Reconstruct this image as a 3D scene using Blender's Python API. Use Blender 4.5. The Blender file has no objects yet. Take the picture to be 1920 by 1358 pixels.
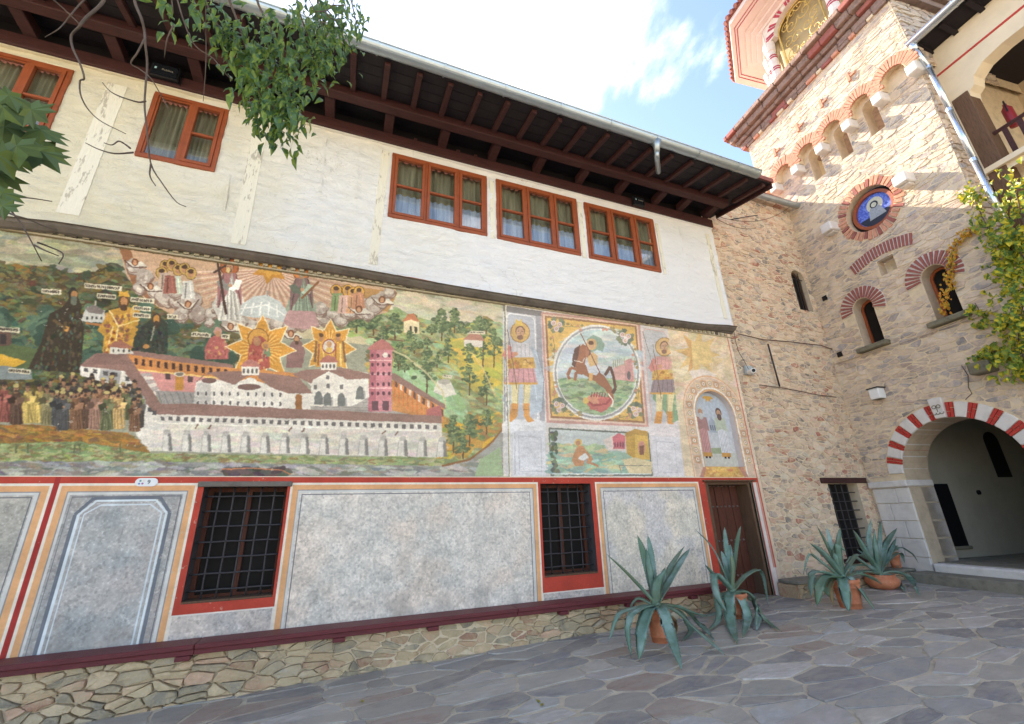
import bpy, bmesh, math, random
import numpy as np
from mathutils import Vector, Matrix, noise
from mathutils.geometry import tessellate_polygon
sc = bpy.context.scene
COL = sc.collection
rnd = random.Random(7)
PI = math.pi
# ------------------------------------------------------------------ camera, sky, sun, exposure
FPX = 811.85
def _n(v):
    v = np.array(v, float); return v / np.linalg.norm(v)
_cx = _n((2185, -220, -FPX)); _cz = _n((-70.66, 2294.2, -FPX)); _cz = _n(_cz - _cx * (_cz @ _cx)); _cy = np.cross(_cz, _cx)
ROT = np.array([_cx, _cy, _cz])
CAMP = np.array([0, 0, 1.6])
cam = bpy.data.objects.new('camera', bpy.data.cameras.new('camera')); COL.objects.link(cam)
m = Matrix.Identity(4)
for i in range(3):
    for j in range(3): m[i][j] = ROT[i][j]
m[0][3], m[1][3], m[2][3] = CAMP
cam.matrix_world = m
cam.data.sensor_width = 36; cam.data.lens = FPX / 1920 * 36
cam.data.clip_start = .05; cam.data.clip_end = 3000
sc.camera = cam
SUN = Vector((-.165, .77, .669)).normalized()          # towards the sun
EL = math.asin(SUN.z); AZ = math.atan2(SUN.x, SUN.y)
sd = bpy.data.lights.new('sun', 'SUN'); sd.energy = 3.1; sd.angle = math.radians(.5); sd.color = (1, .93, .82)
sun = bpy.data.objects.new('sun', sd); COL.objects.link(sun)
sun.rotation_euler = SUN.to_track_quat('Z', 'Y').to_euler()
world = bpy.data.worlds.new('World'); sc.world = world; world.use_nodes = True
nt = world.node_tree; nt.nodes.clear()
out = nt.nodes.new('ShaderNodeOutputWorld'); bg = nt.nodes.new('ShaderNodeBackground'); bg.inputs[1].default_value = .09
sky = nt.nodes.new('ShaderNodeTexSky'); sky.sky_type = 'NISHITA'; sky.sun_disc = False
sky.sun_elevation = EL; sky.sun_rotation = AZ; sky.air_density = 1.0; sky.dust_density = .35; sky.ozone_density = 3.0
tc = nt.nodes.new('ShaderNodeTexCoord')
sep = nt.nodes.new('ShaderNodeSeparateXYZ'); nt.links.new(tc.outputs['Generated'], sep.inputs[0])
def wmath(op, a, b=None, clamp=False):
    n = nt.nodes.new('ShaderNodeMath'); n.operation = op; n.use_clamp = clamp
    for i, v in enumerate((a, b)):
        if v is None: continue
        if isinstance(v, (int, float)): n.inputs[i].default_value = v
        else: nt.links.new(v, n.inputs[i])
    return n.outputs[0]
zz = wmath('MAXIMUM', sep.outputs[2], .06)
cmb = nt.nodes.new('ShaderNodeCombineXYZ')
nt.links.new(wmath('DIVIDE', sep.outputs[0], zz), cmb.inputs[0]); nt.links.new(wmath('DIVIDE', sep.outputs[1], zz), cmb.inputs[1])
nz = nt.nodes.new('ShaderNodeTexNoise'); nz.inputs['Scale'].default_value = 1.5; nz.inputs['Detail'].default_value = 9; nz.inputs['Roughness'].default_value = .58; nz.inputs['Distortion'].default_value = .35
mp = nt.nodes.new('ShaderNodeMapping'); mp.inputs['Location'].default_value = (3.1, 1.7, 0)
nt.links.new(cmb.outputs[0], mp.inputs[0]); nt.links.new(mp.outputs[0], nz.inputs['Vector'])
# one large cumulus standing above the eaves, wisps elsewhere
cd = ROT @ _n((1075 - 960, -(55 - 679), -FPX))
dot = nt.nodes.new('ShaderNodeVectorMath'); dot.operation = 'DOT_PRODUCT'; dot.inputs[1].default_value = tuple(cd)
nt.links.new(tc.outputs['Generated'], dot.inputs[0])
blob = nt.nodes.new('ShaderNodeMapRange'); blob.inputs[1].default_value = .968; blob.inputs[2].default_value = .999
nt.links.new(dot.outputs['Value'], blob.inputs[0])
cm = wmath('ADD', wmath('MULTIPLY', nz.outputs['Fac'], 1.0), wmath('MULTIPLY', blob.outputs[0], .26))
cr = nt.nodes.new('ShaderNodeMapRange'); cr.interpolation_type = 'SMOOTHSTEP'; cr.inputs[1].default_value = .53; cr.inputs[2].default_value = .84
nt.links.new(cm, cr.inputs[0])
mx = nt.nodes.new('ShaderNodeMix'); mx.data_type = 'RGBA'
nt.links.new(cr.outputs[0], mx.inputs['Factor']); nt.links.new(sky.outputs[0], mx.inputs['A']); mx.inputs['B'].default_value = (15, 15, 15.3, 1)
nt.links.new(mx.outputs['Result'], bg.inputs[0]); nt.links.new(bg.outputs[0], out.inputs[0])
sc.view_settings.view_transform = 'Standard'; sc.view_settings.look = 'None'
sc.view_settings.exposure = 2.38; sc.view_settings.use_white_balance = True; sc.view_settings.white_balance_temperature = 7400; sc.view_settings.white_balance_tint = 14; sc.view_settings.gamma = 1; sc.view_settings.use_curve_mapping = False
sc.render.engine = 'CYCLES'
sc.cycles.max_bounces = 8; sc.cycles.diffuse_bounces = 5; sc.cycles.glossy_bounces = 3; sc.cycles.transmission_bounces = 4
sc.cycles.use_denoising = True

# ------------------------------------------------------------------ places: photo measurements turned into metres on the wall planes
YW = 6.2
def hit(u, v, p, nrm):
    d = ROT @ _n((u - 960, -(v - 679), -FPX)); nrm = np.array(nrm, float)
    t = ((np.array(p, float) - CAMP) @ nrm) / (d @ nrm)
    return CAMP + t * d
def proj(P):
    c = ROT.T @ (np.array(P, float) - CAMP)
    if c[2] > -.05: return None
    return 960 + FPX * c[0] / -c[2], 679 - FPX * c[1] / -c[2]
def W(u, v, y=YW): return hit(u, v, (0, y, 0), (0, 1, 0))
def WV(u, v, y): return Vector(W(u, v, y))
def wxz(u, v, y=YW):
    p = W(u, v, y); return float(p[0]), float(p[2])
T0 = np.array([10.48, 5.556, 0.])
TD = np.array([math.cos(math.radians(83.62)), math.sin(math.radians(83.62)), 0]); TN = np.array([TD[1], -TD[0], 0])
def TS(u, v, d=0):
    p = hit(u, v, T0 + TN * d, TN); return float((p - T0) @ TD), float(p[2])
def gz(x, y=0):
    return .02 * (x - 1.5) if x < 1.5 else (.027 * (x - 1.5) if x < 11 else .2565)
def GP(u, v):
    p = np.array([0, 0, 0.])
    for _ in range(12):
        p = hit(u, v, (0, 0, gz(p[0])), (0, 0, 1))
    return Vector((p[0], p[1], gz(p[0])))
# frames: (s along the wall, z up, o out of the wall towards the courtyard) -> world
def fac(s, z, o): return Vector((s, YW - o, z))
def tow(s, z, o): return Vector((T0[0] + TD[0] * s - TN[0] * o, T0[1] + TD[1] * s - TN[1] * o, z))
def wor(s, z, o): return Vector((s, o, z))

# ------------------------------------------------------------------ mesh helpers
class MB:
    def __init__(self): self.v = []; self.f = []; self.mi = []; self.cur = 0
    def face(self, pts):
        i = len(self.v); self.v += [tuple(p) for p in pts]; self.f.append(tuple(range(i, i + len(pts)))); self.mi.append(self.cur)
    def box(self, fr, s0, s1, z0, z1, o0, o1):
        i = len(self.v)
        self.v += [tuple(fr(s, z, o)) for o in (o0, o1) for z in (z0, z1) for s in (s0, s1)]
        for q in ((0, 1, 3, 2), (4, 6, 7, 5), (0, 4, 5, 1), (2, 3, 7, 6), (0, 2, 6, 4), (1, 5, 7, 3)):
            self.f.append(tuple(i + k for k in q)); self.mi.append(self.cur)
        return self
    def prism(self, fr, pts, o0, o1, scale=1.0):
        """polygon in (s,z) from o0 (back) to o1 (front); front ring scaled about its centre"""
        n = len(pts); i = len(self.v)
        cs = sum(p[0] for p in pts) / n; cz = sum(p[1] for p in pts) / n
        self.v += [tuple(fr(a, b, o0)) for a, b in pts]
        self.v += [tuple(fr(cs + (a - cs) * scale, cz + (b - cz) * scale, o1)) for a, b in pts]
        for k in range(n):
            self.f.append((i + k, i + (k + 1) % n, i + n + (k + 1) % n, i + n + k)); self.mi.append(self.cur)
        self.f.append(tuple(i + n + k for k in range(n))); self.f.append(tuple(i + n - 1 - k for k in range(n))); self.mi += [self.cur] * 2
        return self
    def tube(self, pts, r, n=8, cap=True, arc=None):
        pts = [Vector(p) for p in pts]; m = len(pts)
        rs = r if isinstance(r, (list, tuple)) else [r] * m
        i0 = len(self.v); up = Vector((0, 0, 1)); prev = None
        for k, p in enumerate(pts):
            t = (pts[min(k + 1, m - 1)] - pts[max(k - 1, 0)]); t = t.normalized() if t.length > 1e-9 else Vector((0, 0, 1))
            if prev is None:
                a = t.cross(up); a = a.normalized() if a.length > 1e-3 else Vector((1, 0, 0))
            else:
                a = prev - t * prev.dot(t); a = a.normalized() if a.length > 1e-6 else prev
            prev = a; b = t.cross(a)
            for q in range(n):
                an = 2 * PI * q / n
                self.v.append(tuple(p + a * math.cos(an) * rs[k] + b * math.sin(an) * rs[k]))
        for k in range(m - 1):
            for q in range(n):
                a0 = i0 + k * n + q; a1 = i0 + k * n + (q + 1) % n
                self.f.append((a0, a1, a1 + n, a0 + n)); self.mi.append(self.cur)
        if cap:
            self.f.append(tuple(i0 + q for q in range(n))); self.f.append(tuple(i0 + (m - 1) * n + q for q in range(n))); self.mi += [self.cur] * 2
        return self
    def lathe(self, c, prof, n=24):
        i0 = len(self.v)
        for r, z in prof:
            for q in range(n):
                an = 2 * PI * q / n; self.v.append((c[0] + r * math.cos(an), c[1] + r * math.sin(an), c[2] + z))
        for k in range(len(prof) - 1):
            for q in range(n):
                a0 = i0 + k * n + q; a1 = i0 + k * n + (q + 1) % n
                self.f.append((a0, a1, a1 + n, a0 + n)); self.mi.append(self.cur)
        return self
    def plate(self, fr, outer, holes, o, depths=None):
        """wall face with openings and their reveals"""
        loops = [outer] + list(holes)
        flat = [p for l in loops for p in l]
        i = len(self.v); self.v += [tuple(fr(a, b, o)) for a, b in flat]
        for t in tessellate_polygon([[Vector((a, b, 0)) for a, b in l] for l in loops]):
            self.f.append(tuple(i + k for k in t)); self.mi.append(self.cur)
        if depths:
            for l, dp in zip(holes, depths):
                if dp <= 0: continue
                n = len(l); j = len(self.v)
                self.v += [tuple(fr(a, b, o)) for a, b in l] + [tuple(fr(a, b, o - dp)) for a, b in l]
                for k in range(n):
                    self.f.append((j + k, j + (k + 1) % n, j + n + (k + 1) % n, j + n + k)); self.mi.append(self.cur + 1 if self.two else self.cur)
        return self
    two = False
    def build(self, name, mats, parent=None, smooth=False, norm=True, bevel=0):
        me = bpy.data.meshes.new(name); me.from_pydata(self.v, [], self.f)
        mats = mats if isinstance(mats, (list, tuple)) else [mats]
        for mt in mats: me.materials.append(mt)
        if len(mats) > 1: me.polygons.foreach_set('material_index', self.mi)
        if norm and len(self.f) < 30000:
            b = bmesh.new(); b.from_mesh(me); bmesh.ops.remove_doubles(b, verts=b.verts, dist=1e-5)
            if bevel:
                es = [e for e in b.edges if len(e.link_faces) == 2 and e.calc_face_angle(0) > .6]
                bmesh.ops.bevel(b, geom=es, offset=bevel, segments=1, affect='EDGES')
            bmesh.ops.recalc_face_normals(b, faces=b.faces); b.to_mesh(me); b.free()
        if smooth: me.polygons.foreach_set('use_smooth', [True] * len(me.polygons))
        me.update()
        o = bpy.data.objects.new(name, me); COL.objects.link(o)
        if parent: o.parent = parent
        return o
def tag(o, label=None, cat=None, group=None, kind=None):
    for k, v in (('label', label), ('category', cat), ('group', group), ('kind', kind)):
        if v: o[k] = v
    return o
def empty(name, loc=(0, 0, 0), label=None, cat=None, group=None):
    """an Empty; children are built in world space, so it keeps the identity transform unless the thing is placed by it"""
    o = bpy.data.objects.new(name, None); COL.objects.link(o); o.location = loc; o.empty_display_size = .2
    return tag(o, label, cat, group)
def rect(s0, s1, z0, z1): return [(s0, z0), (s1, z0), (s1, z1), (s0, z1)]
def arch_loop(s0, s1, z0, zs, n=12, rise=None):
    """opening: straight jambs from z0 to springing zs, then an arc"""
    c = (s0 + s1) / 2; r = (s1 - s0) / 2; rise = r if rise is None else rise
    return [(s0, z0), (s1, z0)] + [(c + r * math.cos(PI * k / n), zs + rise * math.sin(PI * k / n)) for k in range(n + 1)]
def circle(c, z, r, n=28, rz=None):
    rz = rz or r
    return [(c + r * math.cos(2 * PI * k / n), z + rz * math.sin(2 * PI * k / n)) for k in range(n)]

# ------------------------------------------------------------------ materials (all node-based)
def srgb(r, g, b):
    f = lambda c: (c / 255 / 12.92) if c / 255 <= .04045 else ((c / 255 + .055) / 1.055) ** 2.4
    return (f(r), f(g), f(b), 1)
class Mat:
    def __init__(self, name):
        self.m = bpy.data.materials.new(name); self.m.use_nodes = True; self.t = self.m.node_tree
        self.b = self.t.nodes['Principled BSDF']; self.pos = None
    def n(self, typ, **kw):
        n = self.t.nodes.new(typ)
        for k, v in kw.items(): setattr(n, k, v)
        return n
    def link(self, a, b): self.t.links.new(a, b)
    def P(self):
        if not self.pos: self.pos = self.n('ShaderNodeNewGeometry').outputs['Position']
        return self.pos
    def noise(self, scale, detail=6, rough=.55, vec=None, stretch=None, dist=0, loc=None):
        n = self.n('ShaderNodeTexNoise'); n.inputs['Scale'].default_value = scale; n.inputs['Detail'].default_value = detail
        n.inputs['Roughness'].default_value = rough; n.inputs['Distortion'].default_value = dist
        v = vec or self.P()
        if stretch or loc:
            mp = self.n('ShaderNodeMapping')
            if stretch: mp.inputs['Scale'].default_value = stretch
            if loc: mp.inputs['Location'].default_value = loc
            self.link(v, mp.inputs[0]); v = mp.outputs[0]
        self.link(v, n.inputs['Vector']); return n.outputs['Fac']
    def vor(self, scale, vec=None, feature='F1', stretch=None):
        n = self.n('ShaderNodeTexVoronoi'); n.inputs['Scale'].default_value = scale; n.feature = feature
        v = vec or self.P()
        if stretch:
            mp = self.n('ShaderNodeMapping'); mp.inputs['Scale'].default_value = stretch; self.link(v, mp.inputs[0]); v = mp.outputs[0]
        self.link(v, n.inputs['Vector']); return n
    def ramp(self, fac, stops, interp='LINEAR'):
        r = self.n('ShaderNodeValToRGB'); r.color_ramp.interpolation = interp
        e = r.color_ramp.elements
        while len(e) < len(stops): e.new(.5)
        for k, (p, c) in enumerate(stops): e[k].position = p; e[k].color = c if isinstance(c, tuple) and len(c) == 4 else (c, c, c, 1)
        self.link(fac, r.inputs[0]); return r.outputs[0]
    def mix(self, fac, a, b, mode='MIX'):
        x = self.n('ShaderNodeMix'); x.data_type = 'RGBA'; x.blend_type = mode
        for s, v in (('Factor', fac), ('A', a), ('B', b)):
            if isinstance(v, (int, float, tuple)): x.inputs[s].default_value = v
            else: self.link(v, x.inputs[s])
        return x.outputs['Result']
    def math(self, op, a, b=0.0, clamp=False):
        x = self.n('ShaderNodeMath'); x.operation = op; x.use_clamp = clamp
        for i, v in enumerate((a, b)):
            if isinstance(v, (int, float)): x.inputs[i].default_value = v
            else: self.link(v, x.inputs[i])
        return x.outputs[0]
    def bump(self, h, dist=.01, strength=1.0):
        b = self.n('ShaderNodeBump'); b.inputs['Distance'].default_value = dist; b.inputs['Strength'].default_value = strength
        self.link(h, b.inputs['Height']); self.link(b.outputs[0], self.b.inputs['Normal'])
    def done(self, col=None, rough=.8, spec=.3, metal=0):
        if col is not None:
            if isinstance(col, tuple): self.b.inputs['Base Color'].default_value = col
            else: self.link(col, self.b.inputs['Base Color'])
        if isinstance(rough, (int, float)): self.b.inputs['Roughness'].default_value = rough
        else: self.link(rough, self.b.inputs['Roughness'])
        self.b.inputs['Specular IOR Level'].default_value = spec; self.b.inputs['Metallic'].default_value = metal
        return self.m
def simple(name, rgb, var=.25, scale=6, rough=.7, bump=.002, spec=.3, metal=0, stretch=None, fine=60):
    M = Mat(name); c = srgb(*rgb); d = tuple(x * (1 - var) for x in c[:3]) + (1,); l = tuple(min(1, x * (1 + var * .6)) for x in c[:3]) + (1,)
    n1 = M.noise(scale, 8, .65, stretch=stretch)
    col = M.ramp(n1, [(.3, d), (.5, c), (.72, l)])
    if bump: M.bump(M.math('ADD', M.noise(fine, 6, .6, stretch=stretch), n1), bump)
    return M.done(col, rough, spec, metal)
def stone_mat(name, stops, island=False, rough=.9, bump=.010, dirt=.34, scale=9, smear=(228, 204, 178)):
    M = Mat(name)
    r = M.n('ShaderNodeNewGeometry').outputs['Random Per Island'] if island else M.n('ShaderNodeObjectInfo').outputs['Random']
    base = M.ramp(r, [(k / len(stops), srgb(*c)) for k, c in enumerate(stops)], 'CONSTANT')
    n1 = M.noise(scale, 10, .7, dist=.4); n2 = M.noise(scale * 5, 8, .7); n3 = M.noise(1.1, 7, .65, stretch=(1.3, 1.3, .45), dist=.6)
    c = M.mix(.8, base, M.ramp(n1, [(.25, .66), (.5, .95), (.75, 1.2)]), 'MULTIPLY')
    c = M.mix(M.ramp(M.noise(4.5, 9, .75, dist=.6), [(.44, 0.), (.56, .7)]), c, srgb(*smear)); c = M.mix(M.ramp(n2, [(.52, 0.), (.72, .4)]), c, srgb(216, 204, 184))
    c = M.mix(M.ramp(n3, [(.45, 0.), (.75, dirt)]), c, srgb(110, 100, 86))
    M.bump(M.math('ADD', M.math('MULTIPLY', n1, 1.6), M.math('MULTIPLY', n2, 1.0)), bump)
    return M.done(c, rough, .2)
MT = {}
RUB = [(218, 188, 161), (201, 173, 149), (229, 200, 174), (193, 168, 151), (214, 171, 147), (182, 165, 153), (233, 208, 182), (201, 163, 138), (210, 190, 172), (223, 193, 160), (175, 157, 145), (225, 186, 163), (186, 124, 104), (222, 208, 186), (148, 138, 130)]
TRUB = [(204, 186, 170), (186, 169, 157), (216, 198, 180), (177, 165, 159), (199, 176, 164), (170, 162, 161), (219, 204, 188), (192, 170, 158), (208, 190, 172), (175, 167, 167), (217, 197, 176), (182, 164, 154), (150, 144, 142), (220, 206, 184)]
PLR = [(205, 184, 154), (176, 159, 133), (221, 189, 154), (162, 150, 130), (214, 174, 145), (197, 167, 132), (184, 169, 147), (220, 194, 159), (150, 140, 123), (205, 166, 135), (176, 134, 110), (215, 191, 154)]
FLG = [(149, 145, 144), (185, 177, 172), (136, 132, 132), (196, 188, 176), (161, 158, 155), (177, 170, 159), (203, 196, 189), (149, 147, 145), (166, 162, 152), (167, 145, 132), (185, 184, 180), (143, 137, 134), (178, 173, 164), (132, 129, 130), (192, 186, 177), (161, 154, 145)]
for nm, st in (('rubble', RUB), ('tower_rubble', TRUB), ('plinth', PLR)):
    MT[nm] = stone_mat(nm + '_stone', st) if nm != 'plinth' else stone_mat(nm + '_stone', st, smear=(192, 172, 138)); MT[nm + '_s'] = stone_mat(nm + '_stone_rest', st, True)
def flag_mat(island):
    M = Mat('flagstone' + ('_rest' if island else ''))
    r = M.n('ShaderNodeNewGeometry').outputs['Random Per Island'] if island else M.n('ShaderNodeObjectInfo').outputs['Random']
    base = M.ramp(r, [(k / len(FLG), srgb(*c)) for k, c in enumerate(FLG)], 'CONSTANT')
    n1 = M.noise(5, 10, .72, stretch=(1, 2.2, 1), dist=.8); n2 = M.noise(38, 8, .75); n3 = M.noise(1.6, 6, .65, dist=.5)
    c = M.mix(.9, base, M.ramp(n1, [(.25, .62), (.5, .95), (.78, 1.3)]), 'MULTIPLY')
    c = M.mix(M.ramp(M.noise(2.4, 9, .7, stretch=(1, 2.4, 1), dist=1.2), [(.40, 0.), (.60, .75)]), c, srgb(170, 162, 150))
    c = M.mix(M.ramp(n3, [(.50, 0.), (.74, .6)]), c, srgb(192, 182, 166))
    c = M.mix(M.ramp(n2, [(.6, 0.), (.8, .4)]), c, srgb(176, 170, 160))
    M.bump(M.math('ADD', n1, M.math('MULTIPLY', n2, .5)), .014)
    return M.done(c, M.ramp(n1, [(.3, .5), (.7, .72)]), .35)
MT['flag'] = flag_mat(False); MT['flag_s'] = flag_mat(True)
MT['mortar'] = simple('lime_mortar', (224, 204, 174), .2, 7, .95, .02, fine=45)
MT['tmortar'] = simple('tower_mortar', (222, 202, 172), .2, 7, .95, .02, fine=45)
MT['gmortar'] = simple('paving_mortar', (204, 192, 170), .4, 3, .95, .02, fine=50)
MT['belfry_glass'] = simple('yellowed_belfry_glazing', (176, 160, 120), .3, 2, .4, 0)
MT['earth'] = simple('courtyard_ground', (122, 116, 106), .3, 2, .95, .02)
MT['wood'] = simple('dark_maroon_wood', (68, 38, 36), .35, 5, .6, .004, stretch=(1, 6, 6))
MT['soffit'] = simple('dark_stained_boards', (36, 30, 33), .3, 5, .7, .004, stretch=(6, 1, 6))
MT['bench'] = simple('maroon_paint', (104, 40, 44), .25, 4, .5, .003, stretch=(1, 8, 8), spec=.4)
MT['frame'] = simple('orange_brown_wood', (150, 76, 42), .22, 8, .45, .002, spec=.4)
MT['door'] = simple('old_brown_door_wood', (92, 50, 36), .35, 6, .6, .005, stretch=(8, 8, 1))
MT['jambwood'] = simple('grey_brown_timber', (104, 78, 60), .35, 7, .75, .006, stretch=(8, 8, 1))
MT['iron'] = simple('forged_iron', (62, 58, 60), .3, 20, .55, .002, spec=.5, metal=.4)
MT['zinc'] = simple('zinc_gutter', (170, 180, 184), .15, 3, .38, .001, spec=.5, metal=.75)
MT['steel'] = simple('bright_downpipe', (206, 214, 222), .08, 3, .25, .0005, spec=.6, metal=.9)
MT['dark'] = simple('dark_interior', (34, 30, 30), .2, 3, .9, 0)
MT['whitestone'] = simple('white_limestone', (214, 208, 202), .14, 6, .8, .006)
MT['brick'] = simple('orange_brick', (200, 142, 118), .28, 14, .85, .006)
MT['redbrick'] = simple('dusky_red_brick', (152, 92, 84), .22, 14, .85, .005)
MT['gatered'] = simple('red_painted_brick', (184, 62, 54), .16, 10, .7, .003)
MT['corn'] = simple('tower_cornice_stone', (158, 132, 120), .42, 5, .9, .04)
MT['greymould'] = simple('grey_painted_moulding', (112, 104, 96), .32, 5, .85, .006)
MT['dentil'] = simple('beige_dentil', (176, 162, 134), .25, 12, .85, .003)
MT['dentil_d'] = simple('dark_dentil', (104, 92, 82), .25, 12, .85, .003)
MT['plaster_in'] = simple('passage_plaster', (186, 182, 168), .1, 3, .9, .004)
MT['reveal'] = simple('reveal_plaster', (196, 176, 152), .2, 6, .9, .006)
MT['darkreveal'] = simple('dark_grey_reveal', (74, 70, 72), .3, 6, .85, .006)  # plain dark grey for the window and door reveals
MT['black'] = simple('black_plastic', (26, 26, 30), .15, 10, .5, 0)
MT['whiteplas'] = simple('white_plastic', (226, 226, 224), .05, 10, .45, 0)
MT['greyplas'] = simple('grey_plastic', (170, 178, 180), .08, 10, .5, 0)
MT['cream'] = simple('cream_render', (218, 200, 172), .1, 2.5, .9, .004)
MT['pinksof'] = simple('pale_pink_render', (218, 206, 202), .06, 3, .85, .002)
MT['gold'] = simple('gilded_iron', (206, 178, 104), .2, 8, .45, .001, metal=.3)
MT['rooftile'] = simple('red_roof_tile', (146, 92, 84), .3, 8, .85, .008)
MT['sillstone'] = simple('mossy_sill_slate', (122, 116, 98), .35, 9, .9, .015)
MT['ledge'] = simple('ledge_slab', (140, 134, 120), .35, 6, .9, .02)
MT['red'] = simple('red_enamel', (140, 44, 50), .1, 8, .4, 0)
MT['soil'] = simple('potting_soil', (62, 50, 40), .4, 20, .95, .02)
def glassm(name, tint, rough=.03):
    M = Mat(name); return M.done(srgb(*tint), rough, .9)
MT['pane'] = glassm('window_glass', (30, 34, 40))
MT['paneblk'] = simple('dark_dusty_glass', (30, 26, 24), .3, 4, .6, 0, spec=.15)
def clear_glass():
    M = Mat('clear_window_glass'); t = M.t
    tr = M.n('ShaderNodeBsdfTransparent'); tr.inputs[0].default_value = (.82, .85, .86, 1)
    gl = M.n('ShaderNodeBsdfGlossy'); gl.inputs['Roughness'].default_value = .02; gl.inputs[0].default_value = (1, 1, 1, 1)
    lw = M.n('ShaderNodeLayerWeight'); lw.inputs[0].default_value = .5; fo_ = M.math('ADD', M.math('MULTIPLY', M.math('POWER', lw.outputs['Facing'], 2.5), .75), .06, True)
    mxs = M.n('ShaderNodeMixShader'); M.link(fo_, mxs.inputs[0]); M.link(tr.outputs[0], mxs.inputs[1]); M.link(gl.outputs[0], mxs.inputs[2])
    M.link(mxs.outputs[0], t.nodes['Material Output'].inputs[0]); return M.m
MT['clear'] = clear_glass()
def curtain():
    M = Mat('beige_curtain'); w = M.n('ShaderNodeTexNoise'); return M.done(M.ramp(M.noise(9, 3, .5, stretch=(1, 1, .1)), [(.3, srgb(150, 138, 108)), (.7, srgb(206, 194, 160))]), .9, .1)
MT['curtain'] = curtain()
def sheer():
    M = Mat('white_sheer_curtain'); return M.done(M.ramp(M.noise(9, 3, .5, stretch=(1, 1, .1)), [(.3, srgb(150, 158, 176)), (.7, srgb(226, 230, 238))]), .9, .1)
MT['sheer'] = sheer()
def stucco():
    M = Mat('cream_limewash'); n0 = M.noise(.7, 6, .6); n1 = M.noise(3.2, 8, .6, stretch=(1, 1, 2), dist=1.5); n2 = M.noise(30, 6, .7)
    sx = M.n('ShaderNodeSeparateXYZ'); M.link(M.P(), sx.inputs[0]); ag = M.math('ADD', M.math('MULTIPLY', sx.outputs[0], .16), M.math('MULTIPLY', n0, 1.2))
    c = M.ramp(ag, [(.05, srgb(226, 216, 188)), (.6, srgb(236, 232, 222)), (.9, srgb(239, 237, 234))])
    c = M.mix(M.ramp(n1, [(.62, 0.), (.74, .26)]), c, srgb(204, 186, 156))
    cv = M.vor(1.5, feature='DISTANCE_TO_EDGE', vec=None); ck = M.n('ShaderNodeVectorMath'); ck.operation = 'ADD'; wn = M.n('ShaderNodeTexNoise'); wn.inputs['Scale'].default_value = 3; wn.inputs['Detail'].default_value = 6; M.link(M.P(), wn.inputs['Vector']); M.link(M.P(), ck.inputs[0]); M.link(wn.outputs['Color'], ck.inputs[1]); M.link(ck.outputs[0], cv.inputs['Vector'])
    c = M.mix(M.math('MULTIPLY', M.ramp(cv.outputs['Distance'], [(.0, 1.), (.006, 0.)]), M.ramp(M.noise(.9, 3, .5), [(.5, 0.), (.6, .55)])), c, srgb(150, 134, 116))
    c = M.mix(M.ramp(M.noise(7, 9, .75), [(.70, 0.), (.74, .6)]), c, srgb(188, 176, 158))
    M.bump(M.math('ADD', M.math('MULTIPLY', M.noise(6, 8, .68, stretch=(.7, 1, 1.7), dist=1.4), 1.2), M.math('MULTIPLY', n2, .45)), .035)
    return M.done(c, .93, .15)
MT['stucco'] = stucco()
def peeled():
    M = Mat('peeling_limewash_on_timber'); n1 = M.noise(4.5, 8, .7, stretch=(3, 3, .8)); n2 = M.noise(26, 6, .7, stretch=(2, 2, .4))
    c = M.mix(M.ramp(n1, [(.56, 0.), (.60, .85)]), srgb(231, 224, 204), srgb(182, 172, 154))
    c = M.mix(M.ramp(n2, [(.66, 0.), (.72, .6)]), c, srgb(160, 142, 120))
    M.bump(M.math('ADD', n1, n2), .012); return M.done(c, .9, .15)
MT['peeled'] = peeled()
def terracotta():
    M = Mat('terracotta'); n1 = M.noise(7, 8, .65); n2 = M.noise(30, 6, .7)
    c = M.ramp(n1, [(.3, srgb(176, 104, 74)), (.55, srgb(202, 128, 94)), (.75, srgb(216, 162, 132))])
    c = M.mix(M.ramp(n2, [(.58, 0.), (.75, .45)]), c, srgb(214, 188, 164)); M.bump(n2, .003); return M.done(c, .85, .2)
MT['pot'] = terracotta(); MT['dryleaf'] = simple('dry_agave_leaf', (152, 128, 92), .35, 9, .85, .004); MT['studiron'] = simple('worn_stud_iron', (128, 120, 116), .2, 20, .5, 0, metal=.3)
def agave_m():
    M = Mat('agave_leaf'); n1 = M.noise(4, 6, .6); r = M.n('ShaderNodeObjectInfo').outputs['Random']; n2 = M.noise(40, 5, .7)
    c = M.ramp(n1, [(.28, srgb(78, 106, 86)), (.5, srgb(110, 140, 126)), (.74, srgb(156, 178, 172))])
    c = M.mix(M.ramp(r, [(.55, 0.), (1., .45)]), c, srgb(78, 108, 66)); c = M.mix(M.ramp(n2, [(.62, 0.), (.74, .5)]), c, srgb(168, 170, 140)); c = M.mix(M.ramp(M.noise(3, 4, .5, stretch=(1, 1, .5), loc=(5, 1, 2)), [(.5, 0.), (.68, .5)]), c, srgb(128, 134, 104))
    c = M.mix(M.ramp(M.noise(11, 8, .75), [(.60, 0.), (.72, .55)]), c, srgb(134, 128, 92)); M.bump(n2, .004); return M.done(c, M.ramp(n1, [(.3, .45), (.7, .7)]), .3)
MT['agave'] = agave_m()
MT['thorn'] = simple('agave_spine', (70, 46, 34), .1, 8, .6, 0)
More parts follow.
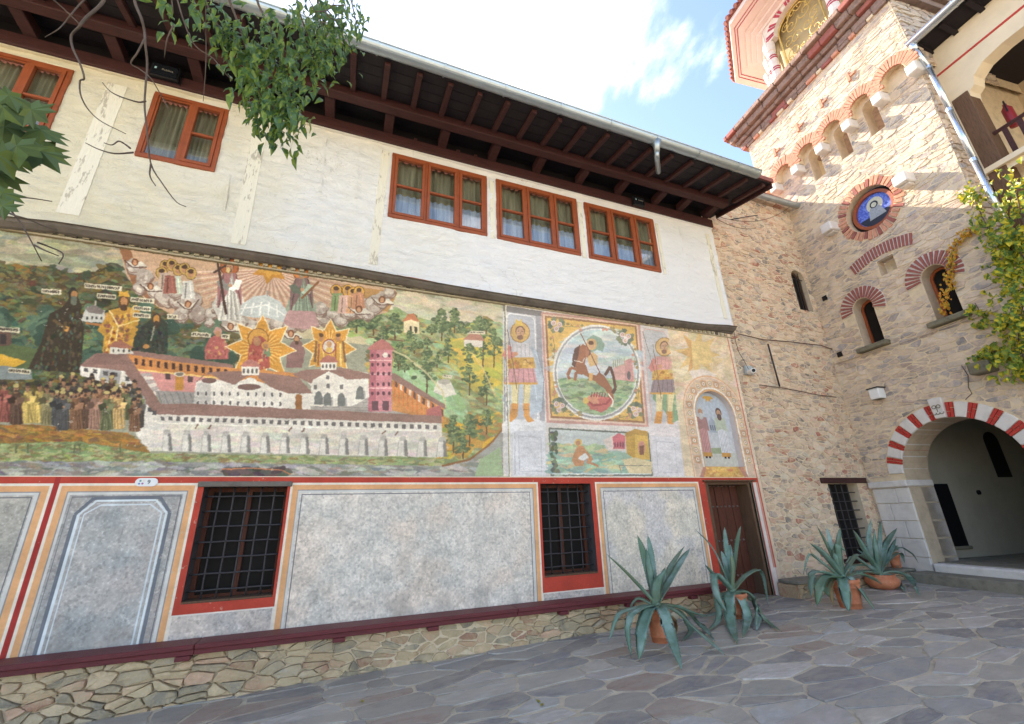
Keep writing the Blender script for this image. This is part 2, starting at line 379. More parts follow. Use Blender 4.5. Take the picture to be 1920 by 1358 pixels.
def leafm(name, cols, trans=.25, rough=.45):
    M = Mat(name); r = M.n('ShaderNodeNewGeometry').outputs['Random Per Island']
    r2 = M.n('ShaderNodeObjectInfo').outputs['Random']; rr = M.math('FRACT', M.math('ADD', r, r2))
    c = M.ramp(rr, [(k / len(cols), srgb(*q)) for k, q in enumerate(cols)], 'CONSTANT')
    c = M.mix(.5, c, M.ramp(M.noise(20, 4, .6), [(.3, .6), (.7, 1.2)]), 'MULTIPLY')
    M.done(c, rough, .4)
    tl = M.n('ShaderNodeBsdfTranslucent'); M.link(c, tl.inputs[0]); ms = M.n('ShaderNodeMixShader'); ms.inputs[0].default_value = trans
    M.link(M.b.outputs[0], ms.inputs[1]); M.link(tl.outputs[0], ms.inputs[2]); M.link(ms.outputs[0], M.t.nodes['Material Output'].inputs[0]); return M.m
MT['leaf'] = leafm('tree_leaf', [(96, 128, 66), (112, 142, 66), (84, 120, 76), (128, 152, 66), (98, 132, 92), (140, 162, 78), (88, 120, 80)], .5, .3)
MT['bigleaf'] = leafm('broad_leaf', [(82, 100, 48), (94, 114, 56), (104, 120, 50), (98, 120, 74)], .35, .7)
MT['vine'] = leafm('creeper_leaf', [(140, 160, 60), (206, 190, 50), (98, 128, 52), (160, 166, 56), (84, 116, 50), (212, 190, 50), (132, 150, 60)], .35)
MT['garland'] = leafm('autumn_creeper_leaf', [(226, 160, 56), (214, 180, 60), (170, 160, 60), (220, 140, 50)], .3)
MT['bark'] = simple('grey_brown_bark', (96, 82, 72), .35, 10, .9, .006)

# ------------------------------------------------------------------ stones and paving
def clip(poly, px, py, nx, ny):
    """keep the side where (p - P).n <= 0"""
    res = []; n = len(poly)
    for i in range(n):
        a = poly[i]; b = poly[(i + 1) % n]
        da = (a[0] - px) * nx + (a[1] - py) * ny; db = (b[0] - px) * nx + (b[1] - py) * ny
        if da <= 0: res.append(a)
        if (da < 0 < db) or (db < 0 < da):
            t = da / (da - db); res.append((a[0] + (b[0] - a[0]) * t, a[1] + (b[1] - a[1]) * t))
    return res
def cells(s0, s1, z0, z1, w, h, R, jit=.42, wavy=.25, mixsz=0.0):
    """irregular coursed cells: Voronoi of a jittered, staggered lattice with stretched metric"""
    k = w / h; sites = []
    nr = max(1, round((z1 - z0) / h)); hh = (z1 - z0) / nr
    for r in range(-1, nr + 1):
        x = s0 - w * R.random() - w
        while x < s1 + w:
            ww = w * R.uniform(.55, 1.5)
            sites.append(((x + ww / 2) / k, z0 + (r + .5) * hh + hh * R.uniform(-jit, jit) * (1 + wavy * math.sin(x * 1.7 + r))))
            if R.random() < mixsz: sites.append(((x + ww * R.uniform(.2, .8)) / k, z0 + (r + R.uniform(.1, .9)) * hh))
            x += ww
    grid = {}; cs = h * 1.4
    for i, (x, y) in enumerate(sites): grid.setdefault((int(x // cs), int(y // cs)), []).append(i)
    res = []
    for i, (x, y) in enumerate(sites):
        if not (s0 / k - h < x < s1 / k + h): continue
        poly = [(x - 2 * h, y - 2 * h), (x + 2 * h, y - 2 * h), (x + 2 * h, y + 2 * h), (x - 2 * h, y + 2 * h)]
        gx, gy = int(x // cs), int(y // cs)
        for a in range(-3, 4):
            for b in range(-3, 4):
                for j in grid.get((gx + a, gy + b), ()):
                    if j == i: continue
                    dx = sites[j][0] - x; dy = sites[j][1] - y
                    if dx * dx + dy * dy < 1e-8: continue
                    poly = clip(poly, x + dx / 2, y + dy / 2, dx, dy)
                    if len(poly) < 3: break
                if len(poly) < 3: break
            if len(poly) < 3: break
        if len(poly) < 3: continue
        poly = [(a * k, b) for a, b in poly]
        for (px, py, nx, ny) in ((s0, 0, -1, 0), (s1, 0, 1, 0), (0, z0, 0, -1), (0, z1, 0, 1)):
            poly = clip(poly, px, py, nx, ny)
            if len(poly) < 3: break
        if len(poly) >= 3: res.append(poly)
    return res
def area(p): return abs(sum(p[i][0] * p[(i + 1) % len(p)][1] - p[(i + 1) % len(p)][0] * p[i][1] for i in range(len(p)))) / 2
def round_poly(p, joint, R, rag=.0):
    """shrink by the joint, cut the corners, roughen"""
    n = len(p); cx = sum(a for a, b in p) / n; cz = sum(b for a, b in p) / n
    q = []
    for i in range(n):                                  # offset every edge inward
        pass
    poly = list(p)
    A = sum(p[i][0] * p[(i + 1) % n][1] - p[(i + 1) % n][0] * p[i][1] for i in range(n))
    sg = 1 if A > 0 else -1
    for i in range(n):
        a = p[i]; b = p[(i + 1) % n]; dx = b[0] - a[0]; dy = b[1] - a[1]; L = math.hypot(dx, dy)
        if L < 1e-6: continue
        nx, ny = dy / L * sg, -dx / L * sg
        poly = clip(poly, a[0] - nx * joint, a[1] - ny * joint, nx, ny)
        if len(poly) < 3: return None
    m = len(poly); res = []
    for i in range(m):
        a = poly[i - 1]; b = poly[i]; c = poly[(i + 1) % m]
        t = R.uniform(.05, .3)
        res.append((b[0] + (a[0] - b[0]) * t, b[1] + (a[1] - b[1]) * t)); t = R.uniform(.05, .3)
        res.append((b[0] + (c[0] - b[0]) * t, b[1] + (c[1] - b[1]) * t))
    if rag: res = [(a + R.uniform(-rag, rag), b + R.uniform(-rag, rag)) for a, b in res]
    return res
def stone_geo(fr, p, o, R, h=.03, back=.03):
    n = len(p); cx = sum(a for a, b in p) / n; cz = sum(b for a, b in p) / n
    tx, tz = R.uniform(-.3, .3) * h, R.uniform(-.3, .3) * h; ext = max(.05, max(abs(a - cx) for a, b in p)); ez = max(.04, max(abs(b - cz) for a, b in p))
    v = []; hh = h * R.uniform(.5, 1.25)
    for sc_, oo in ((1, -back), (1, hh * .55), (.93, hh)):
        for a, b in p:
            dx, dz = (a - cx) * sc_, (b - cz) * sc_
            v.append(fr(cx + dx, cz + dz, o + oo + (0 if oo < 0 else tx * dx / ext + tz * dz / ez + R.uniform(-.22, .22) * h)))
    v.append(fr(cx, cz, o + hh * 1.08))
    f = []
    for k in (0, 1):
        for i in range(n): f.append((k * n + i, k * n + (i + 1) % n, (k + 1) * n + (i + 1) % n, (k + 1) * n + i))
    for i in range(n): f.append((2 * n + i, 2 * n + (i + 1) % n, 3 * n))
    return v, f
def seen_area(fr, p, o):
    q = [proj(fr(a, b, o)) for a, b in p]
    if any(x is None for x in q): return 0
    cx = sum(x for x, y in q) / len(q); cy = sum(y for x, y in q) / len(q)
    if not (-40 < cx < 1960 and -40 < cy < 1400): return 0
    return area(q)
def lay_stones(fr, polys, o, R, parent, name, mat, mat_s, h=.03, joint=.008, rag=.003, limit=300, restname='small_stones'):
    items = []
    for p in polys:
        q = round_poly(p, joint, R, rag)
        if q is None or area(q) < 2.5e-4: continue
        items.append((seen_area(fr, q, o), q))
    items.sort(key=lambda t: -t[0])
    rest = MB()
    for k, (sa, q) in enumerate(items):
        v, f = stone_geo(fr, q, o, R, h)
        if k < limit and sa > 30:
            me = bpy.data.meshes.new(name); me.from_pydata([tuple(x) for x in v], [], f); me.materials.append(mat)
            ob = bpy.data.objects.new(name, me); COL.objects.link(ob); ob.parent = parent
        else:
            i = len(rest.v); rest.v += [tuple(x) for x in v]; rest.f += [tuple(i + a for a in t) for t in f]; rest.mi += [0] * len(f)
    if rest.f:
        ob = rest.build(restname, mat_s, parent, norm=False); ob['kind'] = 'stuff'
def inside(p, poly):
    x, y = p; c = False; n = len(poly)
    for i in range(n):
        (x1, y1), (x2, y2) = poly[i], poly[(i + 1) % n]
        if (y1 > y) != (y2 > y) and x < (x2 - x1) * (y - y1) / (y2 - y1) + x1: c = not c
    return c
def cut_holes(polys, holes):
    """holes: convex loops; stones are trimmed back to them"""
    res = []
    for p in polys:
        cur = p; ok = True
        for h in holes:
            n = len(h); A = sum(h[i][0] * h[(i + 1) % n][1] - h[(i + 1) % n][0] * h[i][1] for i in range(n)); sg = 1 if A > 0 else -1
            # overlap test
            ov = cur
            for i in range(n):
                a = h[i]; b = h[(i + 1) % n]; dx, dy = b[0] - a[0], b[1] - a[1]
                if abs(dx) + abs(dy) < 1e-7: continue
                ov = clip(ov, a[0], a[1], dy * sg, -dx * sg)
                if len(ov) < 3: break
            if len(ov) < 3 or area(ov) < 1e-6: continue
            best = None
            for i in range(n):
                a = h[i]; b = h[(i + 1) % n]; dx, dy = b[0] - a[0], b[1] - a[1]
                if abs(dx) + abs(dy) < 1e-7: continue
                c = clip(cur, a[0], a[1], -dy * sg, dx * sg)
                if len(c) >= 3 and (best is None or area(c) > area(best)): best = c
            if best is None or area(best) < area(p) * .22: ok = False; break
            cur = best
        if ok: res.append(cur)
    return res
MT['rb'] = simple('raspberry_red_paint', (170, 62, 84), .08, 8, .7, 0)
# ------------------------------------------------------------------ the paintings on the wall: painted stroke by stroke into a picture held in metres on the wall
PX0, PX1, PZ_0, PZ_1, PPM = -7.0, 7.45, .35, 5.12, 190
PW, PH = int((PX1 - PX0) * PPM), int((PZ_1 - PZ_0) * PPM)
nr = np.random.RandomState(3)
def fbm(h, w, cell, octv=4, seed=0, sx=1.0):
    r = np.random.RandomState(seed); o = np.zeros((h, w), np.float32); amp = 1; tot = 0
    for k in range(octv):
        cy = max(2, int(h / cell) + 2); cx = max(2, int(w / (cell * sx)) + 2)
        gd = r.rand(cy, cx).astype(np.float32)
        yy = np.linspace(0, cy - 1.001, h); xx = np.linspace(0, cx - 1.001, w)
        y0 = yy.astype(int); x0 = xx.astype(int); fy = (yy - y0)[:, None]; fx = (xx - x0)[None]
        fy = fy * fy * (3 - 2 * fy); fx = fx * fx * (3 - 2 * fx)
        a = gd[y0][:, x0]; b = gd[y0][:, x0 + 1]; c = gd[y0 + 1][:, x0]; d = gd[y0 + 1][:, x0 + 1]
        o += amp * ((a * (1 - fx) + b * fx) * (1 - fy) + (c * (1 - fx) + d * fx) * fy); tot += amp; amp *= .55; cell = max(1.5, cell / 2)
    return o / tot
IMG = np.zeros((PH, PW, 3), np.float32); IMG[:] = (.84, .80, .76)
def tpx(u, v):
    p = wxz(u, v); return ((p[0] - PX0) * PPM, (p[1] - PZ_0) * PPM)
def fillT(pts, col, a=1.0):
    pts = np.array(pts, float)
    x0 = max(0, int(pts[:, 0].min())); x1 = min(PW, int(pts[:, 0].max()) + 2); y0 = max(0, int(pts[:, 1].min())); y1 = min(PH, int(pts[:, 1].max()) + 2)
    if x1 <= x0 or y1 <= y0: return
    X = np.arange(x0, x1)[None, :] + .5; Y = np.arange(y0, y1)[:, None] + .5
    ins = np.zeros((y1 - y0, x1 - x0), bool); n = len(pts)
    for i in range(n):
        xa, ya = pts[i]; xb, yb = pts[(i + 1) % n]
        if ya == yb: continue
        c = ((ya > Y) != (yb > Y)); ins ^= c & (X < (xb - xa) * (Y - ya) / (yb - ya) + xa)
    c = np.array(col, np.float32) / 255
    r = IMG[y0:y1, x0:x1]; r[ins] = r[ins] * (1 - a) + c * a
def poly(pts, col, a=1.0): fillT([tpx(*p) for p in pts], col, a)
def line(pts, col, w=.012, a=1.0):
    q = [tpx(*p) for p in pts]; w = w * PPM / 2
    for (xa, ya), (xb, yb) in zip(q, q[1:]):
        L = math.hypot(xb - xa, yb - ya)
        if L < .01: continue
        nx, ny = -(yb - ya) / L * w, (xb - xa) / L * w
        fillT([(xa + nx, ya + ny), (xb + nx, yb + ny), (xb - nx, yb - ny), (xa - nx, ya - ny)], col, a)
def ell(u, v, ru, rv, col, a=1.0, rot=0, n=18):
    poly([(u + ru * math.cos(t) * math.cos(rot) - rv * math.sin(t) * math.sin(rot), v + ru * math.cos(t) * math.sin(rot) + rv * math.sin(t) * math.cos(rot)) for t in np.linspace(0, 2 * PI, n, endpoint=False)], col, a)
def blob(u, v, r, col, a=1.0, k=.22, n=14, asp=1.0):
    ph = nr.rand(3) * 6
    poly([(u + r * asp * math.cos(t) * (1 + k * math.sin(3 * t + ph[0]) * .6 + k * math.sin(5 * t + ph[1]) * .5), v + r * math.sin(t) * (1 + k * math.sin(4 * t + ph[2]) * .6)) for t in np.linspace(0, 2 * PI, n, endpoint=False)], col, a)
def dabs(region, pal, n, size, asp=2.0, ang=0.0, da=.6, a=.75):
    xs = [p[0] for p in region]; ys = [p[1] for p in region]; k = 0; tries = 0
    while k < n and tries < n * 6:
        tries += 1
        u = nr.uniform(min(xs), max(xs)); v = nr.uniform(min(ys), max(ys))
        if not inside((u, v), region): continue
        c = pal[nr.randint(len(pal))]; c = np.clip(np.array(c) + nr.normal(0, 7, 3), 0, 255); s = size * nr.uniform(.5, 1.5)
        ell(u, v, s * asp / 2, s / 2, c, a, ang + nr.normal(0, da), 8); k += 1
def star(u, v, R_, r_, n, col, rot=0, a=1, asp=1):
    poly([(u + (R_ if k % 2 == 0 else r_) * asp * math.sin(PI * k / n + rot), v - (R_ if k % 2 == 0 else r_) * math.cos(PI * k / n + rot)) for k in range(2 * n)], col, a)
def figure(u, v, h, robe, halo=None, skin=(186, 136, 104), hair=(74, 52, 42), lean=0, seated=False, fold=None, w=.30, cloak=None, beard=True):
    """a robed figure: u,v = feet, h = height in photo pixels"""
    hd = v - h * .90; rr = h * .075; tp = v - h * .80; uw = h * w / 2; us = u + lean * h
    if halo:
        ell(us, hd, rr * 2.1, rr * 2.1, tuple(c * .55 for c in halo)); ell(us, hd, rr * 1.9, rr * 1.9, halo)
    body = [(us - uw * .55, tp), (us + uw * .55, tp), (us + uw * .85, tp + h * .22), (u + uw, v - h * .03), (u + uw * .5, v), (u - uw * .5, v), (u - uw, v - h * .03), (us - uw * .85, tp + h * .22)]
    if seated: body = [(us - uw * .5, tp), (us + uw * .5, tp), (us + uw * .95, tp + h * .3), (u + uw * 1.35, v - h * .25), (u + uw * 1.0, v), (u - uw * .9, v), (u - uw * 1.4, v - h * .25), (us - uw * .95, tp + h * .3)]
    poly(body, robe)
    dk = tuple(c * .62 for c in robe); lt = tuple(min(255, c * 1.18 + 12) for c in robe)
    fold = fold or max(.006, h * .00012)
    poly([(us + uw * .1, tp), (us + uw * .55, tp), (us + uw * .85, tp + h * .22), (u + uw, v - h * .03), (u + uw * .5, v), (u + uw * .2, v)], dk, .35)
    for k in range(9):
        f = (k - 4) / 4.2
        line([(us + uw * .4 * f, tp + h * .1), (us + uw * .6 * f + nr.uniform(-2, 2), v - h * .4), (u + uw * .9 * f + nr.uniform(-2, 2), v - h * .02)], dk if k % 2 else lt, fold * nr.uniform(.8, 1.6), .6)
    if cloak:
        poly([(us - uw * .5, tp), (us + uw * .2, tp), (us - uw * .2, v - h * .45), (u - uw * 1.05, v - h * .2), (us - uw, tp + h * .2)], cloak)
        poly([(us + uw * .5, tp), (us + uw * .25, tp), (us + uw * .5, v - h * .5), (u + uw * 1.05, v - h * .25), (us + uw, tp + h * .2)], cloak)
        line([(us - uw * .5, tp + 2), (u - uw * .9, v - h * .22)], tuple(c * .6 for c in cloak), fold); line([(us + uw * .55, tp + 2), (u + uw * .95, v - h * .26)], tuple(c * .6 for c in cloak), fold)
    # arms folded to the chest
    line([(us - uw * .8, tp + h * .12), (us - uw * .45, tp + h * .26), (us + uw * .1, tp + h * .2)], dk, h * .0007 + .012); line([(us + uw * .8, tp + h * .12), (us + uw * .5, tp + h * .27), (us + uw * .05, tp + h * .23)], lt, h * .0006 + .01)
    ell(us + uw * .08, tp + h * .21, rr * .45, rr * .4, skin)
    poly([(us - rr * .4, hd), (us + rr * .4, hd), (us + rr * .55, tp + 2), (us - rr * .55, tp + 2)], tuple(c * .85 for c in skin))
    ell(us, hd - rr * .15, rr * 1.0, rr * 1.1, hair); ell(us, hd + rr * .12, rr * .82, rr * .98, skin); ell(us + rr * .3, hd + rr * .15, rr * .4, rr * .7, tuple(c * .8 for c in skin), .6)
    if beard: ell(us, hd + rr * .8, rr * .5, rr * .45, hair, .9)
    if h > 70:
        for sx in (-1, 1):
            line([(us + sx * rr * .15, hd - rr * .12), (us + sx * rr * .5, hd - rr * .1)], (60, 40, 34), .008); 
        line([(us, hd), (us + rr * .05, hd + rr * .3)], tuple(c * .7 for c in skin), .008)
def banner(u, v, w, h=9, ang=.09):
    c, s = math.cos(ang), math.sin(ang)
    q = lambda a, b: (u + a * c - b * s, v + a * s + b * c)
    poly([q(0, 0), q(w, 0), q(w, h), q(0, h)], (214, 206, 180))
    x = 3
    while x < w - 3:
        k = nr.randint(3); 
        line([q(x, 2), q(x, h - 2)], (70, 60, 52), .011)
        if k: line([q(x, 2 if k == 1 else h / 2), q(x + 2.4, h / 2)], (70, 60, 52), .009)
        x += nr.uniform(3, 4.4)
# --- sky and hills
mz = lambda x, z: ((x - PX0) * PPM, (z - PZ_0) * PPM)
fillT([mz(PX0, 2.1), mz(2.38, 2.1), mz(2.38, 5.1), mz(PX0, 5.1)], (150, 152, 134))
for k in range(26):
    f = k / 25; z = 5.0 - .95 * f
    c = np.array((122, 126, 108)) * (1 - f) + np.array((206, 192, 156)) * f
    fillT([mz(PX0, z - .05), mz(2.38, z - .05), mz(2.38, z), mz(PX0, z)], c)
dabs([(-60, 430), (230, 460), (230, 520), (-60, 500)], [(128, 138, 134), (150, 152, 132), (196, 184, 148), (120, 122, 96)], 260, 12, 4, .08, .1, .5)
dabs([(740, 545), (938, 572), (938, 615), (740, 600)], [(176, 180, 154), (206, 196, 166), (214, 202, 176), (190, 188, 168)], 260, 9, 4, .1, .1, .5)
LH = [(-160, 480), (0, 497), (40, 503), (90, 500), (130, 514), (165, 518), (190, 503), (215, 498), (240, 520), (300, 545), (400, 600), (440, 640), (440, 720), (-160, 760)]
poly(LH, (74, 72, 46))
dabs(LH, [(52, 60, 40), (92, 74, 44), (72, 60, 38), (60, 76, 56), (98, 88, 54), (44, 50, 36), (120, 100, 52)], 1500, 11, 3, .1, .4, .8)
dabs([(20, 600), (110, 590), (240, 640), (430, 640), (430, 680), (150, 700), (0, 700)], [(60, 92, 78), (84, 112, 90), (46, 70, 58), (104, 128, 84)], 700, 10, 2.4, 0, .5, .8)
for u, v, s in ((98, 503, 20), (20, 505, 16), (65, 503, 14), (158, 515, 18), (165, 512, 14)):
    line([(u, v), (u, v + s)], (60, 50, 34), .02); [ell(u + nr.uniform(-s * .3, s * .3), v - s * .2 + k * s * .28, s * (.3 + .12 * k), s * .16, (56, 70, 52), .9) for k in range(3)]
dabs(LH, [(98, 100, 68), (58, 58, 40), (116, 100, 58), (78, 92, 70), (104, 114, 80), (84, 64, 44)], 2200, 5, 2.8, .1, .4, .7)
for k in range(26):
    u = nr.uniform(-40, 420); v = nr.uniform(560, 680); [blob(u + nr.uniform(-9, 9), v + q * 7 - 14, 9 + q * 2.6, ((44, 66, 56), (62, 88, 74), (86, 112, 90))[nr.randint(3)], .85, asp=1.3) for q in range(4)]
poly([(-100, 655), (0, 640), (70, 655), (100, 665), (60, 690), (0, 690), (-100, 690)], (78, 92, 58)); poly([(-100, 670), (0, 664), (50, 678), (30, 688), (-100, 700)], (206, 158, 58))
poly([(-100, 690), (10, 686), (60, 697), (60, 712), (-100, 712)], (120, 130, 132)); poly([(-40, 618), (0, 612), (22, 620), (20, 648), (-40, 652)], (96, 70, 62)); poly([(0, 627), (12, 627), (12, 645), (0, 645)], (50, 44, 44))
RH = [(628, 612), (690, 592), (730, 582), (772, 592), (800, 600), (835, 606), (862, 616), (900, 606), (938, 604), (943, 893), (700, 893), (700, 640)]
poly(RH, (128, 146, 92))
dabs(RH, [(112, 142, 96), (140, 160, 106), (162, 172, 96), (196, 170, 72), (98, 124, 82), (88, 104, 72), (150, 190, 150), (124, 96, 62)], 1900, 10, 3, .3, .35, .8)
dabs(RH, [(150, 168, 114), (104, 122, 78), (176, 170, 100), (130, 156, 114), (132, 118, 80), (168, 184, 136)], 1700, 5.0, 3.2, .3, .35, .6)
dabs([(850, 640), (938, 640), (938, 720), (880, 720)], [(214, 178, 72), (196, 168, 70), (170, 170, 80)], 160, 12, 2.6, .2, .4, .7)
dabs([(830, 780), (938, 780), (930, 830), (830, 860)], [(214, 168, 60), (188, 130, 60), (150, 110, 62), (120, 140, 80)], 190, 11, 2.4, -.3, .5, .8)
dabs([(740, 690), (800, 700), (880, 760), (860, 790), (760, 740)], [(146, 190, 140), (164, 202, 156), (128, 170, 116)], 200, 10, 3, .5, .3, .7)
def tree(u, v, h, w, tr=True):
    if tr: line([(u, v), (u + 1, v - h * .6)], (82, 62, 44), .022)
    for k in range(34):
        f = nr.rand(); ell(u + nr.normal(0, w * .34 * (1.15 - f)), v - h * (.3 + .68 * f), w * .2, w * .12, ((64, 86, 58), (84, 108, 70), (50, 68, 48))[nr.randint(3)], .85, nr.uniform(-.5, .5), 9)
    for k in range(46):
        f = nr.rand(); ell(u + nr.normal(0, w * .32 * (1.15 - f)) - w * .08, v - h * (.34 + .68 * f), w * .09, w * .05, ((112, 132, 88), (140, 152, 98), (92, 120, 84), (60, 80, 56))[nr.randint(4)], .8, nr.uniform(-.6, .6), 7)
    for k in range(0):
        f = nr.rand(); blob(u + nr.normal(0, w * .3 * (1.1 - f)), v - h * (.35 + .62 * f), w * .24, ((54, 78, 54), (76, 102, 66), (104, 128, 84), (44, 62, 46))[nr.randint(4)], .9, asp=1.3)
for a in ((800, 738, 90, 30), (880, 742, 80, 24), (912, 760, 62, 22), (905, 690, 60, 18), (740, 640, 50, 30), (700, 630, 50, 34), (668, 625, 40, 30), (775, 625, 34, 22), (828, 640, 60, 30), (852, 625, 46, 26), (900, 640, 46, 26), (926, 690, 74, 22), (750, 690, 48, 22), (850, 850, 70, 28), (880, 838, 60, 30), (912, 815, 46, 22), (868, 862, 44, 22), (840, 680, 44, 20)): tree(*a)
poly([(756, 601), (769, 592), (786, 603), (786, 627), (757, 624)], (232, 214, 170)); poly([(754, 604), (764, 590), (776, 588), (788, 605), (770, 600)], (186, 112, 78)); poly([(768, 612), (772, 612), (772, 624), (768, 624)], (60, 60, 50)); poly([(777, 613), (782, 613), (782, 625), (777, 625)], (60, 60, 50))
poly([(870, 640), (880, 627), (895, 632), (905, 640), (905, 652), (870, 650)], (226, 218, 208)); poly([(868, 638), (880, 625), (900, 627), (910, 640), (890, 638)], (176, 120, 104)); banner(876, 620, 34, 6, .05)
poly([(812, 735), (820, 714), (845, 716), (856, 740), (835, 745)], (220, 216, 204)); ell(833, 716, 12, 5, (170, 166, 158)); banner(830, 702, 18, 6, .1)
line([(700, 640), (760, 668), (800, 700), (830, 735), (836, 765)], (206, 196, 150), .03, .8); line([(880, 655), (905, 690), (930, 745)], (214, 190, 120), .03, .7); line([(690, 632), (720, 636), (760, 640)], (110, 84, 60), .02)
for k in range(18): tree(nr.uniform(700, 935), nr.uniform(625, 700), nr.uniform(16, 30), nr.uniform(12, 20), nr.rand() > .5)
# --- heaven
HV = [(222, 462), (330, 480), (440, 494), (560, 512), (660, 527), (742, 540), (745, 552), (735, 565), (728, 585), (690, 596), (640, 602), (600, 608), (540, 604), (470, 612), (430, 600), (380, 596), (320, 590), (270, 560), (238, 520)]
poly(HV, (196, 160, 132))
for k in range(44):
    an = PI * (.02 + .96 * k / 43); L = 150
    u0, v0 = 507, 505; line([(u0 + 22 * math.cos(an), v0 + 20 * math.sin(an)), (u0 + L * math.cos(an), v0 + L * .62 * math.sin(an))], (222, 196, 176) if k % 2 else (178, 128, 112), .022, .8)
poly([(222, 462), (245, 470), (262, 520), (300, 560), (290, 572), (250, 540)], (140, 94, 66))
poly([(640, 534), (745, 548), (728, 585), (690, 580), (680, 560)], (170, 124, 72))
for (u, v, r) in [(250, 500, 16), (270, 520, 18), (262, 540, 14), (292, 545, 18), (310, 558, 20), (335, 562, 20), (360, 566, 22), (340, 590, 16), (372, 590, 18), (396, 588, 14), (330, 548, 14), (408, 575, 14), (430, 606, 16), (455, 606, 14), (475, 612, 14), (500, 612, 14), (520, 606, 15), (545, 610, 15), (565, 606, 16), (590, 600, 16), (610, 594, 18), (600, 580, 15), (625, 588, 14), (640, 600, 14), (655, 582, 18), (680, 578, 20), (700, 572, 20), (716, 562, 16), (690, 590, 12), (730, 548, 12), (392, 604, 10)]:
    blob(u, v + 2, r, (112, 88, 78), .8); blob(u, v, r * .9, (168, 156, 146) if nr.rand() > .3 else (190, 178, 166))
    for q_ in range(9):
        an = nr.rand() * 6.28; rr_ = r * nr.uniform(.1, .7); blob(u + rr_ * math.cos(an), v + rr_ * math.sin(an) * .8, r * nr.uniform(.18, .38), ((206, 198, 188), (186, 172, 162), (150, 132, 124), (218, 208, 194))[nr.randint(4)], .75, .1)
    line([(u + r * .8 * math.cos(t_), v + r * .75 * math.sin(t_)) for t_ in np.linspace(.2, 2.6, 6)], (120, 84, 74), .011, .8)
for (u, v) in [(310, 499), (322, 497), (334, 506), (346, 505), (358, 513), (303, 512), (640, 549), (652, 545), (662, 550), (673, 548), (630, 545)]:
    ell(u, v, 11, 12, (96, 70, 36)); ell(u, v, 10, 11, (206, 150, 66) if u > 500 else (190, 154, 84)); ell(u, v + 1, 5.5, 7, (176, 126, 92)); ell(u, v - 4, 5.5, 4, (70, 48, 36))
for (u, v, c) in [(308, 530, (190, 166, 150)), (330, 536, (196, 204, 186)), (352, 545, (208, 206, 200)), (318, 535, (150, 90, 78)), (632, 568, (120, 146, 96)), (645, 572, (212, 170, 156)), (662, 572, (206, 150, 110)), (672, 568, (190, 130, 100))]:
    poly([(u - 9, v - 18), (u + 9, v - 18), (u + 14, v + 16), (u - 13, v + 16)], c); line([(u - 3, v - 14), (u - 5, v + 14)], tuple(x * .6 for x in c), .014); line([(u + 4, v - 14), (u + 7, v + 14)], tuple(min(255, x * 1.2) for x in c), .014)
figure(430, 602, 112, (208, 204, 196), (166, 90, 52), seated=True, w=.4, cloak=(160, 108, 108)); line([(408, 492), (424, 590)], (66, 46, 40), .03); line([(400, 512), (424, 498)], (66, 46, 40), .03)
ell(428, 507, 4, 5, (220, 190, 130))
poly([(447, 590), (455, 570), (475, 556), (500, 553), (525, 566), (540, 585), (530, 604), (500, 596), (470, 596)], (190, 198, 198))
for k in range(5): line([(452 + k * 17, 590 + k), (462 + k * 14, 566 - abs(k - 2) * -2)], (232, 234, 230), .02)
line([(450, 580), (500, 572), (536, 592)], (228, 232, 230), .022); line([(502, 545), (501, 556)], (150, 146, 140), .016)
figure(565, 606, 106, (134, 152, 132), (196, 112, 60), seated=True, w=.4, cloak=(120, 92, 92), hair=(136, 132, 118)); line([(545 + 20, 560), (598, 528)], (126, 78, 50), .03)
poly([(540, 582), (590, 584), (598, 612), (576, 618), (545, 615), (530, 606)], (176, 136, 136)); 
star(507, 506, 28, 15, 6, (186, 126, 52), .2, 1, 1.3); star(507, 504, 20, 11, 6, (206, 150, 66), .2, 1, 1.3)
for (u, v, fl_) in [(253, 492, 1), (282, 537, 1), (352, 570, -1), (432, 612, 1), (545, 626, 1), (673, 580, 1), (716, 562, 1)]:
    poly([(u - 22, v - 5), (u - 8, v + 7), (u, v + 10), (u + 8, v + 7), (u + 24, v + 9 * fl_), (u + 12, v - 2), (u, v + 2), (u - 10, v)], (214, 208, 194)); line([(u - 20, v - 4), (u - 6, v + 9), (u + 6, v + 10), (u + 22, v + 9 * fl_)], (84, 60, 54), .014); ell(u, v, 6.5, 7, (110, 62, 40)); ell(u, v + 1, 4, 5, (192, 140, 104))
# --- donors on the left
poly([(140, 545), (118, 575), (92, 590), (78, 640), (52, 692), (150, 700), (158, 620), (152, 570)], (52, 44, 34)); dabs([(110, 585), (155, 585), (150, 698), (62, 690)], [(66, 54, 42), (40, 36, 28), (88, 72, 50), (70, 90, 72)], 160, 8, .5, 0, .2, .8)
ell(137, 552, 9, 13, (44, 42, 36)); ell(139, 553, 6, 8, (170, 120, 76)); ell(138, 564, 6, 9, (90, 96, 84)); ell(124, 617, 6, 5, (184, 132, 70)); line([(100, 600), (124, 618)], (90, 70, 46), .03)
poly([(205, 582), (235, 575), (262, 582), (258, 620), (250, 660), (232, 675), (188, 690), (195, 630), (182, 620)], (190, 140, 60)); dabs([(200, 590), (255, 590), (240, 670), (195, 680)], [(214, 164, 76), (160, 106, 50), (120, 74, 66), (206, 150, 60)], 150, 6, 1.2, 0, 1, .8)
poly([(212, 612), (222, 612), (210, 672), (196, 672)], (206, 156, 66)); line([(222, 612), (211, 672)], (236, 212, 150), .012); line([(212, 612), (197, 672)], (236, 212, 150), .012); line([(205, 582), (222, 612), (262, 600)], (236, 212, 150), .014)
for k in range(4): ell(214 - k * 4.2, 624 + k * 13, 4.2, 4.6, (170, 100, 46)); ell(214 - k * 4.2, 624 + k * 13, 2, 2.2, (90, 50, 34))
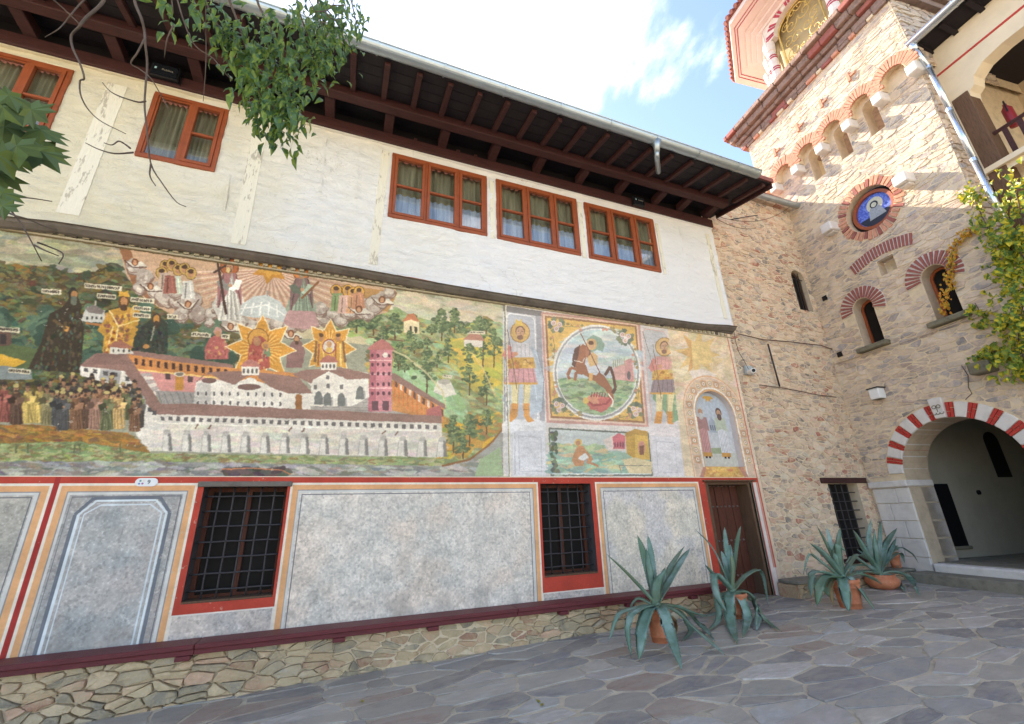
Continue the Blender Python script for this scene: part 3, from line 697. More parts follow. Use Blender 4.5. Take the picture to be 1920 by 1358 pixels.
ell(232, 566, 10, 13, (96, 60, 34)); ell(232, 566, 7, 9, (184, 130, 84)); poly([(222, 556), (224, 545), (232, 549), (240, 545), (243, 557)], (214, 160, 66)); ell(232, 577, 7, 6, (74, 52, 38)); line([(246, 588), (254, 572)], (214, 170, 90), .04)
poly([(152, 600), (160, 580), (164, 575), (196, 582), (198, 594), (192, 606), (155, 603)], (196, 196, 190)); poly([(158, 578), (178, 572), (196, 584), (190, 590), (166, 586)], (120, 110, 106)); [ell(163 + k * 9, 597, 2.2, 3, (60, 60, 60)) for k in range(4)]; line([(179, 573), (179, 564)], (180, 176, 168), .016); line([(160, 606), (190, 610)], (170, 110, 66), .03)
poly([(270, 610), (282, 600), (300, 598), (314, 606), (314, 664), (244, 664), (252, 632)], (46, 52, 44)); dabs([(255, 612), (312, 612), (312, 662), (250, 662)], [(34, 40, 36), (62, 70, 60), (50, 56, 50)], 120, 7, .6, 0, .3, .8)
ell(293, 599, 9, 12, (60, 52, 44)); ell(293, 599, 6, 8, (190, 130, 66)); ell(293, 609, 5.5, 7, (60, 46, 36)); ell(274, 650, 6, 4, (180, 126, 72)); line([(290, 612), (282, 640)], (150, 150, 130), .014)
poly([(392, 636), (404, 628), (422, 636), (430, 655), (428, 674), (384, 674), (384, 652)], (176, 92, 88)); dabs([(388, 640), (424, 640), (426, 672), (386, 672)], [(196, 116, 108), (140, 70, 66), (206, 160, 100)], 50, 5, .6, 0, .3, .8); ell(408, 622, 8, 9, (190, 140, 130)); ell(408, 626, 5, 6, (186, 132, 96)); ell(406, 652, 4, 3, (200, 150, 100))
poly([(546, 642), (556, 634), (566, 642), (572, 660), (566, 690), (536, 690), (538, 655)], (134, 98, 96)); ell(556, 636, 6, 7, (96, 66, 50)); ell(556, 637, 4.5, 5.5, (186, 136, 100)); ell(556, 643, 4, 4, (80, 56, 44))
for a in ((78, 541, 37), (158, 531, 71), (182, 550, 36), (245, 557, 44), (250, 573, 33), (250, 586, 33), (314, 589, 20), (360, 622, 36), (415, 626, 16), (-5, 612, 42), (16, 690, 42)): banner(*a)
# --- radiant icons
for (u, v, R_, r_, n, asp) in [(489, 654, 62, 36, 8, 1.05), (617, 652, 52, 32, 8, .95)]:
    star(u, v, R_ + 3, r_ + 3, n, (240, 226, 188), .06, 1, asp); star(u, v, R_, r_, n, (214, 148, 62), .06, 1, asp)
    for k in range(60):
        an = 2 * PI * k / 60; rr = r_ * 1.05; line([(u + 12 * math.cos(an), v + 12 * math.sin(an)), (u + rr * asp * math.cos(an), v + rr * math.sin(an))], (240, 200, 120) if k % 2 else (190, 118, 48), .012, .8)
ell(484, 636, 20, 21, (140, 90, 50)); ell(484, 636, 18, 19, (208, 150, 72)); poly([(466, 655), (476, 632), (490, 630), (503, 642), (506, 690), (462, 700)], (168, 78, 70)); ell(482, 640, 7, 9, (176, 124, 90)); poly([(494, 650), (504, 646), (508, 668), (492, 672)], (110, 134, 100)); ell(498, 648, 8, 8, (206, 150, 80)); ell(498, 649, 4.5, 5, (176, 124, 90)); dabs([(466, 655), (502, 655), (500, 690), (465, 696)], [(190, 100, 84), (130, 60, 58), (216, 170, 120)], 50, 5, .6, .2, .4, .8)
for u in (602, 634):
    ell(u, 632, 9, 10, (206, 140, 60)); ell(u, 634, 4.5, 6, (176, 124, 90)); ell(u, 629, 4.5, 3.5, (80, 56, 40)); poly([(u - 9, 643), (u + 9, 643), (u + 12, 688), (u - 11, 688)], (206, 150, 66)); line([(u - 4, 645), (u - 6, 686)], (150, 84, 60), .02); line([(u + 4, 645), (u + 5, 686)], (240, 206, 130), .02); line([(u - 9 if u < 610 else u + 9, 640), (u - 12 if u < 610 else u + 13, 680)], (120, 86, 60), .03)
ell(617, 650, 13, 14, (150, 70, 60)); ell(617, 650, 11, 12, (206, 198, 190)); ell(617, 646, 5, 6, (190, 140, 100)); poly([(612, 652), (623, 652), (624, 661), (611, 661)], (210, 170, 90))
# --- the walled monastery
RO, ROD, WH, WHD, OR, PK = (140, 106, 98), (108, 82, 78), (230, 224, 216), (166, 164, 164), (204, 132, 76), (206, 140, 136)
poly([(240, 665), (300, 670), (435, 690), (434, 712), (243, 692)], OR); poly([(238, 656), (300, 664), (436, 684), (437, 692), (300, 674), (238, 664)], RO); poly([(375, 685), (560, 700), (560, 722), (375, 712)], OR)
for k in range(13): u = 252 + k * 14; v = 672 + k * 1.75; poly([(u, v), (u + 6, v + .8), (u + 6, v + 13), (u, v + 12)], (66, 44, 40))
poly([(243, 692), (434, 712), (424, 738), (360, 738), (290, 732)], PK); line([(243, 692), (434, 712)], (240, 200, 120), .02)
for u, v in ((310, 700), (352, 706)): poly([(u, v), (u + 9, v + 1), (u + 9, v + 12), (u, v + 11)], (80, 60, 60))
poly([(328, 706), (344, 707), (344, 732), (328, 732)], (190, 130, 60)); ell(336, 702, 10, 5, (230, 220, 200)); ell(336, 702, 7, 3.4, (120, 110, 100))
for k in range(6): poly([(255 + k * 6, 700 + k * 7), (283 + k * 3, 700 + k * 6), (286 + k * 3, 705 + k * 6), (262 + k * 6, 707 + k * 7)], (224, 214, 204) if k % 2 else (170, 160, 158))
poly([(290, 733), (430, 738), (430, 765), (305, 763)], (150, 146, 144)); [line([(295 + k * 12, 735), (305 + k * 12, 762)], (118, 116, 116), .01) for k in range(8)]
poly([(583, 745), (690, 742), (830, 770), (830, 780), (583, 772)], (164, 158, 154)); [line([(590, 748 + k * 5), (700, 750 + k * 5)], (134, 130, 128), .008) for k in range(5)]
# tower and diagonal wing
poly([(735, 705), (832, 765), (832, 792), (735, 770)], OR); 
for k in range(11): u = 740 + k * 8.6; v = 712 + k * 5.4; poly([(u, v), (u + 5, v + 3), (u + 5, v + 16), (u, v + 12)], (232, 210, 190) if k % 2 else (90, 66, 60)); line([(u - 1, v - 4), (u - 1, v + 40)], (206, 110, 60), .02)
poly([(732, 700), (740, 700), (835, 760), (835, 768), (735, 712)], RO); poly([(800, 768), (826, 760), (829, 782), (800, 782)], (176, 96, 96))
poly([(694, 655), (736, 656), (734, 690), (734, 772), (690, 772), (694, 690)], (206, 128, 140)); poly([(694, 655), (706, 656), (704, 772), (690, 772)], (176, 96, 110)); poly([(688, 656), (700, 644), (716, 636), (730, 644), (741, 657)], (182, 108, 104)); line([(716, 637), (716, 630)], (150, 140, 120), .014)
for k in range(3): line([(692, 676 + k * 26), (735, 676 + k * 26)], (236, 190, 190), .014)
for r_ in range(5):
    for c_ in range(4): ell(698 + c_ * 10.5, 667 + r_ * 17 + (3 if r_ > 2 else 0), 2.6, 3.6, (84, 50, 62))
ell(722, 666, 5, 5, (236, 226, 216)); [poly([(697 + k * 20, 752), (709 + k * 20, 752), (709 + k * 20, 770), (697 + k * 20, 770)], (90, 60, 70)) for k in range(2)]
# churches
poly([(560, 700), (575, 695), (640, 690), (690, 700), (692, 745), (660, 762), (583, 762), (583, 725)], WH); poly([(548, 702), (572, 694), (640, 689), (694, 702), (694, 710), (650, 712), (616, 696), (588, 712), (583, 720)], RO)
for u, rr, v in ((597, 10, 745), (614, 9, 747), (640, 9, 748), (675, 9, 735)): poly([(u - rr * .8, v + 14), (u - rr * .8, v), (u - rr * .5, v - 8), (u, v - 11), (u + rr * .5, v - 8), (u + rr * .8, v), (u + rr * .8, v + 14)], (104, 108, 108)); line([(u + rr * .95, v + 14), (u + rr * .95, v - 2)], WHD, .02)
[poly([(u, v), (u + 6, v), (u + 6, v + 8), (u, v + 8)], (110, 106, 106)) for u, v in ((588, 722), (612, 720), (637, 722), (611, 704))]
poly([(600, 680), (632, 680), (630, 694), (602, 694)], WH); poly([(598, 680), (606, 670), (616, 666), (627, 670), (635, 680)], (176, 108, 96)); [ell(605 + k * 7, 687, 2, 4, (90, 86, 86)) for k in range(4)]
poly([(362, 768), (367, 716), (395, 710), (440, 718), (470, 708), (500, 722), (540, 735), (584, 735), (582, 772)], WH); poly([(440, 720), (468, 712), (500, 725), (498, 770), (440, 768)], (226, 220, 212)); poly([(368, 720), (395, 714), (395, 766), (362, 764)], (196, 192, 188))
poly([(364, 720), (380, 704), (396, 702), (420, 716), (440, 722), (462, 706), (480, 704), (506, 726), (540, 738), (586, 738), (560, 708), (500, 700), (440, 696), (392, 698)], RO); ell(467, 726, 22, 6, ROD); ell(392, 714, 14, 5, ROD)
poly([(452, 688), (487, 688), (485, 704), (454, 704)], WH); poly([(450, 688), (458, 678), (469, 674), (481, 678), (489, 688)], (176, 112, 104)); [ell(457 + k * 8, 696, 2.2, 4.6, (90, 86, 86)) for k in range(4)]
for r_ in range(2):
    for k in range(11): u = 371 + k * 15 + (4 if k > 5 else 0); ell(u, 738 + r_ * 17 + .25 * k, 3.4, 5.4, (240, 236, 230)); ell(u, 738 + r_ * 17 + .25 * k, 2.4, 4.3, (96, 92, 94))
poly([(554, 744), (566, 744), (566, 770), (554, 769)], (150, 96, 56)); ell(560, 744, 6, 5, (150, 96, 56))
# outer walls
poly([(150, 686), (228, 692), (292, 772), (300, 776), (278, 845), (256, 818), (244, 780), (238, 742), (225, 726), (150, 704)], WH); poly([(188, 692), (228, 694), (222, 722), (186, 712)], WHD)
poly([(148, 686), (180, 662), (238, 664), (302, 758), (350, 757), (828, 780), (828, 794), (297, 777), (288, 776), (232, 696)], RO)
for k in range(60): u = 240 + k * 1.0; line([(185 + k * 1.9, 664 + max(0, (k - 26)) * 2.6), (160 + k * 2.1, 684 + max(0, (k - 32)) * 3.0)], ROD, .008, .5)
poly([(206, 650), (217, 642), (232, 650), (250, 660), (250, 664), (206, 664)], (216, 210, 200)); poly([(202, 650), (216, 640), (234, 643), (252, 652), (232, 654)], (150, 96, 80)); [ell(u, 658, 1.8, 2.6, (60, 60, 60)) for u in (213, 222, 232, 242)]
for u, v in ((157, 690), (174, 692), (194, 696), (212, 698), (234, 706), (244, 720), (276, 764), (285, 770)): poly([(u, v), (u + 8, v + 1), (u + 8, v + 9), (u, v + 8)], (80, 78, 80))
poly([(242, 770), (246, 748), (256, 740), (268, 744), (274, 760), (268, 790), (255, 812)], (104, 104, 106)); line([(242, 770), (246, 748), (256, 740), (268, 744), (274, 760)], (150, 150, 150), .02)
poly([(297, 777), (828, 794), (828, 858), (278, 846), (286, 812)], (220, 214, 206)); dabs([(300, 796), (828, 812), (828, 856), (286, 842)], [(210, 204, 198), (226, 220, 210), (196, 190, 184), (218, 208, 196)], 360, 9, 4, 0, .1, .45)
line([(292, 793), (828, 809)], (240, 236, 228), .016)
for k in range(36):
    u = 301 + k * 14.6; v = 781 + k * .47
    if k % 12 in (5,): poly([(u - 8, v - 1), (u + 22, v), (u + 22, v + 13), (u - 8, v + 12)], (228, 222, 214)); line([(u - 8, v + 20), (u - 2, v + 13)], (120, 90, 80), .02); line([(u + 16, v + 22), (u + 22, v + 14)], (120, 90, 80), .02)
    poly([(u, v), (u + 7, v + .2), (u + 7, v + 8), (u, v + 7.8)], (96, 92, 94))
for k in range(15):
    u = 306 + k * 36.8; v0 = 806 + k * 1.0; v1 = 846 + k * .8
    poly([(u, v0 + 8), (u + 3, v0), (u + 12, v0), (u + 15, v0 + 8), (u + 15, v1), (u - 4, v1)], (176, 172, 168)); poly([(u + 10, v0 + 6), (u + 15, v0 + 8), (u + 17, v1), (u + 11, v1)], (120, 118, 118)); poly([(u + 1, v0 + 9), (u + 9, v0 + 9), (u + 9, v1), (u - 2, v1)], (218, 214, 208))
# foreground
FG = [(-160, 810), (0, 800), (110, 806), (200, 812), (262, 822), (280, 846), (828, 858), (943, 870), (943, 893), (-160, 893)]
poly([(-160, 800), (60, 796), (240, 812), (282, 848), (280, 852), (150, 830), (-160, 840)], (150, 108, 58)); dabs([(-60, 800), (60, 798), (240, 814), (270, 840), (150, 828), (-60, 836)], [(168, 118, 56), (130, 96, 56), (184, 134, 66), (112, 84, 52)], 520, 4.4, 4, .05, .15, .8)
poly([(-160, 836), (150, 828), (282, 850), (828, 860), (900, 866), (900, 876), (-160, 868)], (118, 136, 92)); dabs([(-60, 836), (150, 832), (282, 852), (828, 862), (828, 872), (-60, 864)], [(134, 156, 106), (106, 122, 82), (156, 164, 108), (130, 108, 74), (180, 178, 130)], 1300, 4.2, 4, .02, .2, .8)
poly([(-160, 866), (300, 866), (828, 874), (880, 862), (920, 832), (944, 802), (944, 894), (-160, 894)], (144, 146, 146)); dabs([(-60, 868), (300, 868), (828, 878), (930, 850), (940, 890), (-60, 890)], [(120, 124, 128), (166, 168, 166), (104, 106, 108), (186, 186, 180), (140, 130, 118)], 600, 6, 5, .02, .15, .75)
poly([(890, 893), (900, 862), (938, 838), (943, 893)], (140, 168, 130)); line([(828, 874), (880, 862), (920, 832), (944, 802)], (128, 84, 50), .03); dabs([(430, 880), (540, 880), (545, 893), (420, 893)], [(70, 66, 64), (90, 82, 78), (54, 52, 52)], 60, 8, 3, 0, .2, .9); line([(415, 880), (470, 878), (530, 882), (545, 890)], (206, 120, 80), .012)
[line([(u, 832), (u, 850)], (86, 100, 70), .014) for u in (30, 52, 140, 150, 225)]
# the crowd
crowd = []
for k in range(46):
    u = nr.uniform(95, 262); v = 800 - nr.rand() * 34 + max(0, (u - 215)) * .3; crowd.append((v, u, nr.uniform(58, 68)))
for k, u in enumerate((-40, -14, 8, 30, 52, 74, 88)): crowd.append((798 + nr.uniform(-6, 2), u, 76))
for k, u in enumerate((118, 142, 160, 178, 200, 222)): crowd.append((806 + nr.uniform(-3, 3), u, 74))
for v, u, h in sorted(crowd):
    c = [(70, 70, 72), (92, 96, 66), (120, 84, 62), (60, 60, 56), (150, 112, 96), (84, 60, 48), (128, 120, 84), (72, 64, 60)][nr.randint(8)]
    if 30 < u < 80: c = (200, 172, 96)
    if -20 < u < 30: c = (136, 74, 66)
    if 195 < u < 240 and nr.rand() > .4: c = (196, 160, 104)
    figure(u, v, h, c, None, (168, 122, 92), (58, 44, 38), w=.34, beard=nr.rand() > .5); ell(u, v - h * .965, h * .07, h * .045, (52, 44, 42) if nr.rand() > .3 else (190, 170, 110))
# --- right-hand field: pilasters, square icon, niche surround
poly([(943, 572), (1016, 584), (1026, 893), (943, 893)], (204, 200, 198)); poly([(943, 572), (1016, 584), (1016, 594), (943, 584)], (112, 108, 108))
poly([(950, 594), (955, 588), (996, 594), (1002, 600), (1008, 785), (954, 786)], (178, 178, 182)); line([(950, 785), (950, 594), (956, 588), (996, 594), (1002, 601), (1008, 785)], (236, 234, 230), .014); line([(946, 790), (946, 586)], (120, 116, 118), .012)
poly([(1004, 592), (1014, 594), (1022, 790), (1012, 788)], (150, 146, 150))
poly([(941, 795), (952, 788), (1010, 787), (1024, 798), (1024, 812), (941, 812)], (226, 222, 220)); poly([(962, 808), (1020, 808), (1024, 893), (962, 893)], (214, 212, 214)); line([(972, 818), (1014, 820), (1016, 884), (974, 884), (972, 818)], (178, 176, 182), .012); line([(965, 812), (966, 890)], (170, 168, 172), .012)
dabs([(945, 640), (965, 640), (965, 780), (945, 780)], [(150, 156, 160), (120, 128, 132), (188, 190, 190)], 60, 9, .6, 0, .4, .7)
def soldier(u, v, h, tunic, skirt, cape, halo, boots=(214, 138, 66)):
    k = h / 200; f = lambda a, b: (u + a * k, v + b * k)
    poly([f(-22, -150), f(10, -152), f(30, -135), f(44, -80), f(40, -20), f(16, -10), f(-6, -40), f(-26, -60)], cape); line([f(30, -135), f(44, -80), f(40, -22)], tuple(c * .7 for c in cape), .014); line([f(20, -120), f(30, -40)], tuple(min(255, c * 1.15) for c in cape), .02)
    ell(*f(-2, -170), 19 * k, 20 * k, (150, 100, 50)); ell(*f(-2, -170), 17.5 * k, 18.5 * k, halo)
    poly([f(-20, -82), f(-4, -82), f(-6, -30), f(-18, -30)], (226, 206, 150)); poly([f(4, -82), f(20, -82), f(15, -30), f(4, -30)], (226, 206, 150)); line([f(-4, -80), f(-7, -32)], (170, 140, 90), .012); line([f(6, -80), f(5, -32)], (170, 140, 90), .012)
    poly([f(-19, -34), f(-5, -34), f(-8, -8), f(-20, 2), f(-24, -2)], boots); poly([f(3, -34), f(16, -34), f(16, -10), f(26, 0), f(12, 2), f(5, -10)], boots); line([f(-18, -22), f(-7, -22)], (160, 92, 44), .012); line([f(4, -22), f(15, -22)], (160, 92, 44), .012)
    poly([f(-24, -112), f(22, -112), f(32, -70), f(-32, -70)], skirt); [line([f(-20 + q * 8, -108), f(-28 + q * 11, -72)], tuple(c * .72 for c in skirt), .012) for q in range(6)]; line([f(-31, -72), f(31, -72)], (214, 150, 66), .035)
    poly([f(-22, -150), f(18, -150), f(24, -118), f(20, -108), f(-22, -108), f(-26, -122)], tunic); poly([f(-26, -122), f(24, -122), f(28, -102), f(-28, -100)], (206, 152, 70)); dabs([f(-24, -120), f(24, -120), f(26, -102), f(-26, -102)], [(230, 184, 104), (160, 100, 50), (190, 110, 66)], 24, 5 * k, 1, 0, 1, .9); [line([f(-16 + q * 8, -148), f(-16 + q * 8, -124)], tuple(c * .8 for c in tunic), .01) for q in range(5)]
    line([f(-22, -144), f(-32, -122), f(-14, -128)], (206, 120, 110), .05 * k * 2); ell(*f(-11, -129), 5 * k, 4.5 * k, (196, 132, 96)); line([f(18, -144), f(32, -112), f(38, -90)], tuple(c * .9 for c in cape), .05)
    ell(*f(-2, -172), 9.2 * k, 10.6 * k, (112, 76, 58)); ell(*f(-2, -170), 7.6 * k, 9.8 * k, (204, 152, 116)); ell(*f(1, -169), 4 * k, 7 * k, (186, 132, 98), .7); ell(*f(-2, -160), 5.6 * k, 4.6 * k, (124, 84, 68)); line([f(-2, -171), f(-1.4, -166)], (150, 100, 76), .009); line([f(-4, -163), f(1, -163)], (140, 70, 60), .007); line([f(-7, -172), f(-3.5, -172)], (60, 40, 36), .009); line([f(0, -172), f(4, -172)], (60, 40, 36), .009)
    line([f(-26, -176), f(-8, -60)], (110, 84, 66), .012)
soldier(977, 790, 196, (200, 192, 190), (206, 140, 140), (176, 186, 194), (208, 160, 88)); poly([(965, 610), (967, 598), (973, 603), (977, 598), (981, 612)], (220, 176, 80))
poly([(1014, 585), (1200, 606), (1217, 801), (1025, 793)], (196, 138, 126)); poly([(1018, 589), (1196, 609), (1212, 797), (1029, 788)], (222, 186, 160)); poly([(1021, 592), (1193, 611), (1209, 794), (1032, 784)], (150, 98, 66)); poly([(1025, 596), (1190, 614), (1205, 790), (1035, 780)], (222, 172, 88))
cc = (1119, 699)
ell(*cc, 81, 88, (230, 222, 210), 1, .05, 48); ell(*cc, 78.5, 85.5, (136, 132, 134), 1, .05, 48); ell(*cc, 75, 82, (226, 220, 210), 1, .05, 48); ell(*cc, 73, 80, (178, 190, 192), 1, .05, 48)
def inc(u, v): return ((u - cc[0]) / 72.5) ** 2 + ((v - cc[1]) / 79.5) ** 2 < 1
disc = [(cc[0] + 72 * math.cos(t), cc[1] + 79 * math.sin(t)) for t in np.linspace(0, 2 * PI, 40, endpoint=False)]
dabs([p for p in disc if p[1] < 700], [(190, 202, 206), (168, 182, 188), (214, 210, 196), (180, 192, 186)], 160, 9, 5, 0, .1, .6)
poly([p for p in disc if p[1] > 706] , (132, 156, 110)); dabs([p for p in disc if p[1] > 706], [(120, 150, 104), (150, 174, 124), (96, 122, 86), (170, 180, 130), (92, 108, 84), (146, 166, 120), (158, 176, 140)], 700, 4.6, 3.2, 0, .25, .7)
poly([(1150, 690), (1186, 676), (1190, 716), (1150, 712)], (206, 150, 140)); poly([(1171, 686), (1171, 676), (1184, 672), (1188, 716), (1172, 714)], (190, 130, 124)); [line([(1150 + k * 4, 690 - k), (1150 + k * 4, 676 - k)], (150, 150, 110), .02) for k in range(6)]; ell(1179, 704, 3.6, 8, (90, 84, 84))
# rearing horse and cloaked rider
hb = (146, 86, 60)
poly([(1082, 652), (1094, 646), (1104, 652), (1106, 664), (1099, 668), (1096, 684), (1110, 690), (1124, 698), (1134, 706), (1146, 726), (1150, 742), (1152, 756), (1146, 758), (1142, 742), (1132, 728), (1116, 716), (1100, 706), (1086, 698), (1078, 688), (1074, 670)], hb)
poly([(1098, 652), (1106, 654), (1110, 670), (1104, 676), (1098, 668)], (160, 96, 70)); poly([(1078, 654), (1088, 646), (1084, 668), (1078, 690), (1072, 684), (1074, 666)], (84, 54, 46))
for a in ([(1086, 694), (1070, 690), (1064, 704), (1068, 712)], [(1092, 700), (1080, 698), (1078, 714)], [(1142, 736), (1140, 752), (1134, 758)]): line(a, hb, .055)
line([(1134, 704), (1144, 688), (1150, 706), (1154, 728), (1148, 738)], (84, 54, 46), .06); line([(1076, 676), (1092, 680), (1096, 672)], (230, 220, 200), .012); line([(1108, 650), (1103, 672)], (70, 44, 40), .012)
poly([(1098, 684), (1110, 672), (1120, 678), (1126, 694), (1118, 704), (1104, 702)], (196, 196, 200)); poly([(1100, 672), (1112, 660), (1120, 668), (1120, 684), (1106, 688)], (206, 160, 104)); poly([(1104, 700), (1112, 700), (1110, 714), (1104, 714)], (220, 160, 90))
poly([(1100, 636), (1112, 628), (1126, 634), (1134, 646), (1130, 660), (1120, 656), (1108, 662), (1104, 650)], (122, 150, 130)); ell(1109, 646, 10, 11, (208, 160, 104)); ell(1108, 648, 5, 6.5, (196, 146, 108)); ell(1108, 643, 5, 4, (90, 58, 44)); line([(1086, 620), (1128, 706)], (120, 74, 60), .02)
blob(1122, 756, 16, (190, 92, 84), 1, .3, asp=1.5); blob(1112, 750, 9, (206, 130, 100), 1, .4, asp=1.4); line([(1096, 748), (1112, 760), (1136, 758), (1148, 744)], (150, 60, 60), .04); blob(1098, 752, 6, (210, 168, 84)); line([(1140, 738), (1150, 752), (1146, 764)], (226, 214, 190), .03); [line([(1108 + k * 5, 745), (1110 + k * 5, 736)], (130, 60, 60), .02) for k in range(6)]
for rr_, c_r, w_r in ((81, (230, 222, 210), .035), (78, (150, 146, 146), .026), (75, (228, 222, 212), .014)):
    line([(cc[0] + rr_ * math.cos(t_), cc[1] + rr_ * 1.09 * math.sin(t_)) for t_ in np.linspace(0, 2 * PI, 60)], c_r, w_r)
def flowers(u, v, k=1.0):
    for q in range(13): an = nr.rand() * 6.3; blob(u + 12 * k * math.cos(an), v + 12 * k * math.sin(an), 4.5 * k, ((80, 92, 76), (110, 116, 86))[nr.randint(2)], .9, .4)
    for dx, dy in ((-5, -4), (6, -1), (0, 7)): ell(u + dx * k, v + dy * k, 5 * k, 5 * k, (222, 196, 190)); ell(u + dx * k, v + dy * k, 2.6 * k, 2.6 * k, (184, 130, 120)); ell(u + dx * k, v + dy * k, 1.1 * k, 1.1 * k, (240, 220, 160))
for a in ((1043, 610, 1), (1172, 632, 1), (1048, 762, 1), (1192, 770, 1)): flowers(*a)
for (u0, v0, u1, v1) in ((1056, 612, 1090, 614), (1160, 622, 1130, 614), (1036, 630, 1040, 668), (1186, 650, 1190, 690), (1040, 745, 1038, 715), (1062, 772, 1090, 778), (1180, 780, 1150, 786), (1196, 750, 1194, 716)):
    line([(u0, v0), ((u0 + u1) / 2 + nr.uniform(-4, 4), (v0 + v1) / 2), (u1, v1)], (120, 110, 70), .01)
    for q in range(7): f = nr.rand(); blob(u0 + (u1 - u0) * f + nr.uniform(-5, 5), v0 + (v1 - v0) * f + nr.uniform(-5, 5), 2.6, ((120, 120, 80), (206, 130, 104), (150, 120, 70))[nr.randint(3)], .9, .4)
# lower landscape with baptism
poly([(1028, 802), (1216, 812), (1224, 893), (1032, 893)], (90, 96, 84)); poly([(1031, 805), (1213, 815), (1221, 889), (1034, 889)], (190, 196, 190)); poly([(1033, 838), (1060, 832), (1120, 842), (1150, 848), (1216, 850), (1221, 889), (1034, 889)], (142, 174, 150))
dabs([(1034, 842), (1150, 850), (1180, 888), (1036, 888)], [(126, 170, 156), (166, 196, 176), (110, 150, 138), (206, 178, 130), (140, 176, 140)], 220, 6, 4, 0, .2, .8); dabs([(1034, 832), (1130, 838), (1130, 848), (1034, 846)], [(176, 190, 140), (206, 176, 130), (130, 160, 120)], 60, 6, 3, 0, .2, .8)
dabs([(1033, 812), (1042, 812), (1046, 885), (1034, 885)], [(70, 84, 66), (96, 104, 74), (60, 66, 52)], 60, 6, 1.2, 0, 1, .9)
poly([(1130, 826), (1150, 816), (1172, 820), (1172, 846), (1142, 844)], (222, 200, 186)); poly([(1148, 820), (1160, 812), (1172, 818), (1172, 842), (1150, 842)], (196, 90, 96)); [ell(1153 + k * 5, 834, 1.6, 5, (110, 50, 60)) for k in range(4)]
poly([(1172, 814), (1190, 808), (1214, 812), (1219, 862), (1190, 862), (1175, 850)], (214, 164, 72)); poly([(1172, 814), (1190, 808), (1191, 860), (1176, 852)], (190, 140, 58)); ell(1203, 840, 7, 13, (206, 130, 110)); poly([(1199, 836), (1207, 836), (1207, 853), (1199, 853)], (120, 70, 50)); poly([(1172, 812), (1190, 805), (1214, 809), (1215, 818), (1190, 815), (1173, 821)], (176, 128, 56)); poly([(1166, 862), (1190, 858), (1222, 866), (1222, 889), (1180, 889)], (224, 200, 150))
poly([(1078, 846), (1084, 836), (1092, 836), (1104, 850), (1112, 862), (1106, 868), (1098, 860), (1092, 874), (1078, 874), (1072, 862)], (190, 122, 78)); ell(1084, 830, 7, 7, (214, 166, 84)); ell(1084, 831, 4, 5, (170, 112, 80)); poly([(1086, 856), (1098, 850), (1104, 858), (1094, 864), (1084, 862)], (232, 228, 220)); line([(1100, 866), (1122, 874)], (176, 110, 74), .04); line([(1034, 889), (1221, 889)], (226, 232, 226), .016)
line([(1160, 872), (1165, 888)], (110, 100, 90), .01); line([(1160, 873), (1220, 874)], (110, 100, 90), .01)
# second pilaster
poly([(1200, 608), (1252, 616), (1286, 893), (1224, 893)], (210, 200, 196)); poly([(1205, 622), (1209, 617), (1244, 622), (1250, 630), (1266, 792), (1222, 790)], (186, 184, 184)); line([(1222, 790), (1205, 622), (1209, 617), (1244, 622), (1250, 630), (1266, 792)], (224, 150, 130), .012)
soldier(1247, 802, 178, (206, 142, 134), (142, 120, 124), (116, 152, 112), (212, 166, 104)); line([(1205, 622), (1240, 740)], (110, 84, 66), .01); line([(1267, 698), (1266, 740)], (90, 110, 80), .014)
poly([(1216, 802), (1226, 794), (1270, 796), (1284, 806), (1284, 820), (1218, 816)], (226, 214, 212)); poly([(1220, 818), (1274, 820), (1284, 893), (1226, 893)], (220, 214, 216)); line([(1230, 828), (1264, 830), (1270, 886), (1234, 886), (1230, 828)], (184, 180, 186), .011)
# worn panel with faded star
poly([(1252, 616), (1366, 630), (1425, 893), (1284, 893)], (222, 196, 160)); dabs([(1255, 620), (1362, 634), (1400, 760), (1270, 760)], [(226, 204, 172), (214, 182, 138), (230, 210, 186), (208, 176, 134)], 260, 10, 2.6, -.2, .6, .5)
star(1308, 662, 46, 21, 8, (222, 180, 110), .1, .95, .95); poly([(1281, 630), (1296, 640), (1299, 690), (1290, 698), (1296, 660)], (208, 150, 88)); poly([(1276, 662), (1296, 650), (1297, 672)], (212, 158, 92)); poly([(1296, 640), (1330, 642), (1336, 680), (1300, 686)], (226, 190, 120)); poly([(1292, 696), (1316, 692), (1344, 702), (1336, 710), (1300, 712)], (230, 214, 204), .8)
def archpts(u0, v0, grow): 
    x0, z0 = NI[0] - grow, NI[2]; x1 = NI[1] + grow; c = (x0 + x1) / 2; r = (x1 - x0) / 2
    return [mz(x0, 2.14), mz(x1, 2.14)] + [mz(c + r * math.cos(t), ncz + (r + .02) * math.sin(t)) for t in np.linspace(0, PI, 22)]
NI = (6.14, 7.08, 2.33); ncz = 3.30
fillT(archpts(0, 0, .30), (216, 160, 120)); fillT(archpts(0, 0, .27), (232, 204, 176)); fillT(archpts(0, 0, .255), (206, 172, 146)); fillT(archpts(0, 0, .055), (236, 228, 214)); fillT(archpts(0, 0, .02), (200, 140, 90))
c0_ = (NI[0] + NI[1]) / 2; r0_ = (NI[1] - NI[0]) / 2 + .155
fl_pts = [(c0_ + r0_ * math.cos(t), ncz + r0_ * math.sin(t)) for t in np.linspace(.0, PI, 13)] + [(c0_ - r0_, ncz - .17 * k) for k in range(1, 6)] + [(c0_ + r0_, ncz - .17 * k) for k in range(1, 6)]
def ellm(x, z, r, col, a=1, n=12): fillT([mz(x + r * math.cos(t), z + r * math.sin(t)) for t in np.linspace(0, 2 * PI, n, endpoint=False)], col, a)
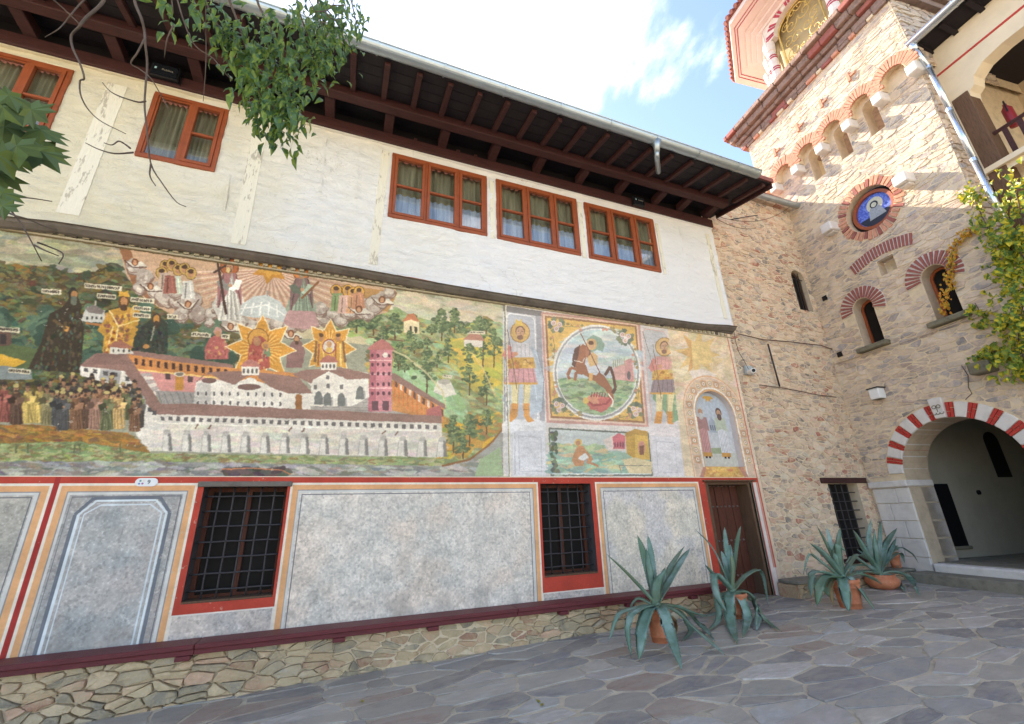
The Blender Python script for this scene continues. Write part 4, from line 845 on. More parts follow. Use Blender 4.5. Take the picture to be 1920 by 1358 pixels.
for k, (x, z) in enumerate(fl_pts):
    fillT([mz(x - .075, z - .07), mz(x + .075, z - .07), mz(x + .075, z + .07), mz(x - .075, z + .07)], (196, 132, 92) if k % 2 else (222, 186, 140), .8); ellm(x, z, .052, (150, 134, 104)); ellm(x, z, .038, (226, 206, 190)); ellm(x, z, .016, (190, 120, 90))
poly([(1318, 876), (1392, 874), (1402, 895), (1312, 895)], (218, 160, 72)); dabs([(1320, 878), (1390, 876), (1398, 893), (1316, 893)], [(230, 186, 100), (196, 130, 60)], 40, 5, 2, 0, .8, .8); poly([(1312, 895), (1318, 876), (1324, 876), (1320, 895)], (176, 110, 90)); poly([(1384, 876), (1392, 875), (1404, 895), (1396, 895)], (176, 110, 90))
poly([(1365, 630), (1369, 630), (1426, 905), (1420, 905)], (190, 86, 72)); 
fillT([mz(7.34, .1), mz(7.45, .1), mz(7.45, 5.1), mz(7.34, 5.1)], (220, 196, 170)); fillT([mz(7.325, .6), mz(7.355, .6), mz(7.355, 5.1), mz(7.325, 5.1)], (196, 84, 66)); fillT([mz(7.20, .35), mz(7.325, .35), mz(7.325, 2.1), mz(7.20, 2.1)], (214, 200, 196))
# frame lines of the big scene
fillT([mz(2.36, 2.13), mz(2.38, 2.13), mz(2.38, 5.0), mz(2.36, 5.0)], (226, 214, 180)); fillT([mz(2.35, 2.13), mz(2.36, 2.13), mz(2.36, 5.0), mz(2.35, 5.0)], (104, 96, 80)); fillT([mz(PX0, 4.965), mz(2.36, 4.965), mz(2.36, 4.985), mz(PX0, 4.985)], (90, 78, 54))
# small blurring wobble of brushwork over the pictures only
zcut = int((2.135 - PZ_0) * PPM)
top = IMG[zcut:]
hh, ww = top.shape[:2]
dx = ((fbm(hh, ww, 7, 3, 5) - .5) * 6).astype(int); dy = ((fbm(hh, ww, 7, 3, 6) - .5) * 6).astype(int)
yy, xx_ = np.mgrid[0:hh, 0:ww]
IMG[zcut:] = top[np.clip(yy + dy, 0, hh - 1), np.clip(xx_ + dx, 0, ww - 1)]
for _ in range(1):
    T_ = IMG[zcut:]; T_[1:-1] = (T_[:-2] + 2 * T_[1:-1] + T_[2:]) / 4; T_[:, 1:-1] = (T_[:, :-2] + 2 * T_[:, 1:-1] + T_[:, 2:]) / 4
n3_ = fbm(hh, ww, 3, 2, 91, .6)[..., None]; IMG[zcut:] *= .90 + .2 * n3_
n_ = fbm(hh, ww, 24, 5, 8, 2.2)[..., None]; n2_ = fbm(hh, ww, 5, 2, 9, 2.5)[..., None]
IMG[zcut:] *= .80 + .28 * n_ + .16 * n2_
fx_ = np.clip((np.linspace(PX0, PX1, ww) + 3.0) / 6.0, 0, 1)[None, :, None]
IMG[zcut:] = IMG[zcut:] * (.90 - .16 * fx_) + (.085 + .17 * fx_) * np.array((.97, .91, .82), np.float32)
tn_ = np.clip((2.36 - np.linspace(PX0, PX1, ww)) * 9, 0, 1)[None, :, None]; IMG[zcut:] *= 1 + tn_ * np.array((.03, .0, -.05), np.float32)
# --- the dado: red bands, peach frames, sponged marble fields
def rz_(x0, x1, z0, z1, col, a=1): fillT([mz(x0, z0), mz(x1, z0), mz(x1, z1), mz(x0, z1)], col, a)
rz_(PX0, 7.33, .35, 2.135, (192, 74, 58)); rz_(7.205, 7.325, .0, 2.05, (224, 212, 204)); rz_(7.28, 7.325, .6, 2.05, (206, 150, 132))
gx = lambda u: wxz(u, 905)[0]
def sponge(x0, x1, z0, z1, pal, seed, blue=0):
    ix0, ix1 = [int((x - PX0) * PPM) for x in (x0, x1)]; iz0, iz1 = [int((z - PZ_0) * PPM) for z in (z0, z1)]
    ix0 = max(0, ix0); h, w = iz1 - iz0, ix1 - ix0
    a = fbm(h, w, 60, 5, seed)[..., None]; b = fbm(h, w, 4, 3, seed + 1)[..., None]; c = fbm(h, w, 90, 3, seed + 2)[..., None]; d = fbm(h, w, 6, 2, seed + 3)[..., None]
    A, B_, C_ = [np.array(q, np.float32) / 255 for q in pal]
    t = np.clip((a - .5) * 3 + .5, 0, 1); f = A * (1 - t) + B_ * t; u = np.clip((c - .52) * 5, 0, 1) * .6; f = f * (1 - u) + C_ * u
    f = f * (1 + (b - .5) * .28) ; m = (d > .68); f = np.where(m, f * .9, f); m = (b > .74); f = np.where(m, f * .7 + .27, f); 
    g_ = fbm(h, w, 26, 4, seed + 5)[..., None]; v_ = fbm(h, w, 40, 3, seed + 6, .12)[..., None]; f = f * (1 + .12 * (g_ - .5)) * (1 + .08 * (v_ - .5)) * np.array((1.05, 1.02, .985)); hz_ = np.linspace(0, 1, h)[:, None, None]; st_ = np.clip((fbm(h, w, 50, 4, seed + 7)[..., None] - .35 - hz_ * .9) * 3, 0, .35); f = f * (1 - st_) + np.array((.62, .58, .54)) * st_; f = f * .92 + .08
    IMG[iz0:iz1, ix0:ix1] = np.clip(f, 0, 1)
def panel(x0, x1, z1=2.06, z0=.35, pal=((176, 176, 176), (206, 202, 198), (206, 190, 182)), seed=1, inner=False):
    rz_(x0, x1, z0, z1, (240, 226, 206)); rz_(x0 + .025, x1 - .025, z0, z1 - .025, (232, 172, 122)); rz_(x0 + .085, x1 - .085, z0, z1 - .085, (150, 148, 146)); rz_(x0 + .095, x1 - .095, z0, z1 - .095, (214, 210, 202))
    sponge(x0 + .12, x1 - .12, z0, z1 - .12, pal, seed)
    for o_, c in ((.135, (120, 118, 120)),):
        rz_(x0 + o_, x0 + o_ + .01, z0, z1 - o_, c); rz_(x1 - o_ - .01, x1 - o_, z0, z1 - o_, c); rz_(x0 + o_, x1 - o_, z1 - o_ - .01, z1 - o_, c)
P2a, P2b = gx(112), gx(372)
panel(PX0 - .2, gx(101), seed=20, pal=((164, 162, 154), (186, 182, 172), (174, 168, 164)))
panel(P2a, P2b, seed=30, pal=((150, 154, 154), (172, 168, 164), (160, 154, 154)))
xa, xb = P2a + .25, P2b - .26; zt = 1.86
sponge(xa, xb, .35, zt, ((156, 162, 164), (178, 176, 174), (178, 170, 168)), 40)
def frame_line(o_, col, w):
    c = .12
    pts = [(xa - o_, .35), (xa - o_, zt - c), (xa - o_ + c, zt + o_), (xb + o_ - c, zt + o_), (xb + o_, zt - c), (xb + o_, .35)]
    for (x0, z0), (x1, z1) in zip(pts, pts[1:]):
        L = math.hypot(x1 - x0, z1 - z0); nx, nz_ = -(z1 - z0) / L * w / 2, (x1 - x0) / L * w / 2
        fillT([mz(x0 + nx, z0 + nz_), mz(x1 + nx, z1 + nz_), mz(x1 - nx, z1 - nz_), mz(x0 - nx, z0 - nz_)], col)
frame_line(.045, (118, 122, 128), .032); frame_line(.015, (224, 230, 230), .022); frame_line(-.03, (216, 222, 224), .014)
panel(gx(546), gx(1008), seed=50, pal=((200, 198, 192), (216, 210, 202), (216, 200, 186)))
panel(gx(1115), gx(1309), seed=60, pal=((204, 200, 190), (218, 210, 196), (196, 196, 204)))
rz_(gx(101) - .0, gx(112), .35, 2.135, (172, 58, 52))
for (a, b_, zb) in ((372, 546, .70), (1008, 1115, .56)):
    xa_, xb_ = gx(a), gx(b_); rz_(xa_, xb_, .35, zb, (236, 222, 208)); sponge(xa_ + .015, xb_ - .015, .35, zb - .015, ((176, 172, 170), (206, 196, 188), (196, 180, 170)), 70 + a)
rz_(PX0, 7.33, 2.128, 2.14, (236, 216, 190))
n_ = fbm(zcut, PW, 30, 5, 18)[..., None]; IMG[:zcut] *= .9 + .18 * n_
# chips of lost paint
ch = fbm(PH, PW, 7, 3, 33); ch2 = fbm(PH, PW, 120, 3, 34); m_ = (ch > .86 - .09 * (ch2 > .64)); IMG[m_] = IMG[m_] * .5 + np.array((.80, .74, .66)) * .5
IMG = np.clip(IMG, 0, 1)
def to_image(name, arr):
    h, w = arr.shape[:2]; im = bpy.data.images.new(name, w, h); a = np.ones((h, w, 4), np.float32); a[..., :3] = arr
    im.pixels.foreach_set(a.ravel()); im.update(); im.pack(); return im
def painted(name, im, x0, x1, z0, z1):
    M = Mat(name); sp = M.n('ShaderNodeSeparateXYZ'); M.link(M.P(), sp.inputs[0])
    cb = M.n('ShaderNodeCombineXYZ'); M.link(M.math('DIVIDE', M.math('SUBTRACT', sp.outputs[0], x0), x1 - x0), cb.inputs[0]); M.link(M.math('DIVIDE', M.math('SUBTRACT', sp.outputs[2], z0), z1 - z0), cb.inputs[1])
    ti = M.n('ShaderNodeTexImage'); ti.image = im; ti.extension = 'EXTEND'; M.link(cb.outputs[0], ti.inputs[0])
    n1 = M.noise(26, 8, .7); c = M.mix(.35, ti.outputs[0], M.ramp(n1, [(.3, .72), (.7, 1.1)]), 'MULTIPLY')
    M.bump(M.math('ADD', M.math('MULTIPLY', M.noise(3, 5, .6), 2.0), n1), .006); return M.done(c, .82, .25)
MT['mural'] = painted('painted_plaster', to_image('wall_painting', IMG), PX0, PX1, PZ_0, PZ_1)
# niche picture: two robed founders holding a church under a blue sky
NX0, NX1, NZ0, NZ1 = 6.0, 7.2, 2.2, 3.9
SV = (IMG, PW, PH, PX0, PZ_0); PPM = 240
PX0, PZ_0 = NX0, NZ0; PW, PH = int(1.2 * PPM), int(1.7 * PPM); IMG = np.zeros((PH, PW, 3), np.float32)
for k in range(PH):
    f = k / PH; IMG[k] = np.array((.88, .85, .81)) * (1 - f) + np.array((.70, .75, .80)) * f
q = lambda x, z: (x * PPM, z * PPM)
def F(x, z, h, robe, cape, hair):
    rr = h * .07
    fillT([q(x - .11, z), q(x + .11, z), q(x + .10, z + h * .5), q(x + .13, z + h * .78), q(x - .13, z + h * .78), q(x - .1, z + h * .5)], robe)
    for k in range(5): a = x - .08 + k * .04; fillT([q(a, z + .05), q(a + .012, z + .05), q(a * .9 + x * .1 + .01, z + h * .7), q(a * .9 + x * .1, z + h * .7)], tuple(c * .75 for c in robe))
    fillT([q(x - .13, z + h * .78), q(x + .13, z + h * .78), q(x + .15, z + h * .5), q(x, z + h * .56), q(x - .15, z + h * .5)], cape)
    fillT([q(x - .11, z), q(x + .11, z), q(x + .11, z + .08), q(x - .11, z + .08)], (214, 150, 72)); 
    for cx_, cz_, r, c in ((x, z + h * .90, rr * 1.15, hair), (x, z + h * .88, rr * .85, (196, 146, 112)), (x, z + h * .80, rr * .85, hair)): fillT([q(cx_ + r * math.cos(t), cz_ + r * 1.2 * math.sin(t)) for t in np.linspace(0, 6.28, 14)], c)
    fillT([q(x - .06, z - .03), q(x - .01, z - .03), q(x - .01, z + .01), q(x - .06, z + .01)], (60, 40, 36)); fillT([q(x + .02, z - .03), q(x + .07, z - .03), q(x + .07, z + .01), q(x + .02, z + .01)], (60, 40, 36))
fillT([q(.1, .1), q(1.1, .1), q(1.1, .40), q(.1, .40)], (206, 202, 186)); fillT([q(.45, .38), q(.8, .38), q(.78, .5), q(.47, .48)], (160, 170, 130))
fillT([q(.52, .78), q(.70, .78), q(.70, .98), q(.61, 1.08), q(.52, .98)], (168, 174, 182)); [fillT([q(.54 + k * .05, .82), q(.57 + k * .05, .82), q(.57 + k * .05, .92), q(.54 + k * .05, .92)], (110, 116, 126)) for k in range(3)]
F(.36, .32, .96, (218, 156, 148), (176, 128, 120), (200, 196, 188)); F(.82, .32, .96, (230, 228, 228), (190, 196, 170), (104, 80, 70))
fillT([q(.61 + (.16 if k % 2 else .09) * math.cos(PI * k / 8), 1.5 - (.16 if k % 2 else .09) * abs(math.sin(PI * k / 8)) * .9) for k in range(9)], (222, 164, 74))
IMG *= (.88 + .2 * fbm(PH, PW, 10, 4, 77))[..., None]
MT['nicherev'] = simple('painted_niche_reveal', (206, 192, 188), .14, 8, .85, .004)
IMG = IMG * .85 + .12
MT['nichepaint'] = painted('niche_plaster', to_image('niche_picture', np.clip(IMG, 0, 1)), NX0, NX1, NZ0, NZ1)
# ------------------------------------------------------------------ the ground
R = random.Random(11)
g = MB()
xs = [-60, -20, -8, -3, 1.5, 4, 7, 11, 20, 60]; ys = [-60, -20, 0, 7, 20, 60]
for i in range(len(xs) - 1):
    for j in range(len(ys) - 1):
        g.face([(x, y, gz(x) - .004) for x, y in ((xs[i], ys[j]), (xs[i + 1], ys[j]), (xs[i + 1], ys[j + 1]), (xs[i], ys[j + 1]))])
ground = g.build('ground', MT['gmortar']); tag(ground, kind='structure')
def gfr(s, z, o): return Vector((s, z, gz(s) - .004 + o))
# flags stop at the plinth, the annex ledge and the gate steps
fl = cells(-4.2, 12.2, .3, 6.25, .74, .40, R, .62, .9, .9)
keep = []
for p in fl:
    cx = sum(a for a, b in p) / len(p); cy = sum(b for a, b in p) / len(p)
    if cy > 6.02 and cx < 5.9: continue
    keep.append(p)
def flag_geo(p):
    n = len(p); cx = sum(a for a, b in p) / n; cy = sum(b for a, b in p) / n
    t1, t2 = R.uniform(-.004, .004), R.uniform(-.004, .004); h = R.uniform(.005, .012); v = []
    for s_, o in ((1, -.01), (.995, h * .75), (.965, h)):
        for a, b in p: v.append(gfr(cx + (a - cx) * s_, cy + (b - cy) * s_, o + t1 * (a - cx) / .3 + t2 * (b - cy) / .3))
    f = []
    for k in (0, 1):
        for i in range(n): f.append((k * n + i, k * n + (i + 1) % n, (k + 1) * n + (i + 1) % n, (k + 1) * n + i))
    f.append(tuple(range(2 * n, 3 * n))); return v, f
its = []
for p in keep:
    q = round_poly(p, R.uniform(.006, .022), R, .0)
    if q is not None:
        q2 = []
        for i_ in range(len(q)):
            a_, b_ = q[i_], q[(i_ + 1) % len(q)]; q2 += [a_, ((a_[0] + b_[0]) / 2, (a_[1] + b_[1]) / 2)]
        q = [(a_ + R.uniform(-.011, .011), b_ + R.uniform(-.011, .011)) for a_, b_ in q2]
    if q is None or area(q) < .006: continue
    its.append((seen_area(gfr, q, 0), q))
its.sort(key=lambda t: -t[0]); rest = MB()
for k, (sa, q) in enumerate(its):
    v, f = flag_geo(q)
    if k < 300 and sa > 40:
        me = bpy.data.meshes.new('flagstone'); me.from_pydata([tuple(x) for x in v], [], f); me.materials.append(MT['flag'])
        ob = bpy.data.objects.new('flagstone', me); COL.objects.link(ob); ob.parent = ground
    else:
        i = len(rest.v); rest.v += [tuple(x) for x in v]; rest.f += [tuple(i + a for a in t) for t in f]; rest.mi += [0] * len(f)
rest.build('small_paving_stones', MT['flag_s'], ground, norm=False)['kind'] = 'stuff'
for p, lab in (((679, 1318), 'small yellow leaf lying on paving below the widest marbled panel'), ((1010, 1318), 'left one of two tiny yellow leaves lying close together on paving'), ((1016, 1325), 'right one of two tiny yellow leaves lying close together on paving')):
    q = GP(*p); b = MB(); a = R.uniform(0, 6); L = .035
    pts = [(-1, 0), (-.4, .35), (.3, .32), (1, .05), (.3, -.3), (-.4, -.33)]
    z0 = q.z + .014
    b.prism(lambda s, z, o: Vector((q.x + math.cos(a) * s * L - math.sin(a) * z * L, q.y + math.sin(a) * s * L + math.cos(a) * z * L, z0 + o)), pts, 0, .003)
    o = b.build('fallen_leaf', MT['garland']); tag(o, lab, 'leaf', 'fallen leaves on the paving')

# ------------------------------------------------------------------ the long painted building
B = empty('refectory_building', (1, 8, 0), 'long painted building with cream upper storey, deep dark eaves and mural below', 'building')
def bp(mb, name, mat, **k): 
    o = mb.build(name, mat, B, **k); o.matrix_parent_inverse = Matrix.Translation((-1, -8, 0)); return o
def under(o, parent):                                 # child of a part that sits at the world origin (after its own parent's inverse)
    o.parent = parent; return o
# mural wall with openings
XL = -9.0
def wx(*pts): return [wxz(*p) for p in pts]
w1 = wx((381, 913), (542, 911), (508, 1122), (341, 1131)); w2 = wx((1015, 906), (1108.7, 907.7), (1119.7, 1076), (1018.9, 1082))
def avg_rect(q):   # TL TR BR BL
    return (q[0][0] + q[3][0]) / 2, (q[1][0] + q[2][0]) / 2, (q[2][1] + q[3][1]) / 2, (q[0][1] + q[1][1]) / 2
W1 = avg_rect(w1); W2 = avg_rect(w2)
DOOR = (6.06, 7.19, gz(6.6), 2.06)
ncz = 3.30; NI = (6.14, 7.08, 2.33)
niche = arch_loop(NI[0], NI[1], NI[2], ncz, 14)
wall = MB(); wall.two = True
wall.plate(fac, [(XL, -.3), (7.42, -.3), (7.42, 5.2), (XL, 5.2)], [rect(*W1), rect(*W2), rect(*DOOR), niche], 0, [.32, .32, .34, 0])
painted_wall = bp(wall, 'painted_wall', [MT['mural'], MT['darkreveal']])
# niche back
nb = MB(); nb.prism(fac, niche, -.2, -.118); bp(nb, 'niche_painting', MT['nichepaint'])
nb = MB()
for k in range(len(niche)):
    a_, b_ = niche[k], niche[(k + 1) % len(niche)]; nb.face([fac(*a_, .001), fac(*b_, .001), fac(*b_, -.12), fac(*a_, -.12)])
bp(nb, 'niche_reveal', MT['nicherev'])
# ground floor windows with grilles
for Wn, nv, nh in ((W1, 5, 7), (W2, 4, 7)):
    x0, x1, z0, z1 = Wn
    wf = MB()
    fw = .05
    for r_ in ((x0, x1, z0, z0 + fw), (x0, x1, z1 - fw, z1), (x0, x0 + fw, z0 + fw, z1 - fw), (x1 - fw, x1, z0 + fw, z1 - fw), ((x0 + x1) / 2 - .03, (x0 + x1) / 2 + .03, z0 + fw, z1 - fw)):
        wf.box(fac, *r_, -.318, -.25)
    fo = bp(wf, 'window', MT['door'])
    pn = MB(); pn.box(fac, x0 + fw, x1 - fw, z0 + fw, z1 - fw, -.30, -.29); under(pn.build('pane', MT['paneblk']), fo)
    bk = MB(); bk.box(fac, x0 - .02, x1 + .02, z0 - .02, z1 + .02, -.36, -.322); under(bk.build('shutter_board', MT['dark']), fo)
    gr = empty('window_grille', fac((x0 + x1) / 2, z0, -.1), None); gr.parent = B
    gr.matrix_parent_inverse = Matrix.Translation((-1, -8, 0)); loc = gr.location.copy()
    def gch(mb, nm):
        o = mb.build(nm, MT['iron'], smooth=True); o.parent = gr; o.matrix_parent_inverse = Matrix.Translation(-loc)
    for k in range(1, nv + 1):
        s = x0 + (x1 - x0) * k / (nv + 1); t = MB()
        t.tube([fac(s + .002 * math.sin(q * 1.9 + k), z0 - .02 + (z1 - z0 + .04) * q / 8, -.12) for q in range(9)], .0115, 6); gch(t, 'grille_bar')
    for k in range(1, nh + 1):
        z = z0 + (z1 - z0) * (k - .35) / (nh + .3); t = MB()
        t.tube([fac(x0 - .02 + (x1 - x0 + .04) * q / 10, z + .0025 * math.sin(q * 1.6 + k * 2), -.108) for q in range(11)], .011, 6); gch(t, 'grille_bar')
    if Wn is W1:
        t = MB(); t.box(fac, x0 - .06, x1 + .05, z1 - .005, z1 + .055, -.05, .035); bp(t, 'lintel', MT['greymould'], bevel=.006)
    t = MB(); t.box(fac, x0, x1, z0 - .002, z0 + .022, -.24, .004); bp(t, 'window_sill', MT['jambwood'], bevel=.004)
# door
x0, x1, z0, z1 = DOOR
dr = MB(); dr.box(fac, x0, x1, z0, z1, -.36, -.33); door = bp(dr, 'door', MT['dark'])
npl = 5
for k in range(npl):
    a = x0 + .1 + (x1 - x0 - .2) * k / npl; b_ = x0 + .1 + (x1 - x0 - .2) * (k + 1) / npl
    t = MB(); t.box(fac, a + .005, b_ - .005, z0 + .03, z1 - .05, -.33, -.285 - .006 * (k % 2)); under(t.build('plank', MT['door'], bevel=.006), door)
for zz_ in (.35, .92, 1.5, 1.86):
    for k in range(9):
        s = x0 + .17 + (x1 - x0 - .34) * k / 8
        t = MB(); t.prism(fac, circle(s, z0 + zz_, .019, 8), -.287, -.262, .5); under(t.build('stud', MT['studiron']), door)
t = MB()
t.box(fac, x0, x0 + .095, z0, z1 - .001, -.33, -.02).box(fac, x1 - .095, x1, z0, z1 - .001, -.33, -.02).box(fac, x0 + .096, x1 - .096, z1 - .05, z1 - .001, -.33, -.02)
bp(t, 'door_frame', MT['jambwood'], bevel=.008)
t = MB(); t.box(fac, x0 - .02, x1 + .02, gz(6.6) - .1, gz(6.6) + .035, -.36, .08); bp(t, 'threshold', MT['ledge'], bevel=.01)
t = MB(); t.box(fac, x0 - .05, x1 + .06, z1 + .002, z1 + .03, -.05, .045); bp(t, 'door_lintel', MT['jambwood'], bevel=.006)
# moulding and dentils under the overhang
lip = [(0, 405), (112.7, 416.3), (240, 437.5), (360, 453.8), (480, 472), (600, 491.3), (720, 512), (840, 534), (960, 553.8), (1080, 572), (1200, 590.5), (1320, 607.6), (1369, 610)]
YU = 6.04                                              # plane of the upper storey
lipz = [wxz(u, v, YU - .03) for u, v in lip]
def lipat(x):
    if x <= lipz[0][0]: return lipz[0][1]
    for (a, b), (c, d) in zip(lipz, lipz[1:]):
        if x <= c: return b + (d - b) * (x - a) / (c - a)
    return lipz[-1][1]
def ufr(s, z, o): return Vector((s, YU - o, z))
xe = 7.36; N = 60
t = MB()
for k in range(N):
    a = XL + (xe + .12 - XL) * k / N; b_ = XL + (xe + .12 - XL) * (k + 1) / N
    prof = lambda x: [(6.035, lipat(x) - .004), (6.05, lipat(x) - .03), (6.12, lipat(x) - .07), (6.165, lipat(x) - .075), (6.165, 5.085), (6.2, 5.082)]
    pa, pb = prof(a), prof(b_)
    for i in range(len(pa) - 1): t.face([(a, *pa[i]), (b_, *pb[i]), (b_, *pb[i + 1]), (a, *pa[i + 1])])
    t.face([(a, 6.0, lipat(a) + .0), (b_, 6.0, lipat(b_)), (b_, 6.035, lipat(b_) - .004), (a, 6.035, lipat(a) - .004)])
t.face([(xe + .12, *q) for q in prof(xe + .12)])
bp(t, 'cove_moulding', MT['greymould'], smooth=False)
t = MB(); t.box(fac, XL, 7.44, 4.985, 5.008, 0, .02); bp(t, 'string_fillet', MT['dentil'])
dm = {}
for nm, mt in (('a', 'dentil'), ('b', 'dentil_d')):
    mb = MB(); mb.box(lambda s, z, o: Vector((s, -o, z)), 0, .062, 0, .052, -.001, .034); q = mb.build('dentil', MT[mt], bevel=.004); dm[nm] = q
k = 0; s = -4.45
while s < 7.36:
    src = dm['b' if (R.random() < .18 or 2.55 < s < 3.05) else 'a']
    o = src.copy(); COL.objects.link(o); o.parent = B; o.matrix_parent_inverse = Matrix.Translation((-1, -8, 0)); o.location = (s, YW, 5.018 + .028 * 0)
    s += .117; k += 1
for q in dm.values(): bpy.data.objects.remove(q)
# upper storey: uneven limewashed wall
UW = []
def urect(TL, TR, BR, BL):
    q = [wxz(*p, YU) for p in (TL, TR, BR, BL)]
    return ((q[0][0] + q[3][0]) / 2, (q[1][0] + q[2][0]) / 2, (q[2][1] + q[3][1]) / 2, (q[0][1] + q[1][1]) / 2)
wB = urect((291.7, 173), (430, 207.8), (402.9, 324.5), (253.4, 291.7))
wC = urect((735, 286), (912, 333.3), (913, 444.5), (728, 406.3)); wD = urect((929, 337), (1079.7, 373.4), (1088.8, 481), (932, 448))
wE = urect((1095.4, 380.7), (1223.6, 411.7), (1238.8, 511.7), (1103.3, 484.6))
ar = wxz(141.4, 136, YU); br = wxz(84.4, 260.5, YU); xr = (ar[0] + br[0]) / 2
wA = (xr - (wB[1] - wB[0]), xr, wB[2], wB[3])
ZT = 7.62
beamz = 7.47
wins = [wA, wB, wC, wD, wE]
nx, nzg = 330, 64
mb = MB(); vid = {}
SLN = [(wxz(*a_, YU), wxz(*b_, YU), w_) for a_, b_, w_ in (((221, 160), (127, 402), .11), ((491, 228), (447, 458), .09), ((724, 284), (699, 496), .065))]
def disp(x, z, lo):
    d = disp0(x, z)
    for (xa, za), (xb, zb), hw in SLN:
        xm = xa + (xb - xa) * (z - za) / (zb - za); d *= min(1, max(0, (abs(x - xm) - hw) / .07))
    return d
def disp0(x, z):
    d = .022 * noise.noise(Vector((x * 1.3, z * 3.2, 0))) + .020 * noise.noise(Vector((x * 3.6, z * 8 + .8 * math.sin(x * 2), 3)))
    d += .010 * noise.noise(Vector((x * 9, z * 16, 7))) + .01 * noise.noise(Vector((x * .6, z * .8, 9)))
    if 2.3 < x < 7.4 and z < 6.6: d *= .35
    return d
for i in range(nx + 1):
    x = XL + (xe - XL) * i / nx; lo = lipat(x)
    for j in range(nzg + 1):
        z = lo + (ZT - lo) * j / nzg
        o = disp(x, z, lo)
        if j < 3: o += .03 * (1 - j / 3.) ** 2
        vid[i, j] = len(mb.v); mb.v.append((x, YU - o, z))
for i in range(nx):
    x = XL + (xe - XL) * (i + .5) / nx
    for j in range(nzg):
        z = (mb.v[vid[i, j]][2] + mb.v[vid[i, j + 1]][2]) / 2
        if any(a + .05 < x < b_ - .05 and c + .05 < z < d - .03 for a, b_, c, d in wins): continue
        mb.f.append((vid[i, j], vid[i + 1, j], vid[i + 1, j + 1], vid[i, j + 1])); mb.mi.append(0)
i = len(mb.v); lo = lipat(xe)
mb.face([(xe, YU - .03, lo), (xe, YW + .2, lo), (xe, YW + .2, ZT), (xe, YU, ZT)])
up = bp(mb, 'upper_wall', MT['stucco'], smooth=True, norm=False)
def strip(p0, p1, w, name='timber_post', mat='peeled', th=.014, zb=None):
    a = wxz(*p0, YU); b_ = wxz(*p1, YU); t = MB(); n = 14; L = []; Rr = []
    for k in range(n + 1):
        f = k / n; x = a[0] + (b_[0] - a[0]) * f; z = a[1] + (b_[1] - a[1]) * f
        L.append((x - w / 2 + R.uniform(-.003, .003), z)); Rr.append((x + w / 2 + R.uniform(-.003, .003), z))
    for k in range(n):
        for o0, o1, pa, pb in ((th, th, L, Rr), (-.02, th, L, L), (th, -.02, Rr, Rr)):
            t.face([ufr(*pa[k], o0), ufr(*pb[k], o1), ufr(*pb[k + 1], o1), ufr(*pa[k + 1], o0)])
    t.face([ufr(*L[0], -.02), ufr(*L[0], th), ufr(*Rr[0], th), ufr(*Rr[0], -.02)])
    bp(t, name, MT[mat])
strip((221, 160), (127, 402), .22, th=.007); strip((491, 228), (447, 458), .18, th=.007); strip((724, 284), (699, 496), .13, th=.007)
strip((922, 340), (924, 448), .085); strip((1086.5, 380), (1096, 484), .085); strip((1231, 420), (1247, 515), .07); strip((1325, 440), (1360, 598), .09, th=.02)
for a, b_ in (((611, 260), (600, 360)), ((672, 276), (667, 372)), ((553, 246), (536, 300)), ((430, 330), (420, 395)), ((1275, 425), (1280, 470))):
    strip(a, b_, .03, 'lath_ridge', 'stucco', .012)
# upper windows
def sash(parent, x0, x1, z0, z1, rows, fw=.05, o1=.03, screen=False):
    t = MB(); 
    for r_ in ((x0, x1, z0, z0 + fw), (x0, x1, z1 - fw, z1), (x0, x0 + fw, z0 + fw, z1 - fw), (x1 - fw, x1, z0 + fw, z1 - fw)): t.box(ufr, *r_, -.03, o1)
    if rows == 2: t.box(ufr, x0 + fw, x1 - fw, (z0 + z1) / 2 - .018, (z0 + z1) / 2 + .018, -.03, o1 - .006)
    so = t.build('sash', MT['frame'], bevel=.004); so.parent = parent
    zs = [(z0 + fw, z1 - fw)] if rows == 1 else [(z0 + fw, (z0 + z1) / 2 - .018), ((z0 + z1) / 2 + .018, z1 - fw)]
    for a, b_ in zs:
        p = MB(); p.box(ufr, x0 + fw, x1 - fw, a, b_, -.012, -.006); q = p.build('pane', MT['clear']); q.parent = so
